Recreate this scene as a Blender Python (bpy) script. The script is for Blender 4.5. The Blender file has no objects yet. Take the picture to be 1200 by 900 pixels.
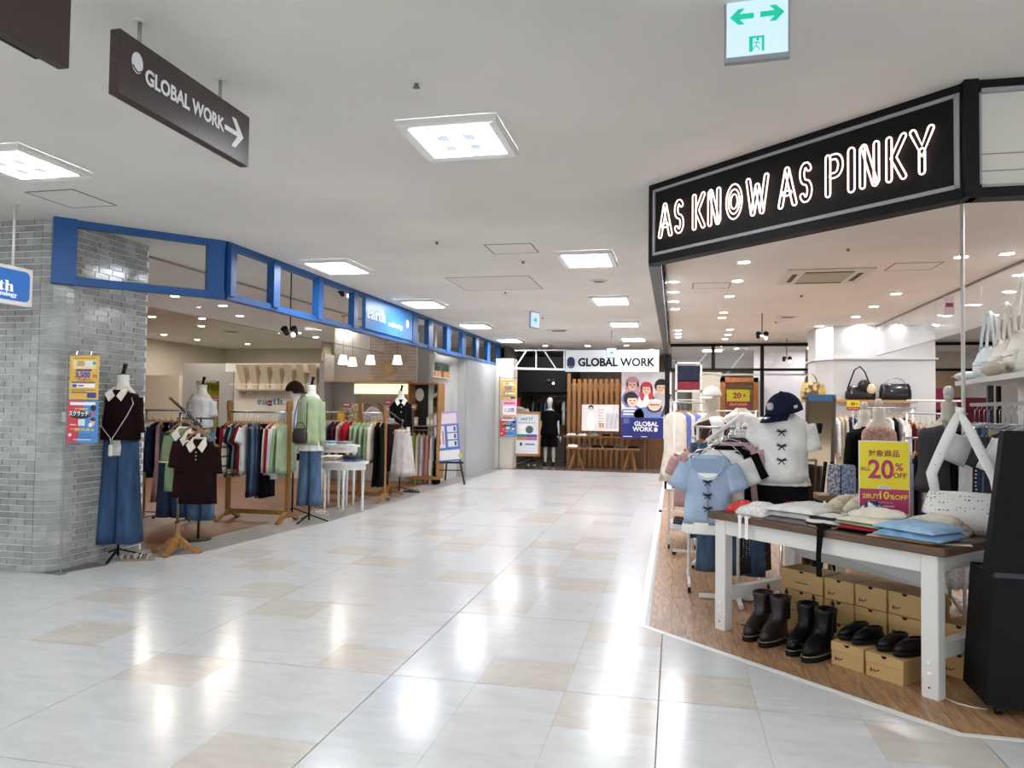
import bpy, math, random
from mathutils import Matrix, Vector
PI=math.pi
R=random.Random(7)
S=bpy.context.scene
COL=S.collection
# ---------------------------------------------------------------- camera
F=865.0; EYE=1.5
YAW,PITCH,ROLL=math.radians(12.4),math.radians(1.89),math.radians(.72)
cam=bpy.data.cameras.new('camera'); cam.sensor_width=36; cam.lens=36*F/1200; cam.clip_start=.05; cam.clip_end=200
camo=bpy.data.objects.new('camera',cam); COL.objects.link(camo); S.camera=camo
_f=Vector((-math.sin(YAW)*math.cos(PITCH),math.cos(YAW)*math.cos(PITCH),math.sin(PITCH)))
_r=Vector((math.cos(YAW),math.sin(YAW),0)); _u=_r.cross(_f)
_r2=_r*math.cos(ROLL)+_u*math.sin(ROLL); _u2=_u*math.cos(ROLL)-_r*math.sin(ROLL)
camo.matrix_world=Matrix.Translation((0,0,EYE))@Matrix((_r2,_u2,-_f)).transposed().to_4x4()
# ---------------------------------------------------------------- world and exposure
W=bpy.data.worlds.new('world'); S.world=W; W.use_nodes=True
W.node_tree.nodes['Background'].inputs[0].default_value=(.92,.96,1,1)
W.node_tree.nodes['Background'].inputs[1].default_value=1.9
S.view_settings.view_transform='Standard'; S.view_settings.look='None'
S.view_settings.gamma=1; S.view_settings.use_curve_mapping=False; S.view_settings.exposure=0.27
LAMP=32.0     # emission of the mall's square ceiling lights
SPOT=320.0     # emission of the shops' small recessed downlights
# ---------------------------------------------------------------- measuring helpers: a sight line of the photograph cut with a real plane
def ray(px,py): return (_r2*((px-600)/F)+_u2*((450-py)/F)+_f)
def atz(px,py,z=0.0):
    d=ray(px,py); t=(z-EYE)/d.z; return (d.x*t,d.y*t)
def aty(px,py,y):
    d=ray(px,py); t=y/d.y; return (d.x*t,y,EYE+d.z*t)
# ---------------------------------------------------------------- materials
def lin(h):
    h=h.lstrip('#'); c=[int(h[i:i+2],16)/255 for i in (0,2,4)]
    return tuple(v/12.92 if v<=.04045 else ((v+.055)/1.055)**2.4 for v in c)+(1,)
_M={}
def mat(hexc,rough=.6,metal=0,emit=0,kind=None,alpha=1,scale=1.0,c2=None,coat=0):
    key=(hexc,rough,metal,emit,kind,alpha,scale,c2,coat)
    if key in _M: return _M[key]
    m=bpy.data.materials.new((kind or 'plain')+'_'+hexc); m.use_nodes=True; nt=m.node_tree; N=nt.nodes; L=nt.links
    b=N['Principled BSDF']; c=lin(hexc); b.inputs['Base Color'].default_value=c
    b.inputs['Roughness'].default_value=rough; b.inputs['Metallic'].default_value=metal
    if max(c[:3])<.012 and not metal and not emit: b.inputs['Specular IOR Level'].default_value=.22
    if coat: b.inputs['Coat Weight'].default_value=coat
    if emit:
        b.inputs['Emission Color'].default_value=c; b.inputs['Emission Strength'].default_value=emit
    def tc(sc):
        t=N.new('ShaderNodeTexCoord'); mp=N.new('ShaderNodeMapping'); mp.inputs['Scale'].default_value=sc
        L.new(t.outputs['Object'],mp.inputs[0]); return mp.outputs[0]
    def ramp(fac,a,bb,p0=.35,p1=.65):
        r=N.new('ShaderNodeValToRGB'); r.color_ramp.elements[0].position=p0; r.color_ramp.elements[1].position=p1
        r.color_ramp.elements[0].color=a; r.color_ramp.elements[1].color=bb; L.new(fac,r.inputs[0]); return r.outputs[0]
    def noise(v,sc,det=4,dist=0):
        n=N.new('ShaderNodeTexNoise'); n.inputs['Scale'].default_value=sc; n.inputs['Detail'].default_value=det
        n.inputs['Distortion'].default_value=dist; L.new(v,n.inputs['Vector']); return n.outputs['Fac']
    def bump(h,st,d=.002):
        bp=N.new('ShaderNodeBump'); bp.inputs['Strength'].default_value=st; bp.inputs['Distance'].default_value=d
        L.new(h,bp.inputs['Height']); L.new(bp.outputs[0],b.inputs['Normal'])
    d2=lin(c2) if c2 else tuple(v*.72 for v in c[:3])+(1,)
    if kind=='fabric':
        v=tc((1,1,1)); f=noise(v,9,3); L.new(ramp(f,tuple(x*.82 for x in c[:3])+(1,),c),b.inputs['Base Color'])
        bump(noise(v,260,2),.35,.001)
        b.inputs['Specular IOR Level'].default_value=.12
    elif kind=='denim':
        v=tc((1,1,.25)); f=noise(v,14,5); L.new(ramp(f,d2,c),b.inputs['Base Color']); bump(noise(v,300,2),.4,.001)
    elif kind=='wood':
        v=tc((9*scale,9*scale,.8*scale)); f=noise(v,3,6,1.5); L.new(ramp(f,d2,c,.3,.7),b.inputs['Base Color']); bump(f,.15)
    elif kind=='woodx':
        v=tc((.8*scale,9*scale,9*scale)); f=noise(v,3,6,1.5); L.new(ramp(f,d2,c,.3,.7),b.inputs['Base Color']); bump(f,.15)
    elif kind=='plank':
        o=N.new('ShaderNodeObjectInfo'); t=N.new('ShaderNodeNewGeometry'); mp=N.new('ShaderNodeMapping'); mp.inputs['Scale'].default_value=(11*scale,1.1*scale,5)
        L.new(t.outputs['Position'],mp.inputs[0]); f=noise(mp.outputs[0],2.6,7,2.2)
        hs=N.new('ShaderNodeHueSaturation'); mr=N.new('ShaderNodeMapRange'); mr.inputs['To Min'].default_value=.86; mr.inputs['To Max'].default_value=1.12
        L.new(o.outputs['Random'],mr.inputs[0]); L.new(mr.outputs[0],hs.inputs['Value']); L.new(ramp(f,d2,c,.38,.6),hs.inputs['Color'])
        L.new(hs.outputs[0],b.inputs['Base Color']); bump(f,.1,.001)
    elif kind=='stone':
        t=N.new('ShaderNodeNewGeometry'); mp=N.new('ShaderNodeMapping'); mp.inputs['Scale'].default_value=(2.2,6,1); mp.inputs['Rotation'].default_value=(0,0,.5)
        L.new(t.outputs['Position'],mp.inputs[0]); f=noise(mp.outputs[0],1.6,8,1.2)
        L.new(ramp(f,d2,c,.3,.62),b.inputs['Base Color'])
        f2=noise(mp.outputs[0],5,3); mr=N.new('ShaderNodeMapRange'); mr.inputs['To Min'].default_value=rough*.75; mr.inputs['To Max'].default_value=rough*1.3
        L.new(f2,mr.inputs[0]); L.new(mr.outputs[0],b.inputs['Roughness'])
    elif kind=='plaster':
        t=N.new('ShaderNodeNewGeometry'); f=noise(t.outputs['Position'],.8,6); L.new(ramp(f,tuple(x*.9 for x in c[:3])+(1,),c),b.inputs['Base Color'])
        bump(noise(t.outputs['Position'],60,4),.12,.002)
    elif kind=='brick':
        o=N.new('ShaderNodeObjectInfo'); t=N.new('ShaderNodeNewGeometry')
        f=noise(t.outputs['Position'],6,5)
        L.new(ramp(f,tuple(x*.82 for x in c[:3])+(1,),tuple(min(1,x*1.12) for x in c[:3])+(1,)),b.inputs['Base Color']); bump(noise(t.outputs['Position'],25,3),.25,.003)
    elif kind=='dots':
        v=tc((1,1,1)); vo=N.new('ShaderNodeTexVoronoi'); vo.inputs['Scale'].default_value=scale; vo.inputs['Randomness'].default_value=.25; L.new(v,vo.inputs['Vector'])
        L.new(ramp(vo.outputs['Distance'],d2,c,.2,.26),b.inputs['Base Color'])
    elif kind=='motley':
        v=tc((1,1,1)); vo=N.new('ShaderNodeTexVoronoi'); vo.inputs['Scale'].default_value=scale; L.new(v,vo.inputs['Vector'])
        mx=N.new('ShaderNodeHueSaturation'); mx.inputs['Saturation'].default_value=.55; mx.inputs['Value'].default_value=1
        f=noise(v,scale*.8,3); L.new(ramp(f,d2,c,.45,.55),b.inputs['Base Color'])
    elif kind=='plaid':
        v=tc((1,1,1)); 
        outs=[]
        for ax,ph in (('X',0),('Z',0)):
            w=N.new('ShaderNodeTexWave'); w.bands_direction=ax; w.inputs['Scale'].default_value=scale; L.new(v,w.inputs['Vector']); outs.append(w.outputs['Fac'])
        mx=N.new('ShaderNodeMath'); mx.operation='MAXIMUM'; L.new(outs[0],mx.inputs[0]); L.new(outs[1],mx.inputs[1])
        L.new(ramp(mx.outputs[0],c,d2,.86,.92),b.inputs['Base Color'])
    elif kind=='stripe':
        v=tc((1,1,1)); w=N.new('ShaderNodeTexWave'); w.bands_direction='Z'; w.inputs['Scale'].default_value=scale; L.new(v,w.inputs['Vector'])
        L.new(ramp(w.outputs['Fac'],c,d2,.5,.6),b.inputs['Base Color'])
    if kind=='glass':
        b.inputs['Base Color'].default_value=(.93,.97,.96,1); b.inputs['Roughness'].default_value=.02
        b.inputs['Alpha'].default_value=alpha; b.inputs['IOR'].default_value=1.5
    elif alpha<1: b.inputs['Alpha'].default_value=alpha
    _M[key]=m; return m
def fab(h): return mat(h,.85,kind='fabric')
def wood(h,c2=None,x=False,rough=.5): return mat(h,rough,kind='woodx' if x else 'wood',c2=c2)
def paint(h,rough=.5): return mat(h,rough)
STEEL=mat('#b9bbbd',.3,1); CHROME=mat('#d8dadc',.15,1); BLACKM=mat('#0b0b0d',.5); WHITEM=mat('#e9e9e7',.4); OAK=wood('#b98a55','#94683a'); GLASS=mat('#ffffff',kind='glass',alpha=.13)
# ---------------------------------------------------------------- mesh builder
class MB:
    def __init__(s): s.v=[]; s.f=[]; s.smooth=False
    def __bool__(s): return True
    def add(s,vs,fs):
        n=len(s.v); s.v+= [tuple(v) for v in vs]; s.f+=[tuple(i+n for i in f) for f in fs]; return s
    def box(s,x0,y0,z0,x1,y1,z1):
        if x0>x1: x0,x1=x1,x0
        if y0>y1: y0,y1=y1,y0
        if z0>z1: z0,z1=z1,z0
        vs=[(x0,y0,z0),(x1,y0,z0),(x1,y1,z0),(x0,y1,z0),(x0,y0,z1),(x1,y0,z1),(x1,y1,z1),(x0,y1,z1)]
        return s.add(vs,[(3,2,1,0),(4,5,6,7),(0,1,5,4),(1,2,6,5),(2,3,7,6),(3,0,4,7)])
    def cbox(s,x0,y0,z0,x1,y1,z1,c=.004):
        # box with chamfered vertical and horizontal edges
        c=min(c,abs(x1-x0)*.45,abs(y1-y0)*.45,abs(z1-z0)*.45)
        ps=[]
        def rect(i,z): return [(x0+i+c*0,y0+c,z),(x0+c,y0+i,z),(x1-c,y0+i,z),(x1-i,y0+c,z),(x1-i,y1-c,z),(x1-c,y1-i,z),(x0+c,y1-i,z),(x0+i,y1-c,z)]
        def r2(z): return [(x0+c,y0+c,z),(x0+c,y0+c,z),(x1-c,y0+c,z),(x1-c,y0+c,z),(x1-c,y1-c,z),(x1-c,y1-c,z),(x0+c,y1-c,z),(x0+c,y1-c,z)]
        return s.loft([rect(c*.7,z0),rect(0,z0+c),rect(0,z1-c),rect(c*.7,z1)])
    def bar(s,p,q,w,h=None,up=(0,0,1)):
        p=Vector(p);q=Vector(q);h=h or w; d=(q-p).normalized(); u=Vector(up)
        if abs(d.dot(u))>.99: u=Vector((0,1,0))
        a=d.cross(u).normalized(); b=a.cross(d).normalized()
        a*=w/2;b*=h/2
        vs=[p-a-b,p+a-b,p+a+b,p-a+b,q-a-b,q+a-b,q+a+b,q-a+b]
        return s.add(vs,[(3,2,1,0),(4,5,6,7),(0,1,5,4),(1,2,6,5),(2,3,7,6),(3,0,4,7)])
    def loft(s,rings,cap=True,closed=False):
        n=len(rings[0]); base=len(s.v)
        for r in rings: s.v+=[tuple(p) for p in r]
        m=len(rings)
        for i in range(m-1+(1 if closed else 0)):
            a=base+i*n; b=base+((i+1)%m)*n
            for k in range(n):
                k2=(k+1)%n; s.f.append((a+k,a+k2,b+k2,b+k))
        if cap and not closed:
            s.f.append(tuple(base+k for k in range(n-1,-1,-1))); s.f.append(tuple(base+(m-1)*n+k for k in range(n)))
        return s
    def tube(s,pts,r,n=8,closed=False,flat=1.0,cap=True):
        pts=[Vector(p) for p in pts]; rings=[]; m=len(pts); prev=None
        for i,p in enumerate(pts):
            if closed: t=(pts[(i+1)%m]-pts[i-1])
            else: t=pts[min(i+1,m-1)]-pts[max(i-1,0)]
            if t.length<1e-9: t=Vector((0,0,1))
            t.normalize()
            if prev is None:
                a=Vector((0,0,1)) if abs(t.z)<.9 else Vector((0,1,0))
                a=(a-t*a.dot(t)).normalized()
            else:
                a=prev-t*prev.dot(t)
                a=a.normalized() if a.length>1e-6 else prev
            prev=a; b=t.cross(a); rr=r[i] if isinstance(r,(list,tuple)) else r
            rings.append([p+a*(rr*math.cos(2*PI*k/n))+b*(rr*flat*math.sin(2*PI*k/n)) for k in range(n)])
        return s.loft(rings,cap=cap,closed=closed)
    def cyl(s,x,y,z0,z1,r0,r1=None,n=16):
        r1=r0 if r1 is None else r1
        return s.loft([[(x+r*math.cos(2*PI*k/n),y+r*math.sin(2*PI*k/n),z) for k in range(n)] for r,z in ((r0,z0),(r1,z1))])
    def lathe(s,prof,x=0,y=0,n=16):
        return s.loft([[(x+r*math.cos(2*PI*k/n),y+r*math.sin(2*PI*k/n),z) for k in range(n)] for r,z in prof])
    def ell(s,c,r,n=14,m=9,x=1):
        rings=[]
        for i in range(1,m):
            a=PI*i/m; rings.append([(c[0]+r[0]*math.sin(a)*math.cos(2*PI*k/n),c[1]+r[1]*math.sin(a)*math.sin(2*PI*k/n),c[2]-r[2]*math.cos(a)) for k in range(n)])
        return s.loft(rings)
    def prism(s,poly,y0,y1):
        # poly in x,z, thickness along y
        n=len(poly); 
        ar=sum(poly[i][0]*poly[(i+1)%n][1]-poly[(i+1)%n][0]*poly[i][1] for i in range(n))
        if ar<0: poly=poly[::-1]
        if y0>y1: y0,y1=y1,y0
        vs=[(x,y0,z) for x,z in poly]+[(x,y1,z) for x,z in poly]
        return s.add(vs,[tuple(range(n)),tuple(range(2*n-1,n-1,-1))]+[(i+n,(i+1)%n+n,(i+1)%n,i) for i in range(n)])
    def prz(s,poly,z0,z1):
        n=len(poly); ar=sum(poly[i][0]*poly[(i+1)%n][1]-poly[(i+1)%n][0]*poly[i][1] for i in range(n))
        if ar<0: poly=poly[::-1]
        vs=[(x,y,z0) for x,y in poly]+[(x,y,z1) for x,y in poly]
        return s.add(vs,[tuple(range(n-1,-1,-1)),tuple(range(n,2*n))]+[(i,(i+1)%n,(i+1)%n+n,i+n) for i in range(n)])
    def xf(s,M):
        s.v=[tuple(M@Vector(v)) for v in s.v]; return s
    def sm(s): s.smooth=True; return s
    def mesh(s,name):
        me=bpy.data.meshes.new(name); me.from_pydata(s.v,[],s.f)
        if s.smooth: me.polygons.foreach_set('use_smooth',[True]*len(me.polygons))
        me.update(); return me
def link(o,parent=None):
    COL.objects.link(o)
    if parent is not None: o.parent=parent
    return o
def part(name,mb,m,parent=None,label=None,sharp=None):
    me=mb if isinstance(mb,bpy.types.Mesh) else mb.mesh(name)
    o=bpy.data.objects.new(name,me)
    if len(me.materials)==0: me.materials.append(m)
    elif me.materials[0]!=m:
        o.material_slots[0].link='OBJECT'; o.material_slots[0].material=m
    link(o,parent)
    if label: o['label']=label
    return o
def thing(name,label,cat,loc=(0,0,0),rz=0,group=None):
    o=bpy.data.objects.new(name,None); o.empty_display_size=.1; COL.objects.link(o)
    o.location=loc if len(loc)==3 else (loc[0],loc[1],0); o.rotation_euler=(0,0,rz); o['label']=label; o['category']=cat
    if group: o['group']=group
    return o
def tag(o,label,cat,group=None):
    o['label']=label; o['category']=cat
    if group: o['group']=group
    return o
def struct(name,mb,m,parent=None,kind='structure'):
    o=part(name,mb,m,parent)
    if parent is None: o['kind']=kind
    elif kind=='stuff': o['kind']='stuff'
    return o
ORD=['first','second','third','fourth','fifth','sixth','seventh','eighth','ninth','tenth','eleventh','twelfth','thirteenth','fourteenth','fifteenth','sixteenth','seventeenth','eighteenth','nineteenth','twentieth','twenty-first','twenty-second','twenty-third','twenty-fourth','twenty-fifth','twenty-sixth','twenty-seventh','twenty-eighth']
def text(parent,s,x,z,size,m,y=-.003,bold=0,name='lettering',align='CENTER',sx=1.0,ext=.0008,rot=None):
    # flat lettering facing local -Y
    cu=bpy.data.curves.new('t','FONT'); cu.body=s; cu.size=size; cu.align_x=align; cu.align_y='CENTER'; cu.offset=bold; cu.extrude=ext; cu.resolution_u=3
    o=bpy.data.objects.new('t',cu); COL.objects.link(o)
    dg=bpy.context.evaluated_depsgraph_get(); me=bpy.data.meshes.new_from_object(o.evaluated_get(dg)); 
    bpy.data.objects.remove(o); bpy.data.curves.remove(cu)
    M=Matrix.Translation((x,y,z))@Matrix.Rotation(PI/2,4,'X')@Matrix.Diagonal((sx,1,1,1))
    if rot: M=rot@M
    me.transform(M); me.materials.clear()
    return part(name,me,m,parent)
def flat(parent,name,x0,z0,x1,z1,m,y=-.001,t=.001):
    return part(name,MB().box(x0,y,z0,x1,y-t,z1),m,parent)
def disc(cx,cz,rx,rz,n=18,a0=0,a1=2*PI):
    return [(cx+rx*math.cos(a0+(a1-a0)*k/n),cz+rz*math.sin(a0+(a1-a0)*k/n)) for k in range(n if a1-a0>6.2 else n+1)]
def blob(parent,name,cx,cz,rx,rz,m,y,t=.0008,a0=0,a1=2*PI):
    return part(name,MB().prism(disc(cx,cz,rx,rz,a0=a0,a1=a1),y,y-t),m,parent)
# ================================================================ SETTING
CEIL=3.15
GROUT=mat('#a9a8a2',.8)
fl=struct('floor',MB().box(-16,-9,-.12,10,32,-.012),GROUT)
TW,TD=.489,.4366
tw=mat('#d9d9d8',.18,kind='stone',c2='#cfd0ce'); tb=mat('#d4cdc4',.2,kind='stone',c2='#c9c2b8')
beige={(-6,-1),(-8,0),(-4,-3),(-9,2),(-7,3),(-4,0),(-2,0),(-3,3),(-4,5),(-3,6),(-2,5),(-1,-1),(-1,2),(-6,6),(0,0),(2,-1),(-7,7),(-9,6),(-5,8),(-2,8),(-1,5),(-9,-2),(-6,2),(-8,5)}
for I in range(-5,3):
    for J in range(2,16):
        for q in range(2):
            i,j=I*3+R.randrange(3),J*3+R.randrange(3)
            if j>8: beige.add((i,j))
XE=-.16 # line where the right shop's planks begin
def tile_poly(i,j):
    x0=-.07+i*TW; y0=3.95+j*TD
    gx0=.003 if i%3==0 else .0006; gx1=.003 if i%3==2 else .0006
    gy0=.003 if j%3==0 else .0006; gy1=.003 if j%3==2 else .0006
    return [(x0+gx0,y0+gy0),(x0+TW-gx1,y0+gy0),(x0+TW-gx1,y0+TD-gy1),(x0+gx0,y0+TD-gy1)]
def clip(poly,a,b):
    # keep the side left of a->b
    out=[]
    def sd(p): return (b[0]-a[0])*(p[1]-a[1])-(b[1]-a[1])*(p[0]-a[0])
    for k in range(len(poly)):
        p,q=poly[k],poly[(k+1)%len(poly)]; sp,sq=sd(p),sd(q)
        if sp>=0: out.append(p)
        if (sp>0)!=(sq>0) and abs(sp-sq)>1e-9:
            t=sp/(sp-sq); out.append((p[0]+(q[0]-p[0])*t,p[1]+(q[1]-p[1])*t))
    return out
def area(p): return abs(sum(p[i][0]*p[(i+1)%len(p)][1]-p[(i+1)%len(p)][0]*p[i][1] for i in range(len(p)))/2)
# aisle outline: half planes (shop edge on each side)
RC=(-.19,5.28); RN=(1.33,3.90)
LB=[(-5.28,5.9),(-4.67,6.67),(-4.36,9.09),(-4.25,13.5),(-4.1,17.6)]
def aisle(poly):
    # the pieces of a tile that lie in the aisle (outside both shops)
    out=[]; rest=poly
    for p,q in (((XE,30),(XE,-30)),(RC,RN),((-30,3.9),(30,3.9))):
        if len(rest)<3: break
        o=clip(rest,q,p)
        if len(o)>=3: out.append(o)
        rest=clip(rest,p,q)
    res=[]
    for po in out:
        if min(p[0] for p in po)>-3.9: res.append(po); continue
        for (a,b) in zip([(-20,-30),(-5.3,5.5)]+LB,[(-20,5.5),LB[0]]+LB[1:]+[(-4.1,30)]):
            q=clip(clip(po,(-30,a[1]),(30,a[1])),(30,b[1]),(-30,b[1]))
            if len(q)<3: continue
            if abs(b[1]-a[1])>1e-6: q=clip(q,b,a)
            if len(q)>=3: res.append(q)
    return [q for q in res if area(q)>2e-4]
far_t={True:MB(),False:MB()}
base_mesh=None
for j in range(-7,32):
    for i in range(-16,6):
        y0=3.95+j*TD; x0=-.07+i*TW
        if y0>17.9: continue
        ps=aisle(tile_poly(i,j)); isb=(i,j) in beige
        if not ps: continue
        tgt=MB() if (j<9 and j>=-4 and -1.08*max(y0+TD,.1)-.45<x0<.42*(y0+TD)+.6) else None
        for q in ps: (tgt or far_t[isb]).prz(q,-.012,0)
        if tgt: part('floor_tile',tgt,tb if isb else tw,fl)
for k,m in ((True,tb),(False,tw)):
    struct('floor_tile_field',far_t[k],m,fl,kind='stuff')
# white metal edging along the right shop's planks
edge=mat('#f0f0ee',.3)
struct('trim_1',MB().prz([(RC[0],RC[1]),(RC[0]-.055,RC[1]-.01),(XE-.055,18.0),(XE,18.0)],-.012,.002),edge)
struct('trim_2',MB().prz([(RN[0],RN[1]),(RN[0]-.03,RN[1]-.035),(RC[0]-.055,RC[1]-.01),(RC[0],RC[1])],-.012,.002),edge)
struct('trim_3',MB().prz([(RN[0],RN[1]),(RN[0]-.03,RN[1]-.035),(5,3.865),(5,3.90)],-.012,.002),edge)
# right shop planks
plk=mat('#b8906c',.38,kind='plank',c2='#8e6848')
PW,PL=.15,.92
pf=struct('floor_right',MB().prz([(RC[0],RC[1]),(RN[0],RN[1]),(4.4,3.9),(4.4,18.2),(XE,18.2)],-.011,-.006),mat('#5c3f2e',.8))
far=MB()
def inshop(po):
    po=clip(po,(XE,30),(XE,-30)); 
    if len(po)<3: return []
    po=clip(po,RC,(RN[0],RN[1]))
    if len(po)<3: return []
    return clip(po,(-30,3.9),(30,3.9))
for a in range(31):
    off=R.random()*PL
    for b in range(-1,17):
        x0=XE+a*PW; y0=3.9+b*PL+off
        po=inshop([(x0+.001,y0+.001),(x0+PW-.001,y0+.001),(x0+PW-.001,y0+PL-.001),(x0+.001,y0+PL-.001)])
        if len(po)<3 or area(po)<.001 or y0>18: continue
        if y0<7.4 and x0<2.3: part('floor_plank',MB().prz(po,-.006,.0),plk,pf)
        else: far.prz(po,-.006,0)
struct('floor_plank_field',far,plk,pf,kind='stuff')
# left shop floor: concrete sill strip then brown planks
strip=[(-5.28,5.62)]+LB+[(-4.8,17.6),(-4.72,14.0),(-4.86,11.2),(-5.14,6.95),(-5.34,6.6),(-5.34,5.7)]
struct('floor_sill',MB().prz(strip,-.012,.002),mat('#9f9b96',.35,kind='stone',c2='#8d8984'))
plL=mat('#86593c',.4,kind='plank',c2='#5e3d28')
pl_=struct('floor_left',MB().prz([(-5.14,6.95),(-4.86,11.2),(-4.72,14.0),(-13,14.0),(-13,6.0),(-5.34,6.6)],-.012,-.006),mat('#3f2c20',.8))
far=MB()
for a in range(60):
    off=R.random()*PL
    for b in range(9):
        y0=6.6+a*.125; x1=-4.6-b*PL+off
        po=[(x1-PL+.001,y0+.001),(x1-.001,y0+.001),(x1-.001,y0+.123),(x1-PL+.001,y0+.123)]
        po=clip(po,(-5.14,6.95),(-4.86,11.2)) if y0<11.2 else clip(po,(-4.86,11.2),(-4.72,14.0))
        if len(po)<3 or area(po)<.001: continue
        if y0<9 and x1<-4.3 and x1>-7: 
            p=MB().prz([(x,y) for x,y in po],-.006,.001); part('floor_plank',p,plL,pl_)
        else: far.prz(po,-.006,.001)
struct('floor_plank_field',far,plL,pl_,kind='stuff')
struct('rug_sill',MB().box(-5.5,5.54,.0005,-5.08,5.98,.006),mat('#5d5e61',.6)) if False else None
mt=part('floor_mat',MB().prz([(-5.50,5.53),(-5.28,5.50),(-5.12,5.93),(-5.32,6.0)],.001,.006),mat('#66676a',.5)); tag(mt,'thin dark grey plate on the floor at the foot of the brick pillar','mat')
# ceiling of the mall with its joints left plain
struct('ceiling',MB().box(-16,-9,CEIL,10,32,CEIL+.2),mat('#e8e5df',.9,kind='plaster'))
# outer walls that close the building
wallm=mat('#c9c6c0',.7,kind='plaster'); cream=mat('#d3c8b8',.7,kind='plaster'); gwall=mat('#a9a7a3',.7,kind='plaster')
struct('wall_left',MB().box(-13.2,4.5,0,-13,24,CEIL),cream)
struct('wall_far',MB().box(-13,24,0,9,24.2,CEIL),mat('#b9a58c',.7))
struct('wall_right',MB().box(7.4,10.4,0,7.6,24,CEIL),wallm)
# ---------------------------------------------------------------- brick pillar by the left shop
mort=mat('#f2f2ef',.7)
pil=struct('wall_pillar',MB().prz([(-9.0,5.505),(-5.52,5.505),(-5.42,5.535),(-5.368,5.62),(-5.355,5.75),(-5.355,6.655),(-9.0,6.655)],0,CEIL),mort)
bm=[mat(c,.13,kind='brick') for c in ('#9a9b99','#929391','#a4a5a3')]
BH=.0583; BL=.175
fb=MB().box(0,-.009,0,BL-.0075,0,BH-.0075).mesh('brick'); fbs=MB().box(0,-.009,0,BL/2-.005,0,BH-.005).mesh('brick_half')
rest=[MB(),MB(),MB()]; nb=0
rows=int(CEIL/BH)
for r in range(rows+1):
    z=r*BH+.003
    if z+BH>CEIL+.02: break
    sh=(r%2)*BL*.5
    # front face
    x=-5.52-sh
    rest[r%3].box(-5.52-sh+0,5.496,z,-5.52-.005+.0,5.505,z+BH-.005) if sh else None
    while x>-8.8:
        x-=BL; k=R.randrange(3)
        if x>-6.15 and nb<150 and r>0:
            o=part('brick',fb,bm[k],pil); o.location=(x,5.505,z); nb+=1
        else: rest[k].box(x,5.496,z,x+BL-.0075,5.505,z+BH-.0075)
    # rounded corner brick
    pts=[(-5.52,5.505),(-5.46,5.518),(-5.42,5.535),(-5.387,5.58),(-5.368,5.62),(-5.357,5.69),(-5.355,5.75+sh*.5)]
    cx,cy=-5.53,5.74
    outp=[(px+(.009 if i>3 else .004 if i>0 else 0),py-(.009 if i<3 else .003)) for i,(px,py) in enumerate(pts)]
    rest[R.randrange(3)].prz(pts[::-1]+outp,z,z+BH-.0075)
    # side face (towards the aisle)
    y=5.755+sh*.5; first=True
    while y<6.64:
        l=min(BL,6.65-y); k=R.randrange(3)
        if l>.03:
            if abs(l-BL)<1e-6 and nb<300:
                o=part('brick',fb,bm[k],pil); o.location=(-5.355,y,z); o.rotation_euler=(0,0,PI/2); nb+=1
            else: rest[k].box(-5.355,y,z,-5.346,y+l-.0075,z+BH-.0075)
        y+=l
for k in range(3): struct('brick_field',rest[k],bm[k],pil,kind='stuff')
# ---------------------------------------------------------------- blue shop front beam
BLUE=mat('#15508f',.45); BLUE2=mat('#2d72b3',.4)
ft=thing('transom_frame','long blue painted open transom beam over the shop with wooden garment racks','frame',(-5.40,5.53,0))
ft['kind']='thing'
def wl(root,mb):
    return mb.xf(Matrix.Rotation(-root.rotation_euler.z,4,'Z')@Matrix.Translation(-Vector(root.location)))
def vbar(p,q,z0,z1,t=.09):
    # wall-like bar between two plan points
    p=Vector((p[0],p[1],0));q=Vector((q[0],q[1],0));d=(q-p).normalized();n=Vector((-d.y,d.x,0))*t/2
    return MB().prz([(p-n).xy[:],(q-n).xy[:],(q+n).xy[:],(p+n).xy[:]],z0,z1)
A_,B_,C_=(-5.37,5.57),(-4.45,6.62),(-4.42,18.4)
for p,q in ((A_,B_),(B_,C_)):
    part('rail',wl(ft,vbar(p,q,3.09,3.15)),BLUE,ft); part('rail',wl(ft,vbar(p,q,2.565,2.635)),BLUE,ft)
def post(x,y,w=.10): part('mullion',wl(ft,MB().box(x-.045,y-w/2,2.6,x+.045,y+w/2,3.12)),BLUE,ft)
part('corner_post',wl(ft,vbar((-5.42,5.50),(-5.30,5.64),2.56,3.15,.14)),BLUE,ft)
part('corner_post',wl(ft,vbar((-4.56,6.49),(-4.455,6.61),2.56,3.15,.1)),BLUE,ft)
post(-4.42,6.68,.1)
for px in (320,372.5,414): 
    d=ray(px,360); y=d.y*(-4.42/d.x); post(-4.42,y,.13)
for px in (484,502.5,523.5,541.5,557.5,571,583.5):
    d=ray(px,400); y=d.y*(-4.42/d.x); post(-4.42,y,.26)
sg=thing('shop_sign','blue shop sign panel with white serif lettering set into the long blue beam','sign',(-4.37,9.95,0),PI/2)
part('panel',MB().box(0,0,2.63,1.95,.06,3.1),BLUE2,sg)
text(sg,'𝐞𝐚𝐫𝐭𝐡',.40,2.87,.25,mat('#f4f6f8',.4),sx=1.25,name='lettering')
text(sg,'𝐦𝐮𝐬𝐢𝐜&𝐞𝐜𝐨𝐥𝐨𝐠𝐲',1.17,2.80,.105,mat('#f4f6f8',.4),sx=.95,name='lettering')
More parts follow.
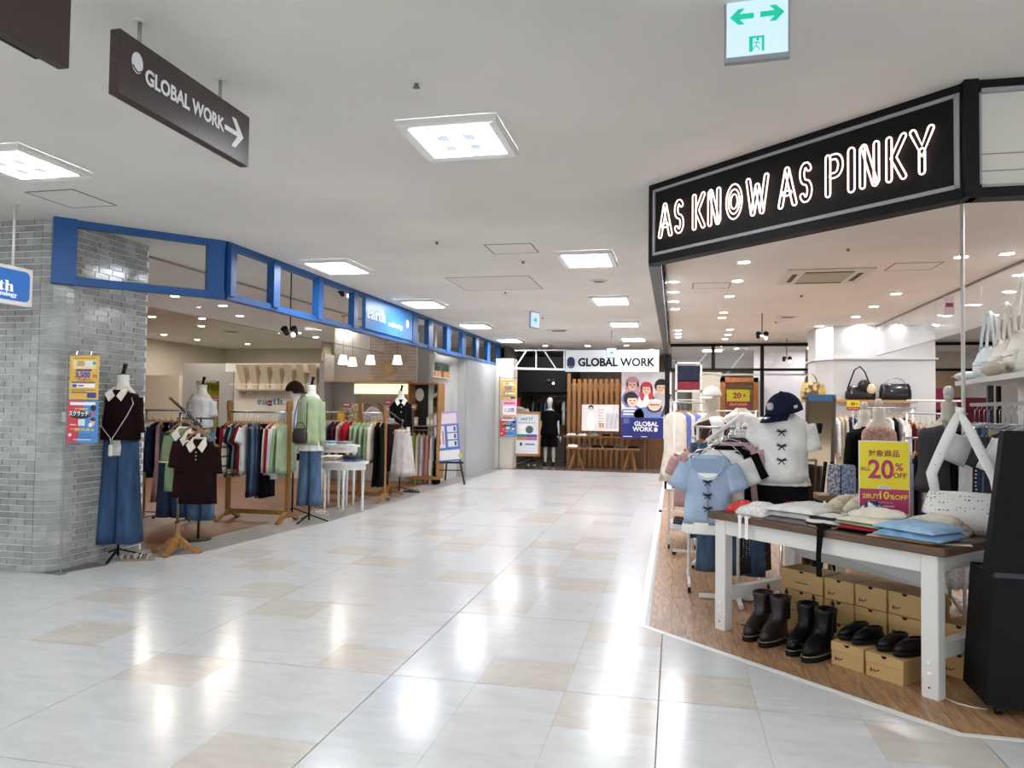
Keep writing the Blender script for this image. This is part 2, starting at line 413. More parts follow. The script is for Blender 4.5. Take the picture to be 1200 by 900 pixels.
def flower(parent,cx,cz,r,m,y=-.003):
    mb=MB()
    for k in range(8):
        a=k*PI/4; mb.prism(disc(cx+.62*r*math.cos(a),cz+.62*r*math.sin(a),r*.27,r*.27,8),y-.0006*(k%2),y-.003-.0006*(k%2))
    for k in range(4):
        a=k*PI/2+.4; mb.prism(disc(cx+.22*r*math.cos(a),cz+.22*r*math.sin(a),r*.16,r*.16,8),y,y-.003)
    return part('flower_emblem',mb,m,parent)
flower(sg,1.70,2.89,.085,mat('#f4f6f8',.4))
# grey fascia walls at the end of the blue beam
gp=mat('#b3b2af',.6,kind='plaster')
struct('wall_panel_1',vbar((-4.46,15.5),(-4.42,18.4),0,2.57,.1),mat('#aeb0b2',.5,kind='plaster'))
struct('wall_panel_2',vbar((-4.95,15.45),(-4.46,15.5),0,2.57,.1),gp)
struct('wall_panel_3',vbar((-4.72,14.0),(-4.66,15.45),0,2.57,.12),mat('#c4c2bd',.6,kind='plaster'))
struct('wall_column',MB().box(-4.38,18.0,0,-3.93,18.5,CEIL-.4),mat('#d8cfc0',.6))
# left shop: back walls
struct('wall_back',MB().box(-9.32,14.0,0,-7.02,14.15,2.38),mat('#ddd8cd',.7,kind='plaster'))
struct('wall_back_pier',MB().box(-7.02,13.75,0,-6.87,14.15,2.42),gwall)
struct('wall_back_grey',MB().box(-6.87,14.1,0,-4.7,14.25,CEIL),gwall)
struct('wall_fitting',MB().box(-10.35,14.0,2.0,-9.32,14.15,2.38),gwall)
struct('wall_fitting_side',MB().box(-10.35,14.0,0,-10.02,14.15,2.0),gwall)
struct('wall_fitting_jamb',MB().box(-9.42,13.95,0,-9.10,14.15,2.2),gwall)
struct('wall_beige',MB().box(-13,13.9,0,-10.35,14.1,2.12),mat('#d9cdb8',.7,kind='plaster'))
struct('wall_rear_box',MB().box(-16,19,0,-12.6,19.2,3.0),gwall) if False else None
struct('wall_rear',MB().box(-13,19.4,0,-4.6,19.6,CEIL),mat('#c2b7a6',.7,kind='plaster'))
struct('column_left',MB().cyl(-8.75,17.5,2.0,CEIL,.13,n=20).sm(),mat('#cbbca6',.6))
# curtain of the fitting room
def curtain(x0,x1,y,z0,z1,m,name='curtain',n=40,amp=.03,parent=None):
    pts=[(x0+(x1-x0)*k/n,y+amp*math.sin(k*1.3)+amp*.3*math.sin(k*3.1)) for k in range(n+1)]
    mb=MB(); mb.prz(pts+[(x,yy+.012) for x,yy in pts[::-1]],z0,z1); return part(name,mb,m,parent)
c=curtain(-10.0,-9.42,14.3,.001,1.98,fab('#a39a3c')); tag(c,'olive yellow curtain hanging in the fitting room doorway behind the white T-shirt mannequin','curtain')
c=struct('wall_fitting_back',MB().box(-10.4,15.3,0,-9.1,15.4,2.38),mat('#4a4238',.8))
# row of pleated paper-like wedge panels above the cream counter wall
wd=mat('#cfc3ad',.7); 
wp=thing('wedge_relief','row of seven folded beige wedge panels across the top of the cream wall','wall decoration',(-8.9,14.0,0))
for k in range(7):
    x=-.02+k*.272
    part('wedge',MB().loft([[(x,-.005,1.72),(x+.10,-.005,1.72),(x+.10,-.0,1.72),(x,-.0,1.72)],[(x,-.06,1.95),(x+.12,-.06,1.95),(x+.12,0,1.95),(x,0,1.95)],[(x+.02,-.30,2.34),(x+.20,-.30,2.34),(x+.20,0,2.34),(x+.02,0,2.34)]]),wd,wp)
part('ledge',MB().box(-.1,-.2,1.80,1.9,0,1.83),wd,wp)
part('rail',MB().box(-.1,-.33,1.92,1.86,-.31,1.935),mat('#e6d8b0',.4),wp)
t=text(None,'𝐞𝐚𝐫𝐭𝐡.',0,0,.21,mat('#3f7fa8',.5),name='wall_lettering',sx=1.25); t.location=(-8.22,13.99,1.58); tag(t,'blue serif lettering on the cream wall behind the racks','sign')
# glass smoke curtains under the ceiling
def gpanes(name,label,pts,z0,z1,cuts):
    th=thing(name,label,'glass panel',(pts[0][0],pts[0][1],0))
    p,q=Vector(pts[0]),Vector(pts[1])
    for k in range(cuts):
        a=p.lerp(q,k/cuts)+(q-p).normalized()*.004; b=p.lerp(q,(k+1)/cuts)-(q-p).normalized()*.004
        part('pane',wl(th,vbar(a,b,z0,z1,.008)),GLASS,th)
    part('channel',wl(th,vbar(p,q,z1-.02,z1,.03)),mat('#8f8b85',.5),th)
    part('edge_strip',wl(th,vbar(p,q,z0-.008,z0+.004,.012)),mat('#77736c',.4),th)
    return th
gpanes('glass_screen','clear glass smoke screen hung from the ceiling inside the blue beam',[(-5.72,6.7),(-5.72,13.9)],2.58,CEIL-.002,5)
gpanes('glass_screen','clear glass smoke screen hung across the ceiling from the white column towards the bag shelf',[(3.72,15.0),(3.6,6.6)],2.57,CEIL-.002,5)
# ---------------------------------------------------------------- right shop front
BK=mat('#08080a',.5); GR=mat('#9c9c9e',.4)
P_=Vector((-.19,5.47)); Q_=Vector((1.42,4.0)); ANG=math.atan2(Q_.y-P_.y,Q_.x-P_.x); SL=(Q_-P_).length
ak=thing('shop_sign','big black shop sign board with glowing pink and white neon lettering','sign',(P_.x,P_.y,0),ANG)
part('board',MB().box(0,0,2.57,SL,.10,3.149),BK,ak)
for nm,b in (('trim_strip',(.05,3.085,SL-.05,3.103)),('trim_strip',(.05,2.622,SL-.05,2.642)),('trim_strip',(.05,2.622,.068,3.103)),('trim_strip',(SL-.07,2.622,SL-.045,3.103))):
    flat(ak,nm,b[0],b[1],b[2],b[3],GR,y=.001,t=.012)
NEON=mat('#ffd9cf',.5,emit=2.0); NB=mat('#5a2f33',.5)
def loopstroke(pts,w):
    # outline of a thick polyline with round ends -> closed list
    n=len(pts); L_=[];Rr=[]
    for i,p in enumerate(pts):
        a=pts[max(i-1,0)]; b=pts[min(i+1,n-1)]
        d=Vector((b[0]-a[0],b[1]-a[1])).normalized(); nn=Vector((-d.y,d.x))*w
        if 0<i<n-1:
            d1=Vector((p[0]-a[0],p[1]-a[1])).normalized(); d2=Vector((b[0]-p[0],b[1]-p[1])).normalized()
            k=max(.5,math.cos(d1.angle(d2)/2) if d1.length and d2.length else 1); nn/=k
        L_.append((p[0]+nn.x,p[1]+nn.y)); Rr.append((p[0]-nn.x,p[1]-nn.y))
    def capend(p,d):
        a0=math.atan2(d.y,d.x); return [(p[0]+w*math.cos(a0+PI/2-PI*k/5),p[1]+w*math.sin(a0+PI/2-PI*k/5)) for k in range(1,5)]
    e=Vector((pts[-1][0]-pts[-2][0],pts[-1][1]-pts[-2][1])).normalized(); s_=Vector((pts[0][0]-pts[1][0],pts[0][1]-pts[1][1])).normalized()
    return L_+capend(pts[-1],e)+Rr[::-1]+capend(pts[0],s_)
def arc(cx,cy,rx,ry,a0,a1,n=12): return [(cx+rx*math.cos(math.radians(a0+(a1-a0)*k/n)),cy+ry*math.sin(math.radians(a0+(a1-a0)*k/n))) for k in range(n+1)]
GL={'A':[[(.06,0),(.46,1)],[(.46,1),(.92,0)],[(.3,.33),(.6,.33)]],
'S':[arc(.5,.74,.34,.24,30,270,10)+arc(.5,.26,.36,.24,90,-150,10)],
'K':[[(.12,0),(.12,1)],[(.9,1),(.36,.52),(.9,0)]],
'N':[[(.12,0),(.12,.96)],[(.2,1),(.8,.0)],[(.88,.06),(.88,1)]],
'O':[arc(.5,.5,.44,.5,90,450,26)[:-1]],
'W':[[(.06,1),(.28,0)],[(.28,0),(.5,.78)],[(.5,.78),(.72,0)],[(.72,0),(.94,1)]],
'P':[[(.12,0),(.12,1)],[(.36,.98),(.55,.98)]+arc(.55,.73,.33,.25,80,-90,8)+[(.36,.48)]],
'I':[[(.5,0),(.5,1)]],
'Y':[[(.06,1),(.5,.5),(.94,1)],[(.5,.5),(.5,0)]]}
lets=[('A',774,791),('S',792,804.5),('K',813,829.5),('N',831,848),('O',851,874.5),('W',876,904),('A',914,937),('S',938,955),('P',968,992),('I',994,1006),('N',1008,1034.5),('K',1039,1066),('Y',1068,1098)]
def s_at(px):
    d=ray(px,200); nx,ny=-(Q_.y-P_.y),Q_.x-P_.x; t=(nx*P_.x+ny*P_.y)/(nx*d.x+ny*d.y); return (Vector((d.x*t,d.y*t))-P_).length
for ch,a,b in lets:
    x0,x1=s_at(a)+.012,s_at(b)-.012; w=x1-x0
    mb=MB(); 
    for st in GL[ch]:
        pts=[(x0+u*w,2.748+v*.215) for u,v in st]
        if ch=='O':
            for rr in (1.0,.70,.42):
                cx,cz=x0+w/2,2.748+.5*.215
                mb.tube([(cx+(p[0]-cx)*rr*1.06,-.02,cz+(p[1]-cz)*rr*1.06) for p in pts],.0050,6,closed=True)
        else:
            lp=loopstroke(pts,.0145 if ch!='I' else .019)
            mb.tube([(p[0],-.02,p[1]) for p in lp],.0050,6,closed=True)
    part('neon_letter',mb.sm(),NEON,ak)
# second, front-facing run of the black beam with white panels
tf=thing('transom_frame','black framed transom with white panels at the corner right of the neon sign','frame',(1.42,4.0,0))
part('rail',MB().box(0,0,3.11,6,.1,3.149),BK,tf); part('rail',MB().box(0,0,2.565,6,.1,2.615),BK,tf)
part('corner_post',MB().box(-.03,-.02,2.565,.035,.1,3.149),BK,tf)
wpn=mat('#d2cec6',.5)
part('panel',MB().box(.03,.03,2.61,1.6,.05,3.11),wpn,tf)
part('trim_strip',MB().box(.03,.005,2.61,.055,.03,3.11),GR,tf); part('trim_strip',MB().box(.03,.005,2.61,1.6,.03,2.63),GR,tf); part('trim_strip',MB().box(.03,.005,3.09,1.6,.03,3.11),GR,tf)
part('seam',MB().box(.05,.026,2.70,1.6,.031,2.704),mat('#8a867f',.6),tf); part('seam',MB().box(.05,.026,2.785,1.6,.031,2.789),mat('#8a867f',.6),tf)
part('mullion',MB().box(1.6,0,2.6,1.68,.1,3.12),BK,tf)
# side run of the black beam going away along the aisle, and its post
sf=thing('transom_frame','black framed glass transom running from the neon sign back along the aisle','frame',(-.16,5.52,0))
DG=mat('#3a3b3d',.4)
part('rail',wl(sf,MB().box(-.19,5.55,2.565,-.10,18.4,2.63)),DG,sf); part('rail',wl(sf,MB().box(-.19,5.55,3.1,-.10,18.4,3.149)),DG,sf)
for y in (5.62,6.6,7.6,8.7,9.8,11,12.2,13.4,14.5,16,17.4): part('mullion',wl(sf,MB().box(-.18,y-.035,2.62,-.11,y+.035,3.11)),BK if y!=5.62 else GR,sf)
for a,b in ((5.7,9.75),(9.85,14.4),(14.6,18.3)): part('pane',wl(sf,MB().box(-.15,a,2.63,-.144,b,3.1)),GLASS,sf)
struct('column_post',MB().box(-.175,14.4,0,-.085,14.5,2.57),BK)
# black framed facade at the end of the right shop
ef=thing('transom_frame','black framed glazed screen across the far end of the right-hand shop','frame',(-.1,18.45,0))
def eb(n,x0,z0,x1,z1,m=BK): part(n,wl(ef,MB().box(x0,18.45,z0,x1,18.53,z1)),m,ef)
eb('rail',-.1,3.06,7.2,3.13); eb('rail',-.1,2.47,7.2,2.53)
for x in (.92,2.05,3.15,5.6,7.1): eb('mullion',x-.04,2.5,x+.04,3.1)
for x in (2.05,5.6,7.1): eb('mullion',x-.04,0,x+.04,2.5)
for a,b in ((-.06,.88),(.96,2.01),(2.09,3.11),(3.19,5.56),(5.64,7.06)): part('pane',wl(ef,MB().box(a,18.48,2.53,b,18.486,3.06)),GLASS,ef)
# white column block with ledge
wc=mat('#cfcfcd',.6)
struct('column_white',MB().prz([(2.95,15.0),(4.72,15.0),(4.72,16.2),(2.7,16.2),(2.7,15.35)],0,CEIL),wc)
struct('column_ledge',MB().prz([(2.93,14.93),(4.75,14.93),(4.75,16.2),(2.64,16.2),(2.64,15.32)],2.5,2.53),wc)
struct('wall_side',MB().box(4.42,3.95,0,4.55,10.4,2.57),mat('#dad9d6',.6))
struct('wall_back_right',MB().box(4.72,15.0,0,7.4,15.1,1.15),wc)
sr=thing('transom_frame','black framed opening over the side wall behind the bag shelf','frame',(4.42,10.4,0))
part('rail',wl(sr,MB().box(4.42,3.95,3.05,4.54,10.4,3.13)),BK,sr); part('rail',wl(sr,MB().box(4.42,3.95,2.5,4.54,10.4,2.6)),BK,sr); part('corner_post',wl(sr,MB().box(4.40,10.3,2.5,4.56,10.42,3.13)),BK,sr)
# ---------------------------------------------------------------- ceiling lamps
FRAME=mat('#dcdcd8',.4); DIFF=mat('#f4f9ff',.4,emit=LAMP)
LCOLS=[('beside the blue beam',-3.85),('along the middle of the aisle',-.93)]
def square_light(x,y,w,d,label,group='square ceiling lights'):
    t=thing('ceiling_light',label,'ceiling light',(x,y,CEIL),group=group)
    mb=MB(); z0=-.045
    o=[(-w/2,-d/2),(w/2,-d/2),(w/2,d/2),(-w/2,d/2)]; q=.06
    inn=[(-w/2+q,-d/2+q),(w/2-q,-d/2+q),(w/2-q,d/2-q),(-w/2+q,d/2-q)]
    vs=[(a,b,-.0005) for a,b in o]+[(a,b,-.03) for a,b in o]+[(a*.97,b*.97,z0) for a,b in o]+[(a,b,-.036) for a,b in inn]
    fs=[]
    for L in range(3):
        for k in range(4): fs.append((L*4+k,L*4+4+k,L*4+4+(k+1)%4,L*4+(k+1)%4))
    part('frame',MB().add(vs,fs),FRAME,t)
    part('diffuser',MB().box(-w/2+q,-d/2+q,-.036,w/2-q,d/2-q,-.03),DIFF,t)
    gm=MB()
    for k in (1,2):
        xx=-w/2+q+(w-2*q)*k/3; gm.box(xx-.004,-d/2+q,-.0395,xx+.004,d/2-q,-.036)
        yy=-d/2+q+(d-2*q)*k/3; gm.box(-w/2+q,yy-.004,-.0395,w/2-q,yy+.004,-.036)
    part('louvre',gm,mat('#dfe6ee',.4,emit=2.2),t)
    for a in (1,2):
        for b in (1,2):
            xx=-w/2+q+(w-2*q)*a/3; yy=-d/2+q+(d-2*q)*b/3; part('baffle',MB().box(xx-.035,yy-.045,-.042,xx+.035,yy+.045,-.0395),mat('#c9d6e6',.4,emit=.55),t)
    return t
square_light(-1.28,4.26,.60,.62,'square ceiling light with nine-cell diffuser nearest above the aisle beside the brown hanging sign')
square_light(-4.38,4.16,.60,.62,'square ceiling light cut by the picture edge above the blue round-cornered sign')
for k,y in enumerate((7.98,11.05,14.15,17.25)):
    square_light(-.93,y,.60,.78,'square ceiling light over the aisle, %s one back from the neon sign'%ORD[k])
    square_light(-3.87,y,.60,.78,'square ceiling light beside the blue beam, %s one back from the corner'%ORD[k])
for x,y in ((-1.28,.9),(-4.38,.9),(-1.28,-2.4),(-4.38,-2.4),(1.8,.9),(1.8,-2.4)):
    square_light(x,y,.60,.62,'square ceiling light out of view, %s row, %s'%('first' if y>0 else 'second','middle' if x>-2 and x<0 else 'towards the pillar' if x<-2 else 'towards the table'),group='ceiling lights behind the viewpoint')
square_light(1.0,20.5,.6,.78,'square ceiling light beyond the glazed screen at the end of the right-hand shop')
# recessed downlights
spot_ring=MB(); 
def rg(r,z,n=16): return [(r*math.cos(2*PI*k/n),r*math.sin(2*PI*k/n),z) for k in range(n)]
ring_me=MB().loft([rg(.085,-.0005),rg(.085,-.006),rg(.066,-.008),rg(.062,-.001)],cap=False).sm().mesh('ring'); disc_me=MB().add(rg(.062,-.003),[tuple(range(15,-1,-1))]).mesh('lens')
SW=mat('#fff6ea',.4,emit=SPOT*1.15); SC=mat('#fbfaff',.4,emit=SPOT)
def downlight(x,y,m,label,group,z=CEIL):
    t=thing('downlight',label,'downlight',(x,y,z),group=group); part('ring',ring_me,FRAME,t); part('lens',disc_me,m,t)
pxs=[(872,307),(864,329),(855,347),(790,330),(790,342),(790,353),(791,362),(848,366),(846,372),(795,387),(795,391),(795,395),(855,386),(853,392),(850,397),(892,393),(951,391),(822,401),(861,403),(939,404),(1050,344),(1024,359),(1003,371),(1008,381),(961,382),(1052,381),(1096,381),(1084,385),(1126,301),(1180,297),(1179,232),(1194,322),(1184,342),(1110,370),(1144,357),(1165,369)]
seen=[]
for px,py in pxs:
    x,y=atz(px,py,CEIL)
    if y>17.5 or any(abs(x-a)+abs(y-b)<.3 for a,b in seen): continue
    seen.append((x,y))
seen.sort(key=lambda p:p[1])
for k,(x,y) in enumerate(seen):
    side='by the aisle glass' if x<.3 else 'near the glass smoke screen' if x>2.6 else 'in mid ceiling of the shop'
    downlight(x,y,SC,'white downlight %s, %s from the neon sign'%(side,ORD[sum(1 for q in seen[:k] if ((q[0]<.3)==(x<.3) and (q[0]>2.6)==(x>2.6)))]),'downlights over the right-hand shop')
pl=[(205,347),(193,430),(178,371),(237,373),(261,358),(281,370),(297,370),(192,392),(236,382),(186,399),(231,398),(290,403),(295,408),(324,413),(349,417),(372,420),(357,408),(350,390),(329,390),(366,410),(332,418),(404,382),(370,395),(172,399),(378,407),(400,397)]
sl=[]
for px,py in pl:
    x,y=atz(px,py,CEIL)
    if py>424 or y>19 or any(abs(x-a)+abs(y-b)<.35 for a,b in sl): continue
    sl.append((x,y))
sl.sort(key=lambda p:p[1])
for k,(x,y) in enumerate(sl): downlight(x,y,SW,'round warm downlight over the wooden racks, %s from the aisle inwards'%ORD[min(k,27)],'downlights over the left-hand shop')
for k,(x,y) in enumerate(((-3.3,19.0),(-2.2,19.1),(-1.2,19.1),(-2.8,20.6),(-.6,20.4),(1.6,20.2),(3.4,20.2),(5.8,20.2))): downlight(x,y,SC,'round downlight above the shop at the end of the aisle, %s across'%ORD[k],'downlights over the end shop')
# ================================================================ GARMENTS AND MANNEQUINS (local frame: x across the shoulders, -y the front, z up)
def ring(cx,cy,z,rx,ry,n=28,amp=0,k=6,ph=0,pw=2.3):
    out=[]
    for i in range(n):
        a=2*PI*i/n; c,s=math.cos(a),math.sin(a)
        m=(abs(c)**pw+abs(s)**pw)**(-1/pw)*(1+amp*math.sin(k*a+ph)+amp*.5*math.sin((2*k-1)*a+ph*2))
        out.append((cx+rx*m*c,cy+ry*m*s,z))
    return out
def cloth(rings,hem=.006):
    # closed garment surface with the bottom edge turned inwards
    last=rings[-1]; cx=sum(p[0] for p in last)/len(last); cy=sum(p[1] for p in last)/len(last)
    r=[( cx+(x-cx)*.93, cy+(y-cy)*.86, z+hem) for x,y,z in last]
    return MB().loft(rings+[r]).sm()
def g_body(w,L,t,hemw=None,waist=None,fold=.05,seed=0,k=6,neck=.07):
    hemw=hemw or w; waist=waist or (w+hemw)/2
    rs=[ring(0,0,0,neck,t*.30),ring(0,0,-.012,w*.26,t*.42),ring(0,0,-.035,w*.40,t*.5),ring(0,0,-.065,w*.465,t*.5),ring(0,0,-.12,w*.48,t*.52,amp=fold*.3,ph=seed)]
    for i in range(1,7):
        u=i/6; z=-.12-(L-.12)*u; ww=w+(waist-w)*math.sin(u*PI/2) if u<.5 else waist*1.0+(hemw-waist)*(u-.5)*2
        if u<.5: ww=w+(waist-w)*u*2
        rs.append(ring(.004*math.sin(seed+u*5),0,z,ww*.49,t*(.52+.14*u),amp=fold*(.4+u),k=k,ph=seed+u*1.2))
    return cloth(rs)
def g_sleeve(sx,w,ln,ang,t,r0=.085,r1=.075,droop=0,seed=0):
    # sleeve leaving the shoulder; ang measured from straight down
    rs=[]; n=6
    for i in range(n+1):
        u=i/n; a=math.radians(ang*(1-u*droop)); 
        if i==0: x,z=sx*w*.40,-.075
        else: x+=sx*math.sin(a)*ln/n; z-=math.cos(a)*ln/n
        r=r0+(r1-r0)*u
        nx,nz=math.cos(a),sx*math.sin(a)
        R_=[]
        for k in range(14):
            b=2*PI*k/14; m=1+.06*math.sin(3*b+seed+u*4)
            R_.append((x+sx*nx*r*math.cos(b)*m*sx,.0+t*.42*math.sin(b)*m,z+nz*r*math.cos(b)*m))
        rs.append(R_)
    last=rs[-1]; cx=sum(p[0] for p in last)/14; cz=sum(p[2] for p in last)/14
    rs.append([(cx+(p[0]-cx)*.85,p[1]*.8,cz+(p[2]-cz)*.85+.004) for p in last])
    return MB().loft(rs).sm()
def g_collar(w,t,dz=0,open_=.6,h=.05,spread=.07):
    mb=MB()
    for s in (-1,1):
        mb.loft([[(s*.062,-t*.25,.012+dz),(s*.075,-t*.2,.0+dz),(s*.062,.02,.02+dz),(s*.05,.02,.03+dz)],
                 [(s*.045,-t*.56-.004,-.02+dz),(s*.10,-t*.60-.006,-.05+dz),(s*.098,-t*.56,-.052+dz),(s*.04,-t*.52,-.022+dz)],
                 [(s*.012,-t*.60-.006,-.075+dz),(s*.060,-t*.62-.006,-.125+dz),(s*.055,-t*.58,-.125+dz),(s*.008,-t*.56,-.072+dz)]])
    mb.tube([(.062*math.cos(a),t*.28*math.sin(a)+.0,.012+dz) for a in [PI*k/8 for k in range(9)]],.011,6)
    return mb
def trouser_leg(s,w,L,t,hip=.2,flare=1.0,seed=0,gap=.0):
    rs=[]
    for i in range(9):
        u=i/8; z=-L*u
        rx=(w*.25)*(1-.08*min(u*3,1))*(1+(flare-1)*u); x=s*max(w*.20,rx*(.86+.12*u))
        rs.append(ring(x,0,z,rx,t*(.5+.1*u)*(1+(flare-1)*u*.4),n=20,amp=.02+.05*u,k=4,ph=seed+s+u))
    return cloth(rs)
def waist_mb(w,t,h=.045): return MB().loft([ring(0,0,0,w*.45,t*.5,n=24),ring(0,0,-h,w*.48,t*.52,n=24)]).sm()
def skirt_mb(w,L,t,flare=1.5,k=9,fold=.07,seed=0):
    rs=[]
    for i in range(9):
        u=i/8; m=1+(flare-1)*u
        rs.append(ring(0,0,-L*u,w*.42*m,t*.5*m,n=44,amp=fold*(.1+u),k=k,ph=seed))
    return cloth(rs)
WH=wood('#c99f6b','#a97f4d')
def hanger(parent,w=.38,m=None,hook=True,h=.0,top=.14):
    m=m or WH
    mb=MB(); n=8
    rs=[]
    for i in range(n+1):
        u=-1+2*i/n; x=u*w/2; z=.035-.085*abs(u)**1.5+h
        hh=.016+.010*(1-abs(u)); rs.append([(x,-.006,z-hh),(x,.006,z-hh),(x,.006,z),(x,-.006,z)])
    mb.loft(rs); o=part('hanger',mb,m,parent)
    if hook:
        pts=[(0,0,.03+h),(0,0,top-.045)]+[(.02*math.sin(a),0,top-.022-.022*math.cos(a)) for a in [PI*k/6*1.25 for k in range(1,7)]]
        part('hook',MB().tube(pts,.0022,5).sm(),CHROME,o)
    return o
_GC={}
def gmesh(key,fn):
    if key not in _GC: _GC[key]=fn().mesh(key[0])
    return _GC[key]
def garment(kind,m,label,cat,loc,rz,group=None,hm=None,var=0,cuff=None,top=.14,hk=True,w=.40,t=.045,scale=1):
    # hangs from a rail at loc: the garment starts `top` below it
    g=thing({'tee':'t_shirt','long':'long_sleeved_shirt','polo':'polo_shirt','jeans':'jeans','trousers':'trousers','skirt':'skirt','dress':'dress','cami':'sleeveless_top','jacket':'jacket'}[kind],label,cat,(loc[0],loc[1],loc[2]-top),rz,group)
    if kind in('tee','polo'):
        L=.58+.04*(var%3)
        part('bodice',gmesh(('bodice',kind,var,w,t),lambda:g_body(w,L,t,seed=var*1.7,fold=.08)),m,g)
        for s in (-1,1): part('sleeve',gmesh(('sleeve',kind,var,w,t,s),lambda:g_sleeve(s,w,.20,24,t*1.1,.085,.082,seed=var)),m,g)
        if kind=='polo': part('collar',gmesh(('collar',w,t),lambda:g_collar(w,t)),cuff or m,g)
    elif kind in('long','jacket'):
        L=.60+.05*(var%3)
        part('bodice',gmesh(('bodice',kind,var,w,t),lambda:g_body(w,L,t,seed=var*1.3,fold=.09)),m,g)
        for s in (-1,1): part('sleeve',gmesh(('sleeve',kind,var,w,t,s),lambda:g_sleeve(s,w,.55,13,t*1.15,.078,.05,droop=.8,seed=var)),m,g)
    elif kind=='cami':
        part('bodice',gmesh(('bodice',kind,var,w,t),lambda:g_body(w*.8,.55,t,seed=var,fold=.1,neck=.05)),m,g)
    elif kind=='dress':
        part('bodice',gmesh(('bodice',kind,var,w,t),lambda:g_body(w*.9,1.0,t,hemw=w*1.15,waist=w*.85,seed=var,fold=.12,k=8)),m,g)
    elif kind in('jeans','trousers'):
        part('waistband',gmesh(('waistband',w,t),lambda:waist_mb(w*.8,t)),m,g)
        for s in (-1,1): part('trouser_leg',gmesh(('trouser_leg',var,w,t,s),lambda:trouser_leg(s,w*.85,.92+.03*(var%2),t,flare=1.12,seed=var)),m,g)
    elif kind=='skirt':
        part('waistband',gmesh(('waistband',w,t),lambda:waist_mb(w*.75,t)),m,g)
        part('skirt_panel',gmesh(('skirt_panel',var,w,t),lambda:skirt_mb(w*.8,.74+.04*(var%3),t,1.5,seed=var)),m,g)
    if hk: hanger(g,w*.86,hm,top=top+.0)
    return g
SKIN=mat('#e6e1d6',.55); SKIN2=mat('#d3cab8',.6)
def torso(w=.38,t=.22,L=.62,n=24,neck=.07):
    # mannequin bust, origin at the shoulder line; +z neck
    P=[(.06,.055,.055,.16),(.0,.052,.05,.10),(.0,.058,.056,.05),(.0,.10,.065,.015),(.0,w*.40,t*.36,-.02),(.0,w*.48,t*.46,-.07),(-.0,w*.46,t*.47,-.16),(-.005,w*.43,t*.47,-.24),(.0,w*.34,t*.40,-.38),(.0,w*.36,t*.43,-.44),(.0,w*.44,t*.52,-.54),(.0,w*.43,t*.50,-L)]
    return MB().loft([ring(0,(-.02 if i in(6,7) else 0),z,rx,ry,n=n,pw=2.1) for i,(_,rx,ry,z) in enumerate(P)]).sm()
def mann_arm(s,w=.38,bend=10,ln=.5,out=6):
    p0=Vector((s*w*.46,0,-.06)); a=math.radians(out); e=p0+Vector((s*math.sin(a),.01,-math.cos(a)))*ln*.52; h=e+Vector((s*.02,-math.sin(math.radians(bend)),-math.cos(math.radians(bend))))*ln*.48
    return MB().tube([p0,p0.lerp(e,.5),e,e.lerp(h,.5),h],[.05,.045,.037,.033,.024],10).sm()
def stand(parent,h,tripod=True,m=BLACKM,r=.012,spread=.24,x=0,y=0,rot=.4):
    part('pole',MB().cyl(x,y,.03,h,r,n=10).sm(),m,parent)
    for k in range(3):
        a=rot+k*2*PI/3; part('leg',MB().bar((x,y,.10),(x+spread*math.cos(a),y+spread*math.sin(a),.011),.022,.014),m,parent)
def worn_top(parent,z,w,t,L,m,sleeve='short',hemw=None,waist=None,fold=.03,name='top',cl=None,k=5,slw=.085,ang=None):
    def up(mb): return mb.xf(Matrix.Translation((0,0,z)))
    part('%s'%name,up(g_body(w*1.06,L,t*1.22,hemw=hemw or w*1.1,waist=waist or w*.95,fold=fold,seed=1,neck=.085,k=k)),m,parent)
    for s in (-1,1):
        if sleeve=='short': part('sleeve',up(g_sleeve(s,w*1.06,.20,ang or 18,t*.8,.07,slw,seed=s)),m,parent)
        elif sleeve=='long': part('sleeve',up(g_sleeve(s,w*1.06,.56,ang or 10,t*.62,.06,.045,droop=.5,seed=s)),m,parent)
        elif sleeve=='mid': part('sleeve',up(g_sleeve(s,w*1.06,.34,ang or 12,t*.72,.062,.06,droop=.5,seed=s)),m,parent)
def finial(parent,z,m=BLACKM,tilt=.03):
    part('neck_cap',MB().cyl(0,0,z,z+.012,.055,.05,n=18).sm(),m,parent)
    part('finial',MB().tube([(0,0,z+.01),(.006,0,z+.05),(.02,0,z+.11)],[.02,.017,.024],8).sm(),m,parent)
# ---------------------------------------------------------------- left shop: mannequin in brown top and blue trousers by the pillar
BROWN=fab('#1f0b0d'); SAGE=fab('#8fa177'); OFFW=fab('#e8e2d4'); DENB=mat('#33527a',.85,kind='denim',c2='#243d5d')
x,y=atz(135,655)
m1=thing('mannequin','headless mannequin in dark brown collared top and wide blue trousers by the brick pillar','mannequin',(x+.03,y,0),.25)
stand(m1,.8,spread=.25,rot=.6); 
m1b=part('torso',torso(.30,.20).xf(Matrix.Translation((0,0,1.62))),SKIN,m1); finial(m1,1.775)
worn_top(m1,1.63,.30,.20,.48,BROWN,'mid',hemw=.36,waist=.33,fold=.05,ang=7)
part('collar',g_collar(.30,.24).xf(Matrix.Translation((0,-.0,1.645))),mat('#efe6da',.8),m1,label='white pointed collar')
part('cuff_ring',MB().tube([(-.185+.055*math.cos(a),-.0+.062*math.sin(a),1.27) for a in [2*PI*k/16 for k in range(16)]],.006,6,closed=True).sm(),mat('#c7b38d',.4,1),m1)
part('waistband',waist_mb(.30,.19).xf(Matrix.Translation((0,0,1.21))),DENB,m1)
for s in (-1,1): part('trouser_leg',trouser_leg(s,.33,1.02,.19,flare=1.38,seed=3).xf(Matrix.Translation((0,0,1.18))),DENB,m1)
nk=thing('phone_pendant','white cord necklace with small white pouch hanging across the dark brown top','necklace',m1.location[:],.25)
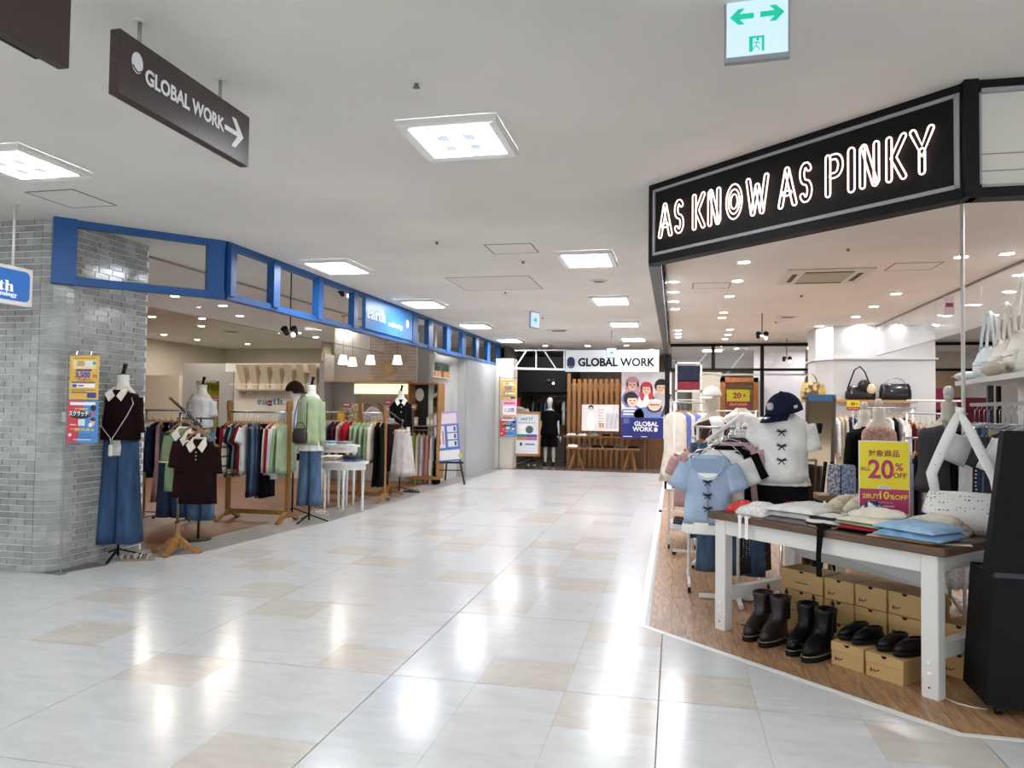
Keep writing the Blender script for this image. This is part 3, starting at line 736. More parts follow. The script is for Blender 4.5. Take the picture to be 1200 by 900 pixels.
part('cord',MB().tube([(.09,-.05,1.62),(.15,-.10,1.5),(.12,-.16,1.38),(.0,-.175,1.17),(-.01,-.178,1.10),(-.02,-.175,1.17),(-.11,-.165,1.28),(-.14,-.13,1.38)],.004,6).sm(),mat('#dcdcdc',.3,.5),nk)
part('pouch',MB().cbox(-.03,-.20,1.0,.008,-.17,1.11,.012),mat('#e5e1d6',.5),nk)
def sandal(loc,rz,label,m,m2,group=None,sc=1):
    t=thing('sandal',label,'shoe',loc,rz,group)
    sole=[(.045*sc*math.cos(a)*(1.0 if math.sin(a)>0 else .8),.125*sc*math.sin(a)) for a in [2*PI*k/18 for k in range(18)]]
    part('sole',MB().prz(sole,0,.022*sc),m2,t)
    for yy in (.06,.0,-.07): part('strap',MB().tube([(-.042*sc,yy*sc,.02*sc),(-.03*sc,yy*sc,.05*sc),(0,yy*sc,.062*sc),(.03*sc,yy*sc,.05*sc),(.042*sc,yy*sc,.02*sc)],.008*sc,6,flat=.5).sm(),m,t)
    return t
x,y=atz(152,657); sandal((x,y,0),1.9,'pale strappy sandal on the floor right behind the black mannequin foot by the pillar',mat('#b9aa98',.5),mat('#8a7c6e',.6))
x,y=atz(167,656); sandal((x,y,0),1.7,'pale strappy sandal beside its mate nearer the wooden pedestal stand',mat('#cfc2b2',.5),mat('#8a7c6e',.6))
# ---------------------------------------------------------------- wooden pedestal stand with slanting arm and three polo shirts
OAK2=wood('#a9793f','#7d5527')
def pedestal(x,y,label,arm_lo,arm_hi,rz=0,pr=.018,h=1.35):
    t=thing('pedestal_stand',label,'clothes stand',(x,y,0),rz)
    part('column',MB().lathe([(.045,.06),(.05,.12),(.04,.16),(.022,.2),(.02,.3)],n=14).sm(),OAK2,t)
    part('pole',MB().cyl(0,0,.28,h,.013,n=10).sm(),mat('#8f8676',.35,.8),t)
    prof=[(.03,.16),(.06,.15),(.12,.09),(.19,.055),(.245,.05),(.255,.02),(.235,.0),(.20,.0),(.19,.022),(.12,.035),(.06,.06),(.03,.06)]
    for k in range(4):
        a=.2+k*PI/2; part('foot',MB().prism(prof,-.024,.024).xf(Matrix.Rotation(a,4,'Z')),OAK2,t)
    Mi=Matrix.Rotation(-rz,4,'Z')@Matrix.Translation((-x,-y,0))
    lo,hi=Mi@Vector(arm_lo),Mi@Vector(arm_hi)
    part('arm',MB().bar(lo,hi,.02),mat('#4d4a48',.3,.9),t)
    for k in range(5):
        p=lo.lerp(hi,.12+.2*k); part('stud',MB().tube([p,p+Vector((0,0,.028))],.005,6),mat('#4d4a48',.3,.9),t)
    return t
x,y=atz(207,648)
LO=aty(236,500,6.35); HI=aty(199,466,6.85)
pedestal(x,y,'turned wooden pedestal stand with slanting dark arm carrying three polo shirts',LO,HI,h=1.42)
lo,hi=Vector(LO),Vector(HI)
POL=[('dark brown polo shirt with cream collar, front of the three on the slanting arm',BROWN,mat('#dcd3c4',.8),0.0),('dark polo shirt with cream collar, middle of the three on the slanting arm',fab('#2c1618'),mat('#e4dccd',.8),.16),('sage green polo shirt with white collar, hindmost of the three on the slanting arm',SAGE,mat('#ece8dc',.8),.33)]
for k,(lb,m,cm,u) in enumerate(POL):
    p=lo.lerp(hi,u+.05); dx=(.01,-.0,-.035)[k]
    g=thing('polo_shirt',lb,'shirt',(p.x+dx-.01,p.y,p.z-.14),.22,'polo shirts on the slanting arm')
    part('bodice',g_body(.33,.62,.10,hemw=.37,fold=.035,seed=k,k=7,neck=.055),m,g)
    for s in (-1,1):
        part('sleeve',g_sleeve(s,.34,.26,8,.10,.065,.065,seed=k),m,g)
        if k==2:part('cuff',MB().tube([(s*.172+.066*math.cos(a),.05*math.sin(a),-.33) for a in [2*PI*q/16 for q in range(16)]],.007,6,closed=True),cm,g)
    part('collar',g_collar(.42,.10),cm,g)
    part('placket',MB().box(-.014,-.066,-.22,.014,-.055,-.09),m,g)
    for q in range(3): part('button',MB().cyl(0,0,-.002,.002,.006,n=8).xf(Matrix.Translation((0,-.068,-.12-.035*q))@Matrix.Rotation(PI/2,4,'X')),cm,g)
    hanger(g,.26,OAK2,h=.055,top=.17)
# ---------------------------------------------------------------- racks
def rack(name,label,p,q,zr,m=OAK2,postw=.055,foot=.26,postz=None,base=True,metal=False,mid=True):
    p=Vector((p[0],p[1],0));q=Vector((q[0],q[1],0)); d=q-p; L=d.length; a=math.atan2(d.y,d.x)
    t=thing(name,label,'clothes rack',p[:],a); pz=postz or zr+.1
    for x in (0,L):
        if metal: 
            part('post',MB().cyl(x,0,.03,zr,.014,n=10).sm(),m,t)
            part('foot',MB().bar((x,-foot,.045),(x,foot,.045),.026),m,t)
            for s in (-1,1): part('caster',MB().cyl(0,0,-.012,.012,.024,n=12).xf(Matrix.Translation((x,s*foot*.92,.0245))@Matrix.Rotation(PI/2,4,'Y')),BLACKM,t)
        else:
            part('post',MB().cbox(x-postw/2,-postw/2,.06,x+postw/2,postw/2,pz,.006),m,t)
            part('post_head',MB().lathe([(postw*.72,pz-.13),(postw*.8,pz-.11),(postw*.8,pz-.03),(postw*.62,pz+.0)],x=x,n=8),m,t)
            part('foot',MB().prism([(-foot,0),(-foot+.04,0),(-.1,.06),(.1,.06),(foot-.04,0),(foot,0),(foot,.03),(.06,.13),(-.06,.13),(-foot,.03)],-.025,.025).xf(Matrix.Translation((x,0,0))@Matrix.Rotation(PI/2,4,'Z')),m,t)
    part('rail',MB().tube([(-.04,0,zr),(L+.04,0,zr)],.012,10).sm(),STEEL,t)
    if mid: part('stretcher',MB().bar((0,0,.12),(L,0,.12),.05 if not metal else .02,.06 if not metal else .02),m,t)
    return t,p,d,a
def fill(p,d,a,zr,items,where,group,u0=.04,u1=.96,dz=0,w=.40,t=.05,tilt=0,hm=None,jit=.12):
    n=len(items)
    for k,it in enumerate(items):
        kind,m,desc=it[0],it[1],it[2]
        u=u0+(u1-u0)*(k/(max(n-1,1))); c=p+d*u
        cat={'tee':'shirt','long':'shirt','polo':'shirt','jeans':'jeans','trousers':'trousers','skirt':'skirt','dress':'dress','cami':'top','jacket':'jacket'}[kind]
        garment(kind,m,'%s, %s %s'%(desc,ORD[min(k,27)],where),cat,(c.x,c.y,zr),a+PI/2+R.uniform(-jit,jit)+tilt,group,hm=hm,var=k%5,w=w,t=t,top=.15)
RED=fab('#b3202c'); WHT=fab('#ecebe8'); BLKF=fab('#08080b'); NAVY=fab('#1f2740'); GREY=fab('#9b9ca1'); GREEN=fab('#a3b592'); CRM=fab('#d9cfbd'); TAN=fab('#b3a389'); PINKF=fab('#c79a9d'); PALE=fab('#cdbfc0'); LBL=fab('#9db6d4'); CHAR=fab('#3a3a3f'); MAUVE=fab('#b5a3b5'); WINE=fab('#5c1e2c')
DEN1=mat('#24395c',.85,kind='denim',c2='#172742'); DEN2=mat('#6d86a5',.85,kind='denim',c2='#4b6484'); DEN3=mat('#25304a',.85,kind='denim',c2='#1a2238'); DEN4=mat('#526c8b',.85,kind='denim',c2='#3a506d')
PLAID=mat('#dcd3c4',.85,kind='plaid',scale=2.6,c2='#6d5648'); CHK=mat('#d8ccb5',.85,kind='plaid',scale=2.2,c2='#4a3e36')
# rack one
p1=(-5.72,8.72); q1=(-4.86,8.72)
_,p,d,a=rack('clothes_rack','wooden post rack beside the light green mannequin, filled with red, white and denim clothes',p1,q1,1.41,postz=1.56)
it=[('tee',BLKF,'black T-shirt'),('long',RED,'bright red long shirt'),('long',PLAID,'cream plaid long shirt'),('tee',NAVY,'navy T-shirt'),('tee',GREY,'grey T-shirt'),('tee',CHAR,'charcoal T-shirt'),('tee',RED,'red T-shirt'),('tee',WHT,'white T-shirt'),('jeans',DEN1,'dark blue jeans'),('jeans',DEN1,'dark blue jeans'),('jeans',DEN2,'faded blue jeans'),('jeans',DEN2,'faded blue jeans'),('trousers',DEN3,'navy trousers'),('trousers',BLKF,'black trousers'),('long',CRM,'cream long shirt'),('long',RED,'red long shirt'),('long',WHT,'white long shirt'),('long',WHT,'white long shirt'),('long',GREEN,'light green long shirt'),('long',GREEN,'light green ruched long shirt')]
fill(p,d,a,1.41,it,'from the pillar end of the front rack','clothes on the front wooden rack',.0,.96,t=.042)
# rack behind it, right
p2=(-5.78,11.0); q2=(-4.62,11.0)
_,p,d,a=rack('clothes_rack','wooden rack behind the white half-round table holding black, red and light green tops',p2,(q2[0]+.15,q2[1]),1.40,postz=1.50)
part('mid_post',MB().cbox(.86,-.035,.06,.93,.035,1.56,.006),OAK2,_)
it=[('long',BLKF,'black dotted shirt'),('long',CHK,'beige checked shirt'),('long',CHK,'beige checked shirt'),('long',BLKF,'black long shirt'),('long',GREY,'pale grey shirt'),('long',CRM,'off-white shirt'),('long',NAVY,'navy long shirt'),('long',WINE,'wine red shirt'),('long',PALE,'pale pink shirt'),('long',RED,'red long shirt'),('long',RED,'red long shirt'),('long',GREEN,'light green long shirt'),('long',GREEN,'light green long shirt'),('long',GREEN,'light green long shirt'),('long',GREEN,'light green long shirt'),('long',CRM,'cream long shirt'),('dress',BLKF,'long black dress'),('dress',BLKF,'long black dress')]
fill(p,d,a,1.40,it,'along the rear wooden rack from the green mannequin','clothes on the rear wooden rack',-.02,.98,t=.05)
# rack by the pillar
pa=aty(172,480,8.3); qa=aty(222,480,8.3)
_,p,d,a=rack('clothes_rack','steel rack behind the polo shirts holding pink shirts and dark jeans',(pa[0],8.3),(qa[0],8.3),1.42,m=STEEL,metal=True,foot=.2)
it=[('long',PALE,'pale pink striped shirt'),('long',OFFW,'off-white loose shirt'),('long',NAVY,'navy shirt'),('dress',PINKF,'dusty pink long dress'),('jeans',BLKF,'black trousers'),('jeans',DEN1,'dark blue jeans'),('jeans',DEN1,'dark blue jeans'),('jeans',DEN3,'indigo jeans')]
fill(p,d,a,1.42,it,'from the pillar on the steel rack','clothes on the steel rack by the pillar',.02,1.0,t=.055)
# the same pattern: jeans hanging low under the polos
for k,(dx,m,lb) in enumerate(((-.20,DEN1,'dark blue jeans hanging low beneath the polo shirts, side nearer the pillar'),(.09,DEN4,'mid blue jeans hanging low beneath the polo shirts, side nearer the rack foot'))):
    pos=aty(222,500,7.1)
    garment('jeans',m,lb,'jeans',(pos[0]+dx,7.1+.1*k,1.34),.2,'jeans below the polo shirts',var=k,w=.36,t=.10,top=.15)
t=thing('clothes_rail','short dark steel waterfall rail carrying the low blue jeans','clothes rack',(pos[0],7.3,0)); part('pole',MB().cyl(0,0,0.01,1.36,.013,n=10).sm(),mat('#4d4a48',.3,.9),t); part('foot',MB().cyl(0,0,0.001,.015,.14,n=20),mat('#4d4a48',.3,.9),t); part('arm',MB().bar((-.15,-.2,1.345),(.15,0,1.345),.02),mat('#4d4a48',.3,.9),t)
# ---------------------------------------------------------------- more left mannequins
def bagthing(name,label,loc,rz,m,w,h,d,strap=None,flap=False,body_r=.02,cat='bag',hm=None,slouch=0):
    t=thing(name,label,cat,loc,rz)
    rs=[]
    for z,k,dd in ((0,.92,.8),(.02*h/.2,1,1),(h*.5,1.0,.95),(h*.85,.93-slouch,.6),(h,.86-slouch,.28)):
        rs.append(ring(0,0,z,w/2*k,d/2*dd,n=20,pw=4))
    part('body',MB().loft(rs).sm(),m,t)
    if strap:
        hm=hm or m
        for yy in ((-.012,.012) if strap!='one' else (0,)):
            hh=strap if isinstance(strap,(int,float)) else .2
            part('handle',MB().tube([(w*.32*math.cos(a),yy*(d*20 if d>.1 else 1),h*.9+hh*math.sin(a)) for a in [PI*k/12 for k in range(13)]],.007,6).sm(),hm,t)
    if flap: part('clasp',MB().box(-.02,-d*.5-.004,h*.55,.02,-d*.5+.004,h*.68),CHROME,t)
    return t
# white T-shirt mannequin
pos=aty(237,480,8.6)
m2=thing('mannequin','headless mannequin in white T-shirt and black patterned skirt behind the slanting arm','mannequin',(pos[0],8.6,0),.1)
stand(m2,.9,spread=.22); part('torso',torso(.29,.19).xf(Matrix.Translation((0,0,1.60))),SKIN,m2); finial(m2,1.755)
worn_top(m2,1.61,.28,.19,.42,fab('#f2f2ef'),'short',fold=.03,slw=.065,ang=10)
part('skirt',skirt_mb(.32,.72,.19,1.3,k=7,seed=2).xf(Matrix.Translation((0,0,1.2))),mat('#d7d7d2',.8,kind='motley',scale=42,c2='#121214'),m2)
st=part('shoulder_strap',MB().tube([(-.10,-.06,1.63),(-.14,-.13,1.5),(-.12,-.16,1.3),(-.08,-.16,1.18)],.005,6),NAVY,m2)
# green top mannequin with jeans and bag
x,y=atz(362,612)
m3=thing('mannequin','headless mannequin in light green gathered top and faded jeans at the front rack end','mannequin',(x,y,0),.15)
stand(m3,.8,spread=.24,rot=.2); part('torso',torso(.28,.20).xf(Matrix.Translation((0,0,1.61))),SKIN,m3); finial(m3,1.765)
worn_top(m3,1.62,.28,.20,.62,fab('#abba96'),'long',fold=.06,k=8,ang=5)
part('lace_hem',skirt_mb(.33,.14,.22,1.15,k=10,seed=1).xf(Matrix.Translation((0,0,1.06))),fab('#ebe9e4'),m3,label='white lace hem')
part('waistband',waist_mb(.29,.19).xf(Matrix.Translation((0,0,1.12))),DEN2,m3)
for s in (-1,1): part('trouser_leg',trouser_leg(s,.29,.86,.16,flare=1.2,seed=1).xf(Matrix.Translation((0,0,1.08))),DEN4,m3)
b=thing('shoulder_bag','small dark brown handbag on a long strap worn by the green top mannequin','bag',(x-.06,y-.17,1.02),.15)
part('body',MB().loft([ring(0,0,z,r_,dd,n=20,pw=3) for z,r_,dd in ((0,.085,.035),(.03,.10,.045),(.13,.098,.04),(.19,.08,.02))]).sm(),mat('#2a2322',.4),b)
part('handle',MB().tube([(.06*math.cos(a),-.0,.18+.09*math.sin(a)) for a in [PI*k/10 for k in range(11)]],.006,6).sm(),mat('#2a2322',.4),b)
part('strap',MB().tube([(-.085,.0,.17),(-.075,-.0,.35),(-.03,.0,.56),(.02,.08,.615),(.07,.05,.56),(.085,-.0,.35),(.085,0,.17)],.006,6).sm(),mat('#2a2322',.4),b)
# cap and pale blue shirt mannequin behind rack one
pos=aty(345,480,9.3)
m4=thing('mannequin','mannequin in a pale blue and white shirt standing behind the front wooden rack','mannequin',(pos[0],9.3,0),.0)
stand(m4,.9,spread=.22); part('torso',torso(.30,.19).xf(Matrix.Translation((0,0,1.47))),SKIN,m4); worn_top(m4,1.48,.28,.19,.6,fab('#d5e0ee'),'short',fold=.05)
part('head',MB().ell((0,0,1.66),(.075,.09,.10)).sm(),SKIN,m4)
def cap_(label,loc,rz,m,m2=None,s=1,tilt=0,emb=None):
    t=thing('baseball_cap',label,'cap',loc,rz)
    MT=Matrix.Rotation(tilt,4,'X')
    rs=[]
    for i in range(8):
        a=PI/2*i/8; rs.append([(s*.098*math.cos(a)*math.cos(2*PI*k/20),s*.112*math.cos(a)*math.sin(2*PI*k/20),s*.115*math.sin(a)) for k in range(20)])
    part('crown',MB().loft(rs).sm().xf(MT),m,t)
    br=[]
    for i in range(9):
        u=-1+2*i/8; br.append((s*.085*u, -s*(.075+.035*(1-u*u)), u))
    vs=[];fs=[]
    for x,y,u in br: vs+=[(x,y+.02*s,.004*s),(x*1.0,y-s*.075*(1-u*u*.85),-.016*s*(1-.2*u*u)-.012*s*u*u),(x,y-s*.075*(1-u*u*.85),-.021*s*(1-.2*u*u)-.012*s*u*u),(x,y+.02*s,-.003*s)]
    for i in range(8):
        for k in range(4): fs.append((i*4+k,i*4+(k+1)%4,(i+1)*4+(k+1)%4,(i+1)*4+k))
    part('brim',MB().add(vs,fs+[(0,1,2,3),(35,34,33,32)]).xf(MT),m2 or m,t)
    part('button',MB().ell((0,0,s*.116),(s*.009,s*.009,s*.006),8,5).xf(MT),m,t)
    return t
cap_('dark brown baseball cap on the mannequin behind the front rack, brim to the right',(pos[0],9.3,1.70),1.2,fab('#2c1a15'),s=1.25)
# ---------------------------------------------------------------- white half round tables
TWH=mat('#dfdfdd',.4)
def round_table(label,x,y,z,r,legs,half=False,rz=0):
    t=thing('display_table',label,'table',(x,y,0),rz)
    pts=[(r*math.cos(2*PI*k/32),r*.72*math.sin(2*PI*k/32)) for k in range(32)]
    part('tabletop',MB().prz(pts,z-.03,z),TWH,t)
    part('apron',MB().prz([(a*.88,b*.88) for a,b in pts],z-.11,z-.03),TWH,t)
    for lx,ly in legs: part('leg',MB().lathe([(.014,0),(.013,.05),(.018,.1),(.019,.3),(.025,z-.2),(.027,z-.11)],x=lx*r,y=ly*r*.7,n=12).sm(),TWH,t)
    return t
tx,ty=-4.58,9.78
round_table('low white oval table with turned legs in front of the rear wooden rack',tx,ty,.72,.36,((-.62,-.55),(.25,-.82),(.72,.25),(-.45,.7)))
round_table('higher white table behind the low oval one, with pale folded tops',-4.95,10.35,.92,.34,((-.6,-.5),(.6,-.5),(.6,.5),(-.6,.5)))
def folded(label,x,y,z,w,d,n,ms,rz=0,cat='folded clothes',name='folded_top',h=.022,group=None):
    h*=1.15
    # a pile: every folded piece is a thing of its own
    for k in range(n):
        m=ms[k%len(ms)][0]; t=thing(name,(ms[k%len(ms)][1]+' '+label+(', %s'%(('lowest','second up','third up','topmost')[k if k<n-1 else 3]) if n>1 else '')),cat,(x+R.uniform(-.01,.01),y+R.uniform(-.01,.01),z+k*h),rz+R.uniform(-.12,.12),group)
        mb=MB(); ww,dd=w*R.uniform(.92,1.04),d*R.uniform(.92,1.04); ph=R.uniform(0,6)
        rs=[]
        for u,hh in ((0,.15),(.06,.75),(.3,1.0),(.6,.92),(.9,.85),(1,.25)):
            yy=-dd/2+dd*u; top=[]; bot=[]
            for i in range(13):
                s=-1+2*i/12; e=(1-abs(s)**6)
                top.append((s*ww/2,yy+.006*math.sin(3*s+ph),h*hh*(.35+.65*e)*(1+.10*math.sin(7*s+ph+u*4)))); bot.append((s*ww/2,yy,0.0))
            rs.append(bot+top[::-1])
        mb.loft(rs); part('fold',mb.sm(),m,t)
folded('folded on the low white oval table',tx-.16,ty-.05,.72,.24,.26,3,[(CRM,'cream top'),(fab('#d7c9b2'),'beige top'),(OFFW,'off-white top')],h=.026)
folded('folded on the low oval table towards the aisle',tx+.12,ty-.02,.72,.24,.24,3,[(DEN2,'pale blue denim top'),(DEN4,'mid blue denim top'),(CHAR,'charcoal top')],h=.026)
folded('folded on the higher white table',-5.08,10.30,.92,.22,.26,2,[(WHT,'white top'),(LBL,'pale blue top')],h=.026)
folded('folded on the higher white table nearer the aisle',-4.83,10.32,.92,.22,.26,2,[(WHT,'white printed top'),(GREY,'grey top')],h=.026)
# pedestal two with skirts and black cardigan mannequin
x,y=atz(455,580); LO=aty(472,494,11.4); HI=aty(443,473,12.0)
pedestal(x,y,'turned wooden pedestal stand with slanting steel arm carrying pale skirts',LO,HI,h=1.35)
lo,hi=Vector(LO),Vector(HI)
for k,(m,lb) in enumerate(((fab('#cfc6c2'),'pale greige gathered skirt'),(fab('#3a2523'),'dark brown gathered skirt'),(fab('#b6b2b8'),'grey lilac gathered skirt'),(fab('#c2b8a6'),'beige gathered skirt'))):
    p=lo.lerp(hi,.02+k*.3); garment('skirt',m,'%s on the slanting steel arm, %s from its lower end'%(lb,ORD[k]),'skirt',(p.x,p.y,p.z+.02),.15,'skirts on the slanting steel arm',var=k,w=.36,t=.14,top=.16)
pos=atz(468,577)
m5=thing('mannequin','headless mannequin in black cardigan and long pale skirt near the planter wall','mannequin',(pos[0],pos[1],0),.35)
stand(m5,.9,spread=.24); part('torso',torso(.29,.20).xf(Matrix.Translation((0,0,1.62))),SKIN,m5); finial(m5,1.775)
worn_top(m5,1.63,.30,.21,.55,BLKF,'long',fold=.05,ang=6)
part('collar',g_collar(.30,.25).xf(Matrix.Translation((0,0,1.645))),mat('#ecece8',.8),m5,label='white collar')
for k in range(4): part('button',MB().ell((.01,-.145,1.5-.09*k),(.01,.006,.01),8,5),mat('#e8e4d8',.3),m5)
part('skirt',skirt_mb(.42,.86,.26,1.45,k=9,seed=2).xf(Matrix.Translation((0,0,1.15))),fab('#d6d0cb'),m5)
for k,(px,lb) in enumerate(((479,'dark sandal on the floor at the foot of the black cardigan mannequin, nearer its pole'),(485,'dark sandal at the foot of the black cardigan mannequin, nearer the aisle'))):
    a_=atz(px,577); sandal((a_[0],a_[1],0),1.3,lb,mat('#2b2c38',.5),mat('#23242c',.6))
pos=atz(378,604); sandal((pos[0],pos[1],0),1.2,'white slip-on shoe on the floor beside the black tripod foot of the green top mannequin',mat('#e8e6e2',.5),mat('#d8d5cf',.6))
pos=atz(372,602); sandal((pos[0]-.03,pos[1]+.06,0),1.4,'white slip-on shoe behind its mate under the low oval table',mat('#e8e6e2',.5),mat('#d8d5cf',.6))
# ---------------------------------------------------------------- shelf unit and brick panel on the back wall
x0,x1=-6.86,-5.15; yb=13.95
shf=thing('display_shelving','wooden wall shelving with lit cream strips under the brick panel','shelves',(x0,yb,0))
LW=mat('#e9dcc2',.5); SH=wood('#b39468','#94764c',x=True)
part('shelf',MB().box(0,-.30,1.98,1.72,.14,2.01),SH,shf); part('shelf',MB().box(0,-.30,1.17,1.72,.14,1.2),SH,shf)
part('back_panel',MB().box(.5,.10,1.2,1.72,.14,1.98),mat('#8f8370',.6),shf); part('light_strip',MB().box(.5,.03,1.76,1.72,.09,1.96),mat('#fff1cf',.5,emit=.9),shf); part('light_strip',MB().box(.35,.03,.98,1.72,.09,1.16),mat('#fff1cf',.5,emit=.9),shf)
part('side_panel',MB().box(-.03,-.3,0,.0,.14,2.55),gwall,shf)
bp=struct('wall_brick_panel',MB().box(-6.05,14.03,2.0,-5.03,14.1,3.0),mat('#d8cfc6',.7))
mbp=mat('#b9a79b',.6,kind='brick'); bme=MB().box(0,-.012,0,.192,0,.058).mesh('brick')
for r in range(15):
    for k in range(6):
        xx=-6.05+k*.2+(r%2)*.1-.1
        if xx<-6.051 or xx+.19>-5.03: 
            if xx<-6.05 : xx=-6.05+.0; sc=.47
            elif xx+.09<-5.03: sc=.5
            else: continue
        else: sc=1
        if r<15 : o=part('brick',bme,mbp,bp); o.location=(xx,14.03,2.01+r*.066); o.scale=(sc,1,1)
clk=thing('wall_motif','faint round tan motif on the brick panel above the wooden shelf','wall decoration',(-5.63,14.0,2.28)); 
mo=MB(); 
for k in range(10): mo.prism(disc(.11*math.cos(k*PI/5),.11*math.sin(k*PI/5),.06,.06,10),-.004-.0005*(k%2),.0)
part('petal_ring',mo,mat('#b49a72',.7),clk); part('centre',MB().prism(disc(0,0,.09,.09),-.008,-.005),mat('#c2ab86',.7),clk)
def pix(o,px,py,yy): v=aty(px,py,yy); return v
# things on the shelf
v=aty(400,494,13.8); bagthing('handbag','bright yellow handbag standing on the lower wooden shelf',(v[0],13.8,1.2),0,mat('#d9a520',.5),.17,.2,.1,strap=.09)
for k,(px,w,mm,lb) in enumerate(((405.5,.13,mat('#c9c3ba',.7,kind='motley',scale=30,c2='#7d766d'),'grey patterned poster card on the wooden shelf next to the yellow handbag'),(411.5,.13,mat('#d2ccc4',.7,kind='motley',scale=24,c2='#8d867d'),'grey patterned poster card, second from the yellow handbag'),(420,.2,mat('#d8c6a4',.7,kind='motley',scale=18,c2='#a98e63'),'beige patterned fabric panel standing behind the shelf bags'),(455,.2,mat('#cdb7b4',.7,kind='motley',scale=20,c2='#8a6e6c'),'dusky floral panel at the aisle end of the wooden shelf'))):
    v=aty(px,470,13.9); t=thing('picture_card',lb,'picture',(v[0],13.88,1.2)); part('card',MB().box(-w/2,0,0,w/2,.015,.36),mm,t); part('stand',MB().box(-w*.3,-.02,0,w*.3,0,.02),LW,t)
v=aty(436,494,13.7)
t=thing('bag_pile','lilac grey soft bag leaning in a heap on the wooden shelf','bag',(v[0],13.72,1.2)); part('body',MB().loft([ring(0,0,z,r_,dd,n=20,amp=.05,k=4,pw=2.5) for z,r_,dd in ((0,.24,.08),(.08,.25,.09),(.2,.16,.06),(.30,.05,.03))]).sm(),mat('#c9bfca',.7,kind='motley',scale=16,c2='#a79dab'),t); part('handle',MB().tube([(-.12+.09*math.cos(a),0,.22+.13*math.sin(a)) for a in [PI*k/10 for k in range(11)]],.012,6).sm(),mat('#4b4d5c',.6),t)
# wooden niche with mirror and wall rack
fr=thing('display_niche','wooden framed niche with mirror and clothes rail next to the planter wall','shelves',(-5.10,14.0,0))
part('frame_top',MB().box(0,-.30,1.95,.62,.1,1.98),OAK2,fr)
for xx in (0,.6): part('frame_side',MB().box(xx,-.30,.15,xx+.03,.1,1.95),OAK2,fr)
part('frame_base',MB().box(0,-.34,.10,.63,.1,.16),OAK2,fr)
part('back_panel',MB().box(.03,.06,.16,.6,.09,1.95),mat('#1b1a1d',.5),fr)
part('rail',MB().tube([(.03,-.1,1.05),(.6,-.1,1.05)],.01,8),STEEL,fr)
part('shelf',MB().box(.03,-.2,1.12,.6,.08,1.135),SH,fr)
blob(fr,'plate_motif',.12,1.75,.09,.13,mat('#e8e6d6',.5),.05); 
part('arc_motif',MB().tube([(.6-.26*math.cos(a),.04,1.45+.35*math.sin(a)) for a in [PI*.12+k*.12 for k in range(11)]],.035,8).sm(),mat('#cfcfcd',.5),fr)
for k,(m,lb) in enumerate(((mat('#d9d3a8',.7),'cream box on the niche shelf'),(mat('#c8b7d6',.7),'lilac box on the niche shelf'),(mat('#d6dc3f',.7),'lime yellow box on the niche shelf'))):
    v=(.10,.36,.44)[k]; t=thing('gift_box',lb,'box',(-5.10+v,13.92,1.135)); part('carton',MB().cbox(-.035,-.03,0,.035,.03,.17,.004),m,t); part('label_patch',MB().box(-.025,-.032,.04,.025,-.03,.12),mat('#f2f0ea',.6),t)
for k,(m,lb) in enumerate(((mat('#a7b857',.8,kind='fabric'),'lime green dress'),(CRM,'off-white dress'),(PALE,'pale mauve dress'),(fab('#cf8f8b'),'salmon pink dress'),(WHT,'white dress'),(BLKF,'black dress'))):
    garment('dress',m,'%s in the wooden niche, %s from its inner side'%(lb,ORD[k]),'dress',(-5.10+.08+.095*k,13.9,1.05),PI/2+R.uniform(-.1,.1),'dresses in the wooden niche',var=k%3,w=.34,t=.06,top=.10)
# red sale placards
def placard(label,px,py,y,w,h,txt,m,rz=0,pole=.12,bold=.002,base=None,tm=None,sz=None):
    v=aty(px,py,y); pole=v[2]-(1.412 if base is None else base); t=thing('sale_placard',label,'sign',(v[0],y,v[2]-pole),rz)
    part('stem',MB().cyl(0,0,0,pole,.004,n=6),CHROME,t); part('plate',MB().box(-w/2,-.004,pole,w/2,.004,pole+h),m,t)
    flat(t,'border',-w/2+.006,pole+.006,w/2-.006,pole+.010,WHITEM,y=-.004); flat(t,'border',-w/2+.006,pole+h-.010,w/2-.006,pole+h-.006,WHITEM,y=-.004)
    text(t,txt,0,pole+h*.5,sz or h*.5,tm or WHITEM,y=-.006,bold=bold,sx=1)
    return t
SR=mat('#a52a3a',.5)
placard('red SALE placard above the rear wooden rack, nearest the yellow handbag',406,478,10.98,.14,.10,'SALE',SR)
placard('small red SALE placard standing between the shelf panels and the black cardigan mannequin',455,475.5,11.0,.09,.11,'SALE',SR,sz=.03)
placard('red SALE placard in front of the wooden niche',484,480,13.7,.16,.10,'SALE',SR,base=.102)
placard('pink SALE placard in front of the olive curtain beside the wooden rack post',253,473,9.2,.075,.11,'SALE',mat('#d4506a',.5),sz=.028,base=.003)
placard('small dark red SALE placard below the blue wall lettering',316,476,10.2,.07,.09,'SALE',SR,sz=.025,base=.003)
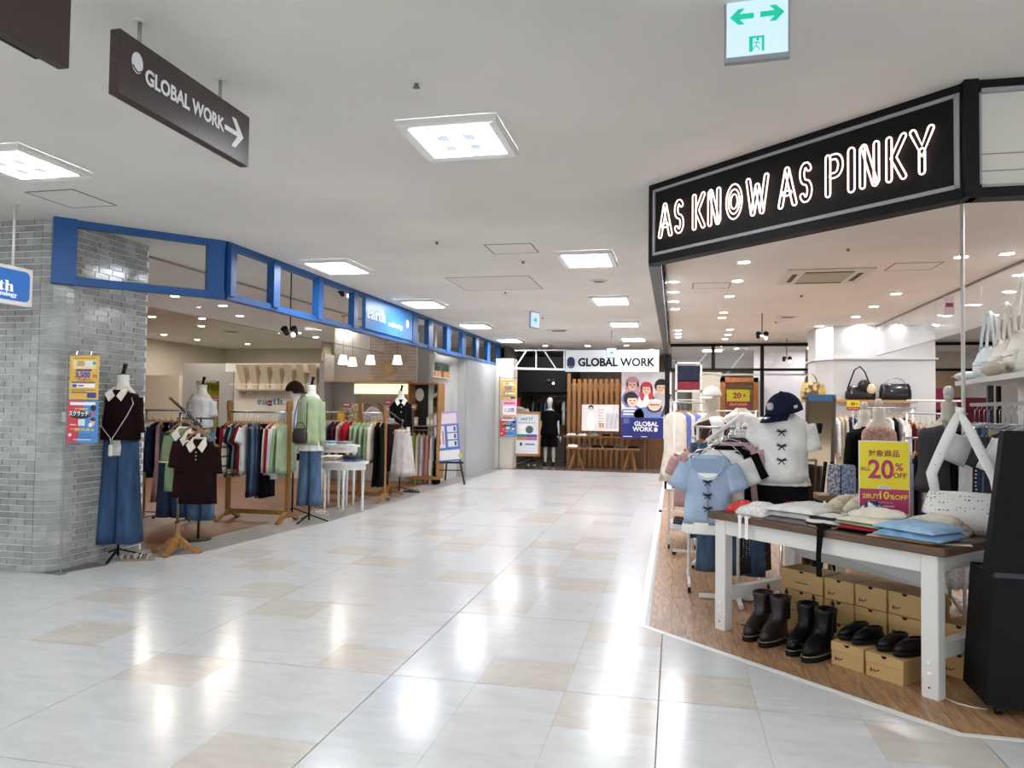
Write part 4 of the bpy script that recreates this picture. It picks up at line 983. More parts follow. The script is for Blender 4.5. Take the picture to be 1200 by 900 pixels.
# pendant lamps
for k,(px,py,y,lb) in enumerate(((402,425,12.4,'cream pleated pendant lamp, first of four from the wooden racks'),(413,427,13.4,'small cream pendant lamp, second of four from the wooden racks'),(434,425,12.6,'cream pleated pendant lamp, third of four in front of the brick panel'),(465.5,425,12.9,'cream pleated pendant lamp nearest the wooden niche'))):
    v=aty(px,py+2,y); t=thing('pendant_lamp',lb,'lamp',(v[0],y,v[2]),group='pendant lamps over the shelf')
    part('cord',MB().cyl(0,0,.16,CEIL-v[2],.004,n=6),BLACKM,t); part('ceiling_rose',MB().cyl(0,0,CEIL-v[2]-.03,CEIL-v[2]-.001,.045,n=12),mat('#b39a6a',.4),t)
    rs=[[( (r_*(1+.05*(-1)**q))*math.cos(2*PI*q/32),(r_*(1+.05*(-1)**q))*math.sin(2*PI*q/32),z) for q in range(32)] for r_,z in ((.09,0),(.055,.17),(.05,.17),(.084,.004))]
    part('lamp_shade',MB().loft(rs,cap=False),mat('#ffeccc',.6,emit=1.3),t); part('bulb',MB().ell((0,0,.07),(.028,.028,.035),10,7).sm(),mat('#ffd9a0',.4,emit=12),t)
# planter wall niches
def niche(px0,py0,px1,py1,pots,lb):
    # on the grey planter wall (plane through (-4.72,14.0) and (-4.66,15.45))
    def onw(px,py):
        d=ray(px,py); P0=Vector((-4.64,14.0)); Q0=Vector((-4.58,15.45)); nx,ny=-(Q0.y-P0.y),Q0.x-P0.x; t=(nx*P0.x+ny*P0.y)/(nx*d.x+ny*d.y); return d.x*t,d.y*t,EYE+d.z*t
    a=onw(px0,py0); b=onw(px1,py1); L=math.hypot(b[0]-a[0],b[1]-a[1]); rz=math.atan2(b[1]-a[1],b[0]-a[0])
    z1=a[2]; z0=onw(px0,py1)[2]; t=thing('planter_niche',lb,'planter',(a[0],a[1],z0),rz); H=z1-z0
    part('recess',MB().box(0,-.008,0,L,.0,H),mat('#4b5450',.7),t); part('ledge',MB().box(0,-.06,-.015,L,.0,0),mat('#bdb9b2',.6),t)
    for s in (0,L): part('rim',MB().box(s-.012,-.06,0,s+.012,0,H),mat('#bdb9b2',.6),t)
    for k in range(pots):
        cx=L*(k+.5)/pots; w=L/pots*.36; pt=part('pot',MB().cbox(cx-w,-.055,0,cx+w,-.01,H*.42,.004),mat('#b98358',.6,kind='wood',c2='#9a6940'),t)
        mb=MB()
        for q in range(14):
            an=R.uniform(0,2*PI); ln=R.uniform(.3,.5)*H; ox=cx+R.uniform(-w,w)*.8; mb.tube([(ox,-.03,H*.42),(ox+.03*math.cos(an),-.03+.02*math.sin(an),H*.42+ln*.6),(ox+.06*math.cos(an),-.03+.02*math.sin(an),H*.42+ln)],[.007,.009,.002],5,flat=.4)
        part('plant',mb,mat('#4d6b45',.7),pt)
    return t
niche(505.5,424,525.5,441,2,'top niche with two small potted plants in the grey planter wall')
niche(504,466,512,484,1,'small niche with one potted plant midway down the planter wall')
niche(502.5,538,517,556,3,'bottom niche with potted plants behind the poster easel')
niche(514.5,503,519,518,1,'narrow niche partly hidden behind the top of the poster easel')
t=text(None,'𝐞𝐚𝐫𝐭𝐡.',0,0,.2,mat('#7fa9c4',.6),name='wall_lettering',rot=Matrix.Rotation(PI/2,4,'Z')@Matrix.Rotation(PI/2,4,'Y')); t.location=(-4.575,14.95,1.55); tag(t,'pale blue vertical lettering on the grey planter wall','sign')
# ---------------------------------------------------------------- easel with event board
x,y=-4.30,14.0
e=thing('easel','black wooden easel on the aisle floor in front of the grey planter wall','easel',(x-.02,y,0),.15)
for s in (-1,1): part('leg',MB().bar((s*.10,.0,1.0),(s*.33,-.20,.005),.035,.02),mat('#1d1719',.5),e)
part('rear_leg',MB().bar((-.02,.05,1.0),(-.18,.62,.0),.035,.02),mat('#1d1719',.5),e)
part('crossbar',MB().bar((-.28,-.165,.28),(.28,-.165,.28),.03,.02),mat('#1d1719',.5),e); part('ledge',MB().bar((-.3,-.165,.43),(.3,-.165,.43),.02,.04),mat('#1d1719',.5),e)
MT=Matrix.Translation((0,-.17,.45))@Matrix.Rotation(math.radians(-7),4,'X')@Matrix.Rotation(math.radians(-6),4,'Y')
bd=thing('event_board','blue and pink printed event board with white picture fields resting on the easel','poster',(x-.02,y,0),.15)
def fb2(n,a,b,c,d,m,l=0): part(n,MB().box(a,-.004-.001*l,b,c,0-.001*l,d).xf(MT),m,bd)
fb2('panel',-.25,0,.25,.98,mat('#5b7fd1',.5)); fb2('print_field',-.25,.72,.25,.98,mat('#b9a2dc',.5),1); fb2('print_field',-.22,.74,.22,.94,mat('#f3e6ee',.5),2); fb2('print_field',-.23,.27,-.03,.70,mat('#f2ecf4',.5),2)
for k in range(3): fb2('print_field',.02,.28+.145*k,.21,.40+.145*k,mat('#eef0f6',.5),2)
fb2('print_field',-.16,.03,.24,.22,mat('#f4f4f6',.5),2); fb2('print_mark',-.18,.34,-.12,.62,mat('#5a4a86',.5),3); fb2('print_mark',-.08,.33,-.05,.6,mat('#d98aa8',.5),3)
for k in range(3): fb2('print_mark',.15,.30+.145*k,.19,.38+.145*k,mat('#3e4a78',.5),3)
part('yellow_tag',MB().cyl(0,0,0,.006,.045,n=16).xf(MT@Matrix.Translation((.25,-.006,.10))@Matrix.Rotation(PI/2,4,'X')),mat('#c9d06a',.5),bd)
# ---------------------------------------------------------------- posters on the pillar pole
pp=thing('poster_stand','thin grey pole stand in front of the brick pillar','stand',(-5.24,5.52,0)); part('pole',MB().cyl(0,0,.008,1.98,.006,n=8),mat('#8d8f91',.4,.6),pp); part('base',MB().cyl(0,0,.006,.011,.05,n=16),mat('#8d8f91',.4,.6),pp); part('arm',MB().bar((0,0,1.965),(.56,0,1.965),.008),mat('#8d8f91',.4,.6),pp); part('clamp',MB().box(-.02,-.02,1.33,.02,.02,1.42),mat('#9fa1a3',.5),pp)
for xx in (.12,.27): part('hook',MB().tube([(xx,0,1.96),(xx,-.02,1.95),(xx,-.03,1.92)],.003,5),CHROME,pp)
gp_=thing('sale_poster','gold campaign poster printed with 3,500 hanging above the red and blue one','poster',(-5.19,5.50,1.53),.06)
def poster_gold(t,w,h):
    part('sheet',MB().box(0,-.003,0,w,0,h),mat('#d8ab45',.45),t)
    flat(t,'print_field',w*.10,h*.70,w*.9,h*.90,mat('#e9cf8f',.5),y=-.003); flat(t,'print_mark',w*.25,h*.76,w*.5,h*.88,mat('#b39a86',.5),y=-.0042); flat(t,'print_mark',w*.55,h*.76,w*.78,h*.88,mat('#d6dbe4',.5),y=-.0042); blob(t,'print_mark',w*.84,h*.83,w*.06,w*.06,mat('#2aa0a6',.5),-.0045)
    flat(t,'print_band',w*.22,h*.645,w*.75,h*.69,mat('#4b3a86',.5),y=-.0042)
    text(t,'3,500',w*.45,h*.555,h*.17,mat('#5a3f96',.5),y=-.0048,bold=.003,sx=1.0)
    text(t,'円',w*.87,h*.52,h*.10,mat('#5a3f96',.5),y=-.0048,bold=.001)
    text(t,'プレゼント',w*.5,h*.445,h*.075,mat('#a03a5a',.5),y=-.0048,bold=.001)
    flat(t,'print_band',w*.08,h*.38,w*.88,h*.405,mat('#4b3a86',.5),y=-.0042); flat(t,'print_field',w*.08,h*.27,w*.88,h*.36,mat('#f2efe4',.5),y=-.0042); flat(t,'print_mark',w*.1,h*.28,w*.26,h*.35,mat('#3b4f9e',.5),y=-.005); flat(t,'print_mark',w*.3,h*.295,w*.5,h*.335,mat('#6d78b5',.5),y=-.005)
    flat(t,'print_band',w*.08,h*.205,w*.88,h*.225,mat('#8d7138',.5),y=-.0042); flat(t,'print_band',w*.08,h*.15,w*.6,h*.175,mat('#4b3a86',.5),y=-.0042); flat(t,'print_mark',w*.62,h*.04,w*.93,h*.16,mat('#35408a',.5),y=-.0044); flat(t,'print_band',w*.14,h*.93,w*.86,h*.95,mat('#9a7a35',.5),y=-.0042)
def poster_blue(t,w,h):
    part('sheet',MB().box(0,-.003,0,w,0,h),mat('#4a86c6',.45),t)
    part('print_field',MB().prism([(0,0),(w*.33,0),(w*.55,h),(0,h)],-.0035,-.003),mat('#c93a44',.5),t)
    flat(t,'print_field',w*.08,h*.89,w*.9,h*.965,mat('#e7eef4',.5),y=-.0042); blob(t,'print_mark',w*.84,h*.83,w*.09,w*.09,mat('#20202a',.5),-.0045)
    part('print_field',MB().prism(disc(w*.42,h*.66,w*.35,h*.095),-.0046,-.004),mat('#1f2027',.5),t)
    text(t,'スクラッチ',w*.37,h*.685,h*.13,mat('#f4f4f2',.5),y=-.005,bold=.0015,sx=.82); text(t,'くじ',w*.78,h*.68,h*.11,mat('#e05a70',.5),y=-.005,bold=.0015)
    text(t,'マークが出れば',w*.45,h*.80,h*.05,mat('#f4e9a0',.5),y=-.005,bold=.0005)
    flat(t,'print_mark',w*.36,h*.40,w*.58,h*.56,mat('#cfe0ea',.5),y=-.0044); blob(t,'print_figure',w*.83,h*.50,w*.07,h*.10,mat('#e7b9a2',.5),-.0045); blob(t,'print_figure',w*.84,h*.555,w*.075,h*.045,mat('#2c2230',.5),-.0052); blob(t,'print_figure',w*.76,h*.42,w*.06,h*.05,mat('#f0f0ee',.5),-.0053)
    text(t,'抽選プレゼント',w*.58,h*.30,h*.075,mat('#f0e06a',.5),y=-.005,bold=.001); flat(t,'print_band',w*.10,h*.41,w*.30,h*.435,mat('#f0d8d4',.5),y=-.0045); flat(t,'print_band',w*.10,h*.31,w*.28,h*.33,mat('#e8a08a',.5),y=-.0045); flat(t,'print_mark',w*.06,h*.14,w*.15,h*.21,mat('#f2f0ee',.5),y=-.0045)
    for k in range(3): flat(t,'print_band',w*.22,h*(.06+.06*k),w*.8,h*(.075+.06*k),mat('#2c4f86' if k else '#e9e9ee',.5),y=-.0045)
poster_gold(gp_,.285,.385)
rb=thing('sale_poster','red and blue scratch lottery poster hanging below the gold one on the pillar','poster',(-5.20,5.50,1.155),.06); poster_blue(rb,.30,.365)
t=part('wall_socket',MB().cbox(-5.30,5.46,1.2,-5.27,5.49,1.27) if False else MB().box(0,0,0,.01,.01,.01),WHITEM) if False else None
# ---------------------------------------------------------------- hanging signs
BRN=mat('#3d302f',.35); 
hs=thing('hanging_sign','dark brown hanging sign with white logo, shop name and arrow pointing right','sign',(-2.235,2.57,0),PI/2-.0)
# the sign face looks towards +x; local x runs along world +y
part('panel',MB().cbox(0,-.0,2.775,.95,.05,3.045,.003),BRN,hs)
for xx in (.14,.72): 
    part('rod',MB().cyl(xx,.025,3.04,CEIL,.009,n=10).sm(),mat('#9d9a98',.4,.5),hs); part('flange',MB().cyl(xx,.025,CEIL-.006,CEIL-.001,.03,n=14),FRAME,hs)
WS=mat('#e9ebee',.5)
part('logo',MB().prism(disc(.10,2.945,.033,.045),-.004,-.001),WS,hs); part('logo_mark',MB().tube([(.07+.06*k/8,-.006,2.925-.018*math.sin(PI*k/8)) for k in range(9)],.003,5),BRN,hs)
text(hs,'GLOBAL WORK',.432,2.91,.092,WS,y=-.003,bold=.0028,sx=.86)
part('arrow',MB().prism([(.725,2.922),(.835,2.922),(.785,2.985),(.82,2.985),(.89,2.91),(.82,2.835),(.785,2.835),(.835,2.898),(.725,2.898)],-.004,-.001),WS,hs)
v=aty(62,66,2.0); v2=aty(93,0,2.0)
hs2=thing('hanging_sign','corner of a dark brown hanging panel at the top edge of the picture','sign',(-2.235,1.40,0),PI/2)
part('panel',MB().cbox(0,0,2.76,.92,.05,3.06,.003),BRN,hs2); part('lower_strip',MB().box(0,.05,2.765,.84,.075,2.79),BLACKM,hs2)
for xx in (.14,.72): part('rod',MB().cyl(xx,.025,3.05,CEIL,.009,n=10),mat('#9d9a98',.4,.5),hs2)
# round-cornered blue sign at the left edge
bs=thing('hanging_sign','round-cornered white framed blue sign with white flower hanging at the pillar','sign',(-4.70,4.4,0),PI/2)
bs.location=(-5.37,4.58,0)
def rrect(x0,z0,x1,z1,r,n=5):
    out=[]
    for cx,cz,a in ((x1-r,z0+r,-PI/2),(x1-r,z1-r,0),(x0+r,z1-r,PI/2),(x0+r,z0+r,PI)):
        out+=[(cx+r*math.cos(a+PI/2*k/n),cz+r*math.sin(a+PI/2*k/n)) for k in range(n+1)]
    return out
part('frame',MB().prism(rrect(0,2.31,.68,2.63,.015),0,.06),mat('#e9e6e0',.4),bs)
part('panel',MB().prism(rrect(.03,2.345,.65,2.60,.045),-.003,0),mat('#2b66b4',.35,emit=.25),bs)
WS2=mat('#f4f6f8',.4,emit=.4)
flower(bs,.31,2.545,.05,WS2,y=-.004); text(bs,'𝐞𝐚𝐫𝐭𝐡',.31,2.455,.125,WS2,y=-.005,sx=1.3); text(bs,'𝐦𝐮𝐬𝐢𝐜&𝐞𝐜𝐨𝐥𝐨𝐠𝐲',.33,2.39,.052,WS2,y=-.005,sx=1.2)
for xx in (.14,.51): part('rod',MB().cyl(xx,.03,2.63,CEIL,.011,n=10).sm(),FRAME,bs); part('flange',MB().cyl(xx,.03,CEIL-.008,CEIL-.001,.035,n=14),FRAME,bs)
# ---------------------------------------------------------------- exit signs
GRN=mat('#14b894',.5,emit=.5); LB_=mat('#cfe9ff',.5,emit=.38); DKG=mat('#9a9c9f',.4)
def exitsign(label,x,y,z0,w,h,rz,both=True,small=False):
    t=thing('exit_sign',label,'sign',(x,y,z0),rz)
    part('housing',MB().cbox(-w/2-.005,0,-.012,w/2+.005,.035,h+.005,.003),DKG,t); part('panel',MB().box(-w/2+.004,-.004,.006,w/2-.004,0,h-.004),LB_,t); part('bracket',MB().box(-(.008 if small else w*.3),.005,h,(.008 if small else w*.3),.03,CEIL-z0-.001),DKG,t)
    def arrow(cx,cz,s,L): # L scale
        a=[(0,-.011),(.055,-.011),(.035,-.032),(.060,-.032),(.092,0),(.060,.032),(.035,.032),(.055,.011),(0,.011)]
        part('arrow',MB().prism([(cx+s*p*L,cz+q*L) for p,q in a],-.006,-.003),GRN,t)
    if not small:
        arrow(-.012,h*.68,-1,1.0); arrow(.012,h*.68,1,1.0)
        cx,cz=0,h*.20; k=.9
        part('door_pictogram',MB().prism([(cx-.03,cz-.03),(cx-.016,cz-.03),(cx-.016,cz+.024),(cx+.018,cz+.024),(cx+.018,cz-.03),(cx+.028,cz-.03),(cx+.028,cz+.032),(cx-.03,cz+.032)],-.006,-.003),GRN,t)
        mb=MB(); mb.prism(disc(cx+.003,cz+.018,.006,.006,10),-.006,-.003)
        for p,q in (((0,.010),(-.004,-.008)),((-.004,-.008),(.008,-.018)),((.008,-.018),(.006,-.028)),((-.004,-.008),(-.012,-.018)),((-.012,-.018),(-.020,-.024)),((0,.008),(.013,.0)),((0,.008),(-.012,.002))): mb.bar((cx+p[0],-.0045,cz+p[1]),(cx+q[0],-.0045,cz+q[1]),.005,.003)
        part('runner_pictogram',mb,GRN,t)
    else: arrow(-.05*w/.2,h*.5,1,w/.2*1.05)
    return t
v=aty(887,66,3.05); exitsign('lit exit sign with green double arrow hanging from the ceiling above the neon sign',v[0],3.05,v[2],.242,.245,math.radians(-3))
v=aty(716.5,419,15.5); exitsign('small lit green arrow sign in front of the lettering at the end of the aisle',v[0],15.5,v[2],.20,.20,0,small=True)
v=aty(627,384,12.3); exitsign('narrow exit sign seen edge-on over the middle of the aisle',v[0],12.3,v[2],.28,.26,math.radians(70),small=True)
# ---------------------------------------------------------------- ceiling hatches, vents and sprinklers
HL=mat('#7f7c77',.6); 
def hatch(label,x0,y0,x1,y1,w=.014,fill=None):
    t=thing('ceiling_hatch',label,'ceiling hatch',((x0+x1)/2,(y0+y1)/2,CEIL)); a,b=(x1-x0)/2,(y1-y0)/2
    for q in ((-a,-b,a,-b+w),(-a,b-w,a,b),(-a,-b,-a+w,b),(a-w,-b,a,b)): part('frame_strip',MB().box(q[0],q[1],-.004,q[2],q[3],-.0005),HL,t)
    part('panel',MB().box(-a+w,-b+w,-.003,a-w,b-w,-.0005),fill or mat('#e4e1db',.9),t); return t
hatch('square ceiling hatch near the blue-framed corner beside the ceiling light',-4.99,4.78,-4.54,5.25)
hatch('square ceiling hatch in the middle of the aisle ahead of the smooth flush panel',-1.89,7.17,-1.40,7.63)
hatch('large flush ceiling panel with a grille at one end over the aisle',-2.86,8.93,-1.77,9.97,.01,mat('#dcd8d1',.85))
hatch('ceiling hatch in the right-hand shop next to the air conditioner, towards the bags',*atz(1036,317,CEIL),*[a for a in atz(1106,307,CEIL)])
hatch('ceiling hatch in the right-hand shop near the aisle glass',*atz(811,338,CEIL),*atz(857,331,CEIL))
x,y=atz(965,323,CEIL)
ac=thing('air_conditioner','square cassette air conditioner in the ceiling of the right-hand shop','air conditioner',(x,y,CEIL))
part('frame',MB().cbox(-.48,-.48,-.025,.48,.48,-.0005,.01),mat('#d3cfc4',.5),ac); part('grille',MB().box(-.27,-.27,-.032,.27,.27,-.025),mat('#a9a692',.6),ac)
for k in range(4): part('slot',MB().box(-.27,.335,-.03,.27,.39,-.024).xf(Matrix.Rotation(k*PI/2,4,'Z')),mat('#3a3936',.6),ac)
def sprinkler(px,py,label):
    x,y=atz(px,py,CEIL); t=thing('sprinkler',label,'sprinkler',(x,y,CEIL)); part('rose',MB().cyl(0,0,-.006,-.0005,.04,n=14),FRAME,t); part('nozzle',MB().lathe([(.010,-.028),(.02,-.025),(.010,-.018),(.012,-.006)],n=10),mat('#6b6866',.4,.6),t)
for px,py,l in ((488,97,'sprinkler head in the ceiling above the near square light'),(512,283,'sprinkler head beside the hatch over the aisle'),(613,306,'sprinkler head next to the far edge of the square hatch'),(592,342,'small sprinkler head at the flush ceiling panel'),(994,291,'sprinkler head below the neon sign in the right-hand shop ceiling'),(939,346,'sprinkler head beyond the air conditioner'),(636,372,'sprinkler head beside the narrow exit sign'),(662,386,'sprinkler head in front of the end shop lettering'),(909,377,'sprinkler head far back in the right-hand shop ceiling')): sprinkler(px,py,l)
for px,py,w,l in ((702,329,.22,'round flush vent between two ceiling lights'),(655,387,.5,'round louvred vent over the far aisle'),(923,371,.35,'round flush vent in the right-hand shop ceiling'),(271,388,.5,'long slot vent in the left-hand shop ceiling')):
    x,y=atz(px,py,CEIL); t=thing('ceiling_vent',l,'vent',(x,y,CEIL)); part('ring',MB().cyl(0,0,-.012,-.0005,w/2,n=24),FRAME,t); part('core',MB().cyl(0,0,-.016,-.012,w*.32,n=20),HL,t)
# spot heads in the shops
def spothead(px,py,y,label,z=None):
    v=aty(px,py,y); t=thing('spotlight',label,'spotlight',(v[0],y,CEIL)); h=CEIL-v[2]
    part('stem',MB().cyl(0,0,-h,-.0005,.008,n=8),BLACKM,t)
    for s in (-1,1): part('lamp_head',MB().cyl(0,0,-.05,.05,.03,.045,n=12).xf(Matrix.Translation((s*.06,0,-h))@Matrix.Rotation(.9,4,'X')),BLACKM,t)
    part('lens',MB().ell((.06,-.03,-h-.05),(.028,.02,.028),10,6).sm(),mat('#fff8ec',.4,emit=8),t)
spothead(893,393,13,'black twin spotlight hanging in the right-hand shop ceiling'); spothead(646,447,18.8,'cluster of small spotlights above the black-clad mannequin of the end shop')
spothead(922,421,17.5,'spotlight in front of the glazed screen at the end of the right-hand shop'); spothead(405,343,9.8,'spotlight behind the second blue opening of the blue beam'); spothead(340,388,8.2,'spotlight track piece hanging inside the left-hand shop')
# ---------------------------------------------------------------- END SHOP
GWX0,GWX1=-4.0,-.25
gwf=struct('floor_end_shop',MB().box(-4.1,17.87,-.01,-.16,24,.004),mat('#6f6358',.25,kind='stone',c2='#5d5248'))
struct('wall_end_dark',MB().box(-4.3,19.6,1.95,-2.75,22,2.9),mat('#1b1a1b',.8))
struct('wall_end_back',MB().box(-6,22.5,0,-.3,22.7,3.1),mat('#6e655b',.8))
struct('wall_end_left',MB().box(-4.3,18.6,0,-4.2,22.5,3.1),mat('#4d4843',.8))
gs=thing('shop_sign','white fascia board with bold black lettering and navy oval at the aisle end','sign',(-2.62,18.0,0))
part('board',MB().box(0,0,2.42,2.26,.12,CEIL-.2),mat('#e6edf2',.5,emit=.05),gs)
NV=mat('#1a2356',.4); BL2=mat('#16171b',.4)
part('logo',MB().prism(disc(.14,2.68,.095,.10,16,0,PI)+disc(.14,2.60,.095,.10,16,PI,2*PI),-.02,0),NV,gs); part('logo_mark',MB().tube([(.08+.12*k/8,-.022,2.56-.03*math.sin(PI*k/8)) for k in range(9)],.005,5),WHITEM,gs)
text(gs,'GLOBAL WORK',aty(721.5,425,18)[0]+2.62,2.64,.275,BL2,y=-.004,bold=.009,sx=.93,ext=.012)
tr=thing('truss_beam','white metal truss beam across the open front of the end shop','beam',(-3.9,18.0,0)); WM=mat('#e9e9e6',.4)
part('chord',MB().bar((0,0,2.50),(1.3,0,2.47),.05),WM,tr); part('chord',MB().bar((0,0,2.95),(1.3,0,2.95),.03),WM,tr)
for a,b in ((.0,.3),(.55,.55),(1.05,.75),(1.25,1.25)): part('brace',MB().bar((a,0,2.49),(b,0,2.94),.03),WM,tr)
tr=thing('truss_beam','white metal truss over the screen behind the right-hand shop','beam',(.1,19.3,0))
part('chord',MB().bar((0,0,2.42),(5.5,0,2.42),.05),WM,tr)
for k in range(6): part('brace',MB().bar((.3+k*.9,0,2.44),(.7+k*.9,0,2.95),.035),WM,tr)
t=thing('scarf_display','hanging denim blue and dusty red textiles in a white frame beside the black post','display',(.02,15.6,0))
part('frame_side',MB().box(0,0,0.05,.04,.04,2.5),WM,t); part('frame_side',MB().box(.5,0,0.05,.54,.04,2.5),WM,t); part('frame_top',MB().box(0,0,2.46,.54,.04,2.5),WM,t); part('frame_rail',MB().box(0,0,1.88,.54,.04,1.92),WM,t)
part('textile',MB().box(.05,.01,2.1,.49,.03,2.42),DEN3,t); part('textile',MB().box(.05,.01,1.93,.49,.03,2.12),fab('#8e3a45'),t)
for s in (.02,.52): part('foot',MB().bar((s,-.2,.03),(s,.24,.03),.04),WM,t)
part('rail_arm',MB().bar((0.02,-.02,1.72),(.52,-.02,1.72),.02),WM,t)
# slatted wooden screen
ss=thing('slat_screen','tall wooden slat screen behind the product table of the end shop','screen',(-2.80,19.55,0)); SLW=wood('#b07c48','#8a5c30')
for k in range(12):
    x=.02+k*.142; top=2.45 if k in (0,10) else 2.3
    part('slat',MB().box(x,-.03,0,x+.085,.0,top),SLW,ss)
for k in range(12): part('slat',MB().box(.06+k*.142,.12,0,.06+k*.142+.085,.15,2.2),SLW,ss)
part('crossrail',MB().box(0,0,1.1,1.75,.05,1.18),SLW,ss); part('crossrail',MB().box(0,0,1.98,1.75,.05,2.04),SLW,ss)
cw=thing('plank_counter','low counter clad in upright brown planks below the group photo poster','counter',(-1.15,19.5,0)); 
for k in range(10): part('plank',MB().box(k*.095,0,0,k*.095+.088,.03,.80),wood('#8b5f3a','#6b4526'),cw)
part('counter_body',MB().box(0,.03,0,.95,.4,.79),mat('#4a3524',.7),cw)
# posters
v=aty(730,437,18.4); v2=aty(782,513,18.4)
gpz=thing('wall_poster','large fashion poster of five people in denim with a navy field and white lettering','poster',(-1.28,18.55,.80)); W_,H_=1.22,1.64
def f(n,a,b,c,d,m,l=1): flat(gpz,n,a*W_,b*H_,c*W_,d*H_,m,y=-.0045-.002*l,t=.0018)
def bl(n,a,b,ra,rb,m,l=1,a0=0,a1=2*PI): blob(gpz,n,a*W_,b*H_,ra*W_,rb*H_,m,-.0045-.002*l,.0018,a0,a1)
part('sheet',MB().box(0,-.005,0,W_,0.0,H_),mat('#e6e0e2',.5),gpz); f('print_field',0,.0,.84,.31,mat('#16206e',.45),9); 
DEN=mat('#7f86b8',.6); SK=mat('#ebc2a8',.6); HD=mat('#221d20',.6)
def fig(cx,cz,r,skin,hair,cl,l,hx=0,long=False):
    bl('print_figure',cx,cz-.21,r*1.9,.15,cl,l)
    bl('print_hair',cx+hx,cz+.035,r*1.18,r*W_/H_*1.15,hair,l+1)
    if long: 
        for s in (-1,1): bl('print_hair',cx+s*r*.8,cz-.06,r*.45,.11,hair,l+1)
    bl('print_face',cx,cz,r*.82,r*W_/H_*.98,skin,l+2)
    bl('print_hair',cx+hx,cz+.045,r*.9,r*W_/H_*.6,hair,l+3,0,PI)
    for s in (-1,1): bl('print_eye',cx+s*r*.32,cz+.005,r*.13,r*.07,HD,l+3)
    bl('print_mouth',cx,cz-.035,r*.2,r*.07,mat('#b5605a',.6),l+3)
fig(.22,.80,.115,SK,mat('#c79aa5',.6),DEN,1,long=True); fig(.50,.73,.105,SK,mat('#c8404f',.6),mat('#efe9ea',.6),2,long=True); fig(.80,.76,.12,SK,HD,mat('#b9b4b2',.6),2)
fig(.22,.56,.125,SK,HD,mat('#6d74b4',.6),3,hx=-.03)
bl('print_face',.66,.50,.13,.085,SK,5); bl('print_hair',.66,.545,.14,.05,mat('#efeeee',.6),6,0,PI); bl('print_hair',.66,.47,.15,.08,HD,4); f('print_mark',.57,.50,.76,.512,HD,7); bl('print_figure',.55,.36,.3,.12,mat('#7686b3',.6),3)
part('print_strap',MB().prism([(.78*W_,.33*H_),(.84*W_,.33*H_),(1.0*W_,.66*H_),(.95*W_,.68*H_)],-.0235,-.022),mat('#4a413e',.6),gpz)
WT=mat('#f2f4f8',.5); text(gpz,'GLOBAL',.50*W_,.215*H_,.155,WT,y=-.026,bold=.004,sx=1); text(gpz,'WORK',.43*W_,.135*H_,.155,WT,y=-.026,bold=.004); part('logo',MB().prism(disc(.69*W_,.135*H_,.045,.055),-.028,-.024),WT,gpz)
for k in range(3): f('print_band',.04,.44-.045*k,.30-.03*k,.462-.045*k,WT,9)
for k in range(4): f('print_band',.04,.285-.02*k,.16,.292-.02*k,mat('#8f96c9',.5),10)
f('print_band',.04,.02,.22,.03,WT,10); f('print_band',.4,.02,.52,.03,WT,10)
sp=thing('wall_poster','smaller pale photo poster of a person in white beside printed text, before the slats','poster',(-2.28,18.65,.96)); 
part('sheet',MB().box(0,-.004,0,.93,0,.66),mat('#eee6e2',.5),sp)
def f2(n,a,b,c,d,m,l=1): flat(sp,n,a,b,c,d,m,y=-.004-.001*l)
blob(sp,'print_figure',.23,.24,.11,.235,mat('#f6f4f2',.5),-.005); blob(sp,'print_hair',.23,.59,.065,.06,HD,-.0058); blob(sp,'print_face',.23,.565,.042,.055,SK,-.0068); blob(sp,'print_hair',.23,.60,.05,.03,HD,-.0078,a0=0,a1=PI)
for k in range(6): f2('print_band',.42,.52-.07*k,.56-.02*(k%3),.53-.07*k,mat('#8d8586',.5))
for k in range(2): f2('print_mark',.44+.07*k,.08,.49+.07*k,.2,mat('#c9887c',.5))
f2('print_field',.60,.05,.90,.45,mat('#d9d4d6',.5)); 
for k in range(5): part('sketch_line',MB().bar((.62+.055*k,-.007,.08),(.66+.055*k,-.007,.40-.04*(k%2)),.008,.001),mat('#8a878c',.5),sp)
# product tables of the end shop
tb_=thing('trestle_table','long wooden product table with angled legs in front of the slat screen','table',(-2.78,18.9,0)); TW_=wood('#9a6a3c','#774c26',x=True)
part('tabletop',MB().box(0,-.02,.78,2.15,.5,.82),TW_,tb_); part('lower_top',MB().box(.12,-.42,.50,1.95,-.02,.54),TW_,tb_)
for a,b in ((.2,.35),(.55,.4),(1.55,1.7),(1.85,1.75)): part('leg',MB().bar((b,-.3,.5),(a,-.38,.0),.05),TW_,tb_)
for a in (.1,2.05): part('leg',MB().bar((a,.4,.78),(a,.42,0),.06),TW_,tb_)
LGS=[(WHT,'white tops'),(WHT,'white tops'),(BLKF,'black tops'),(CHAR,'charcoal tops'),(BLKF,'black tops')]
for k in range(7): 
    m,l=[(WHT,'white top'),(WHT,'white shirt'),(GREY,'light grey top'),(BLKF,'black top'),(CHAR,'charcoal top'),(BLKF,'black shirt'),(CHAR,'dark grey top')][k]
    folded('folded on the upper wooden table of the end shop, %s across'%ORD[k],-2.6+.30*k,19.1,.82,.24,.3,1,[(m,l)],h=.045)
for k in range(6):
    m,l=[(WHT,'white top'),(CHAR,'charcoal top'),(BLKF,'black top'),(BLKF,'black shirt'),(CHAR,'dark grey top'),(BLKF,'black knit')][k]
    folded('folded on the lower wooden shelf of the end shop, %s across'%ORD[k],-2.5+.30*k,18.68,.54,.24,.28,1,[(m,l)],h=.06)
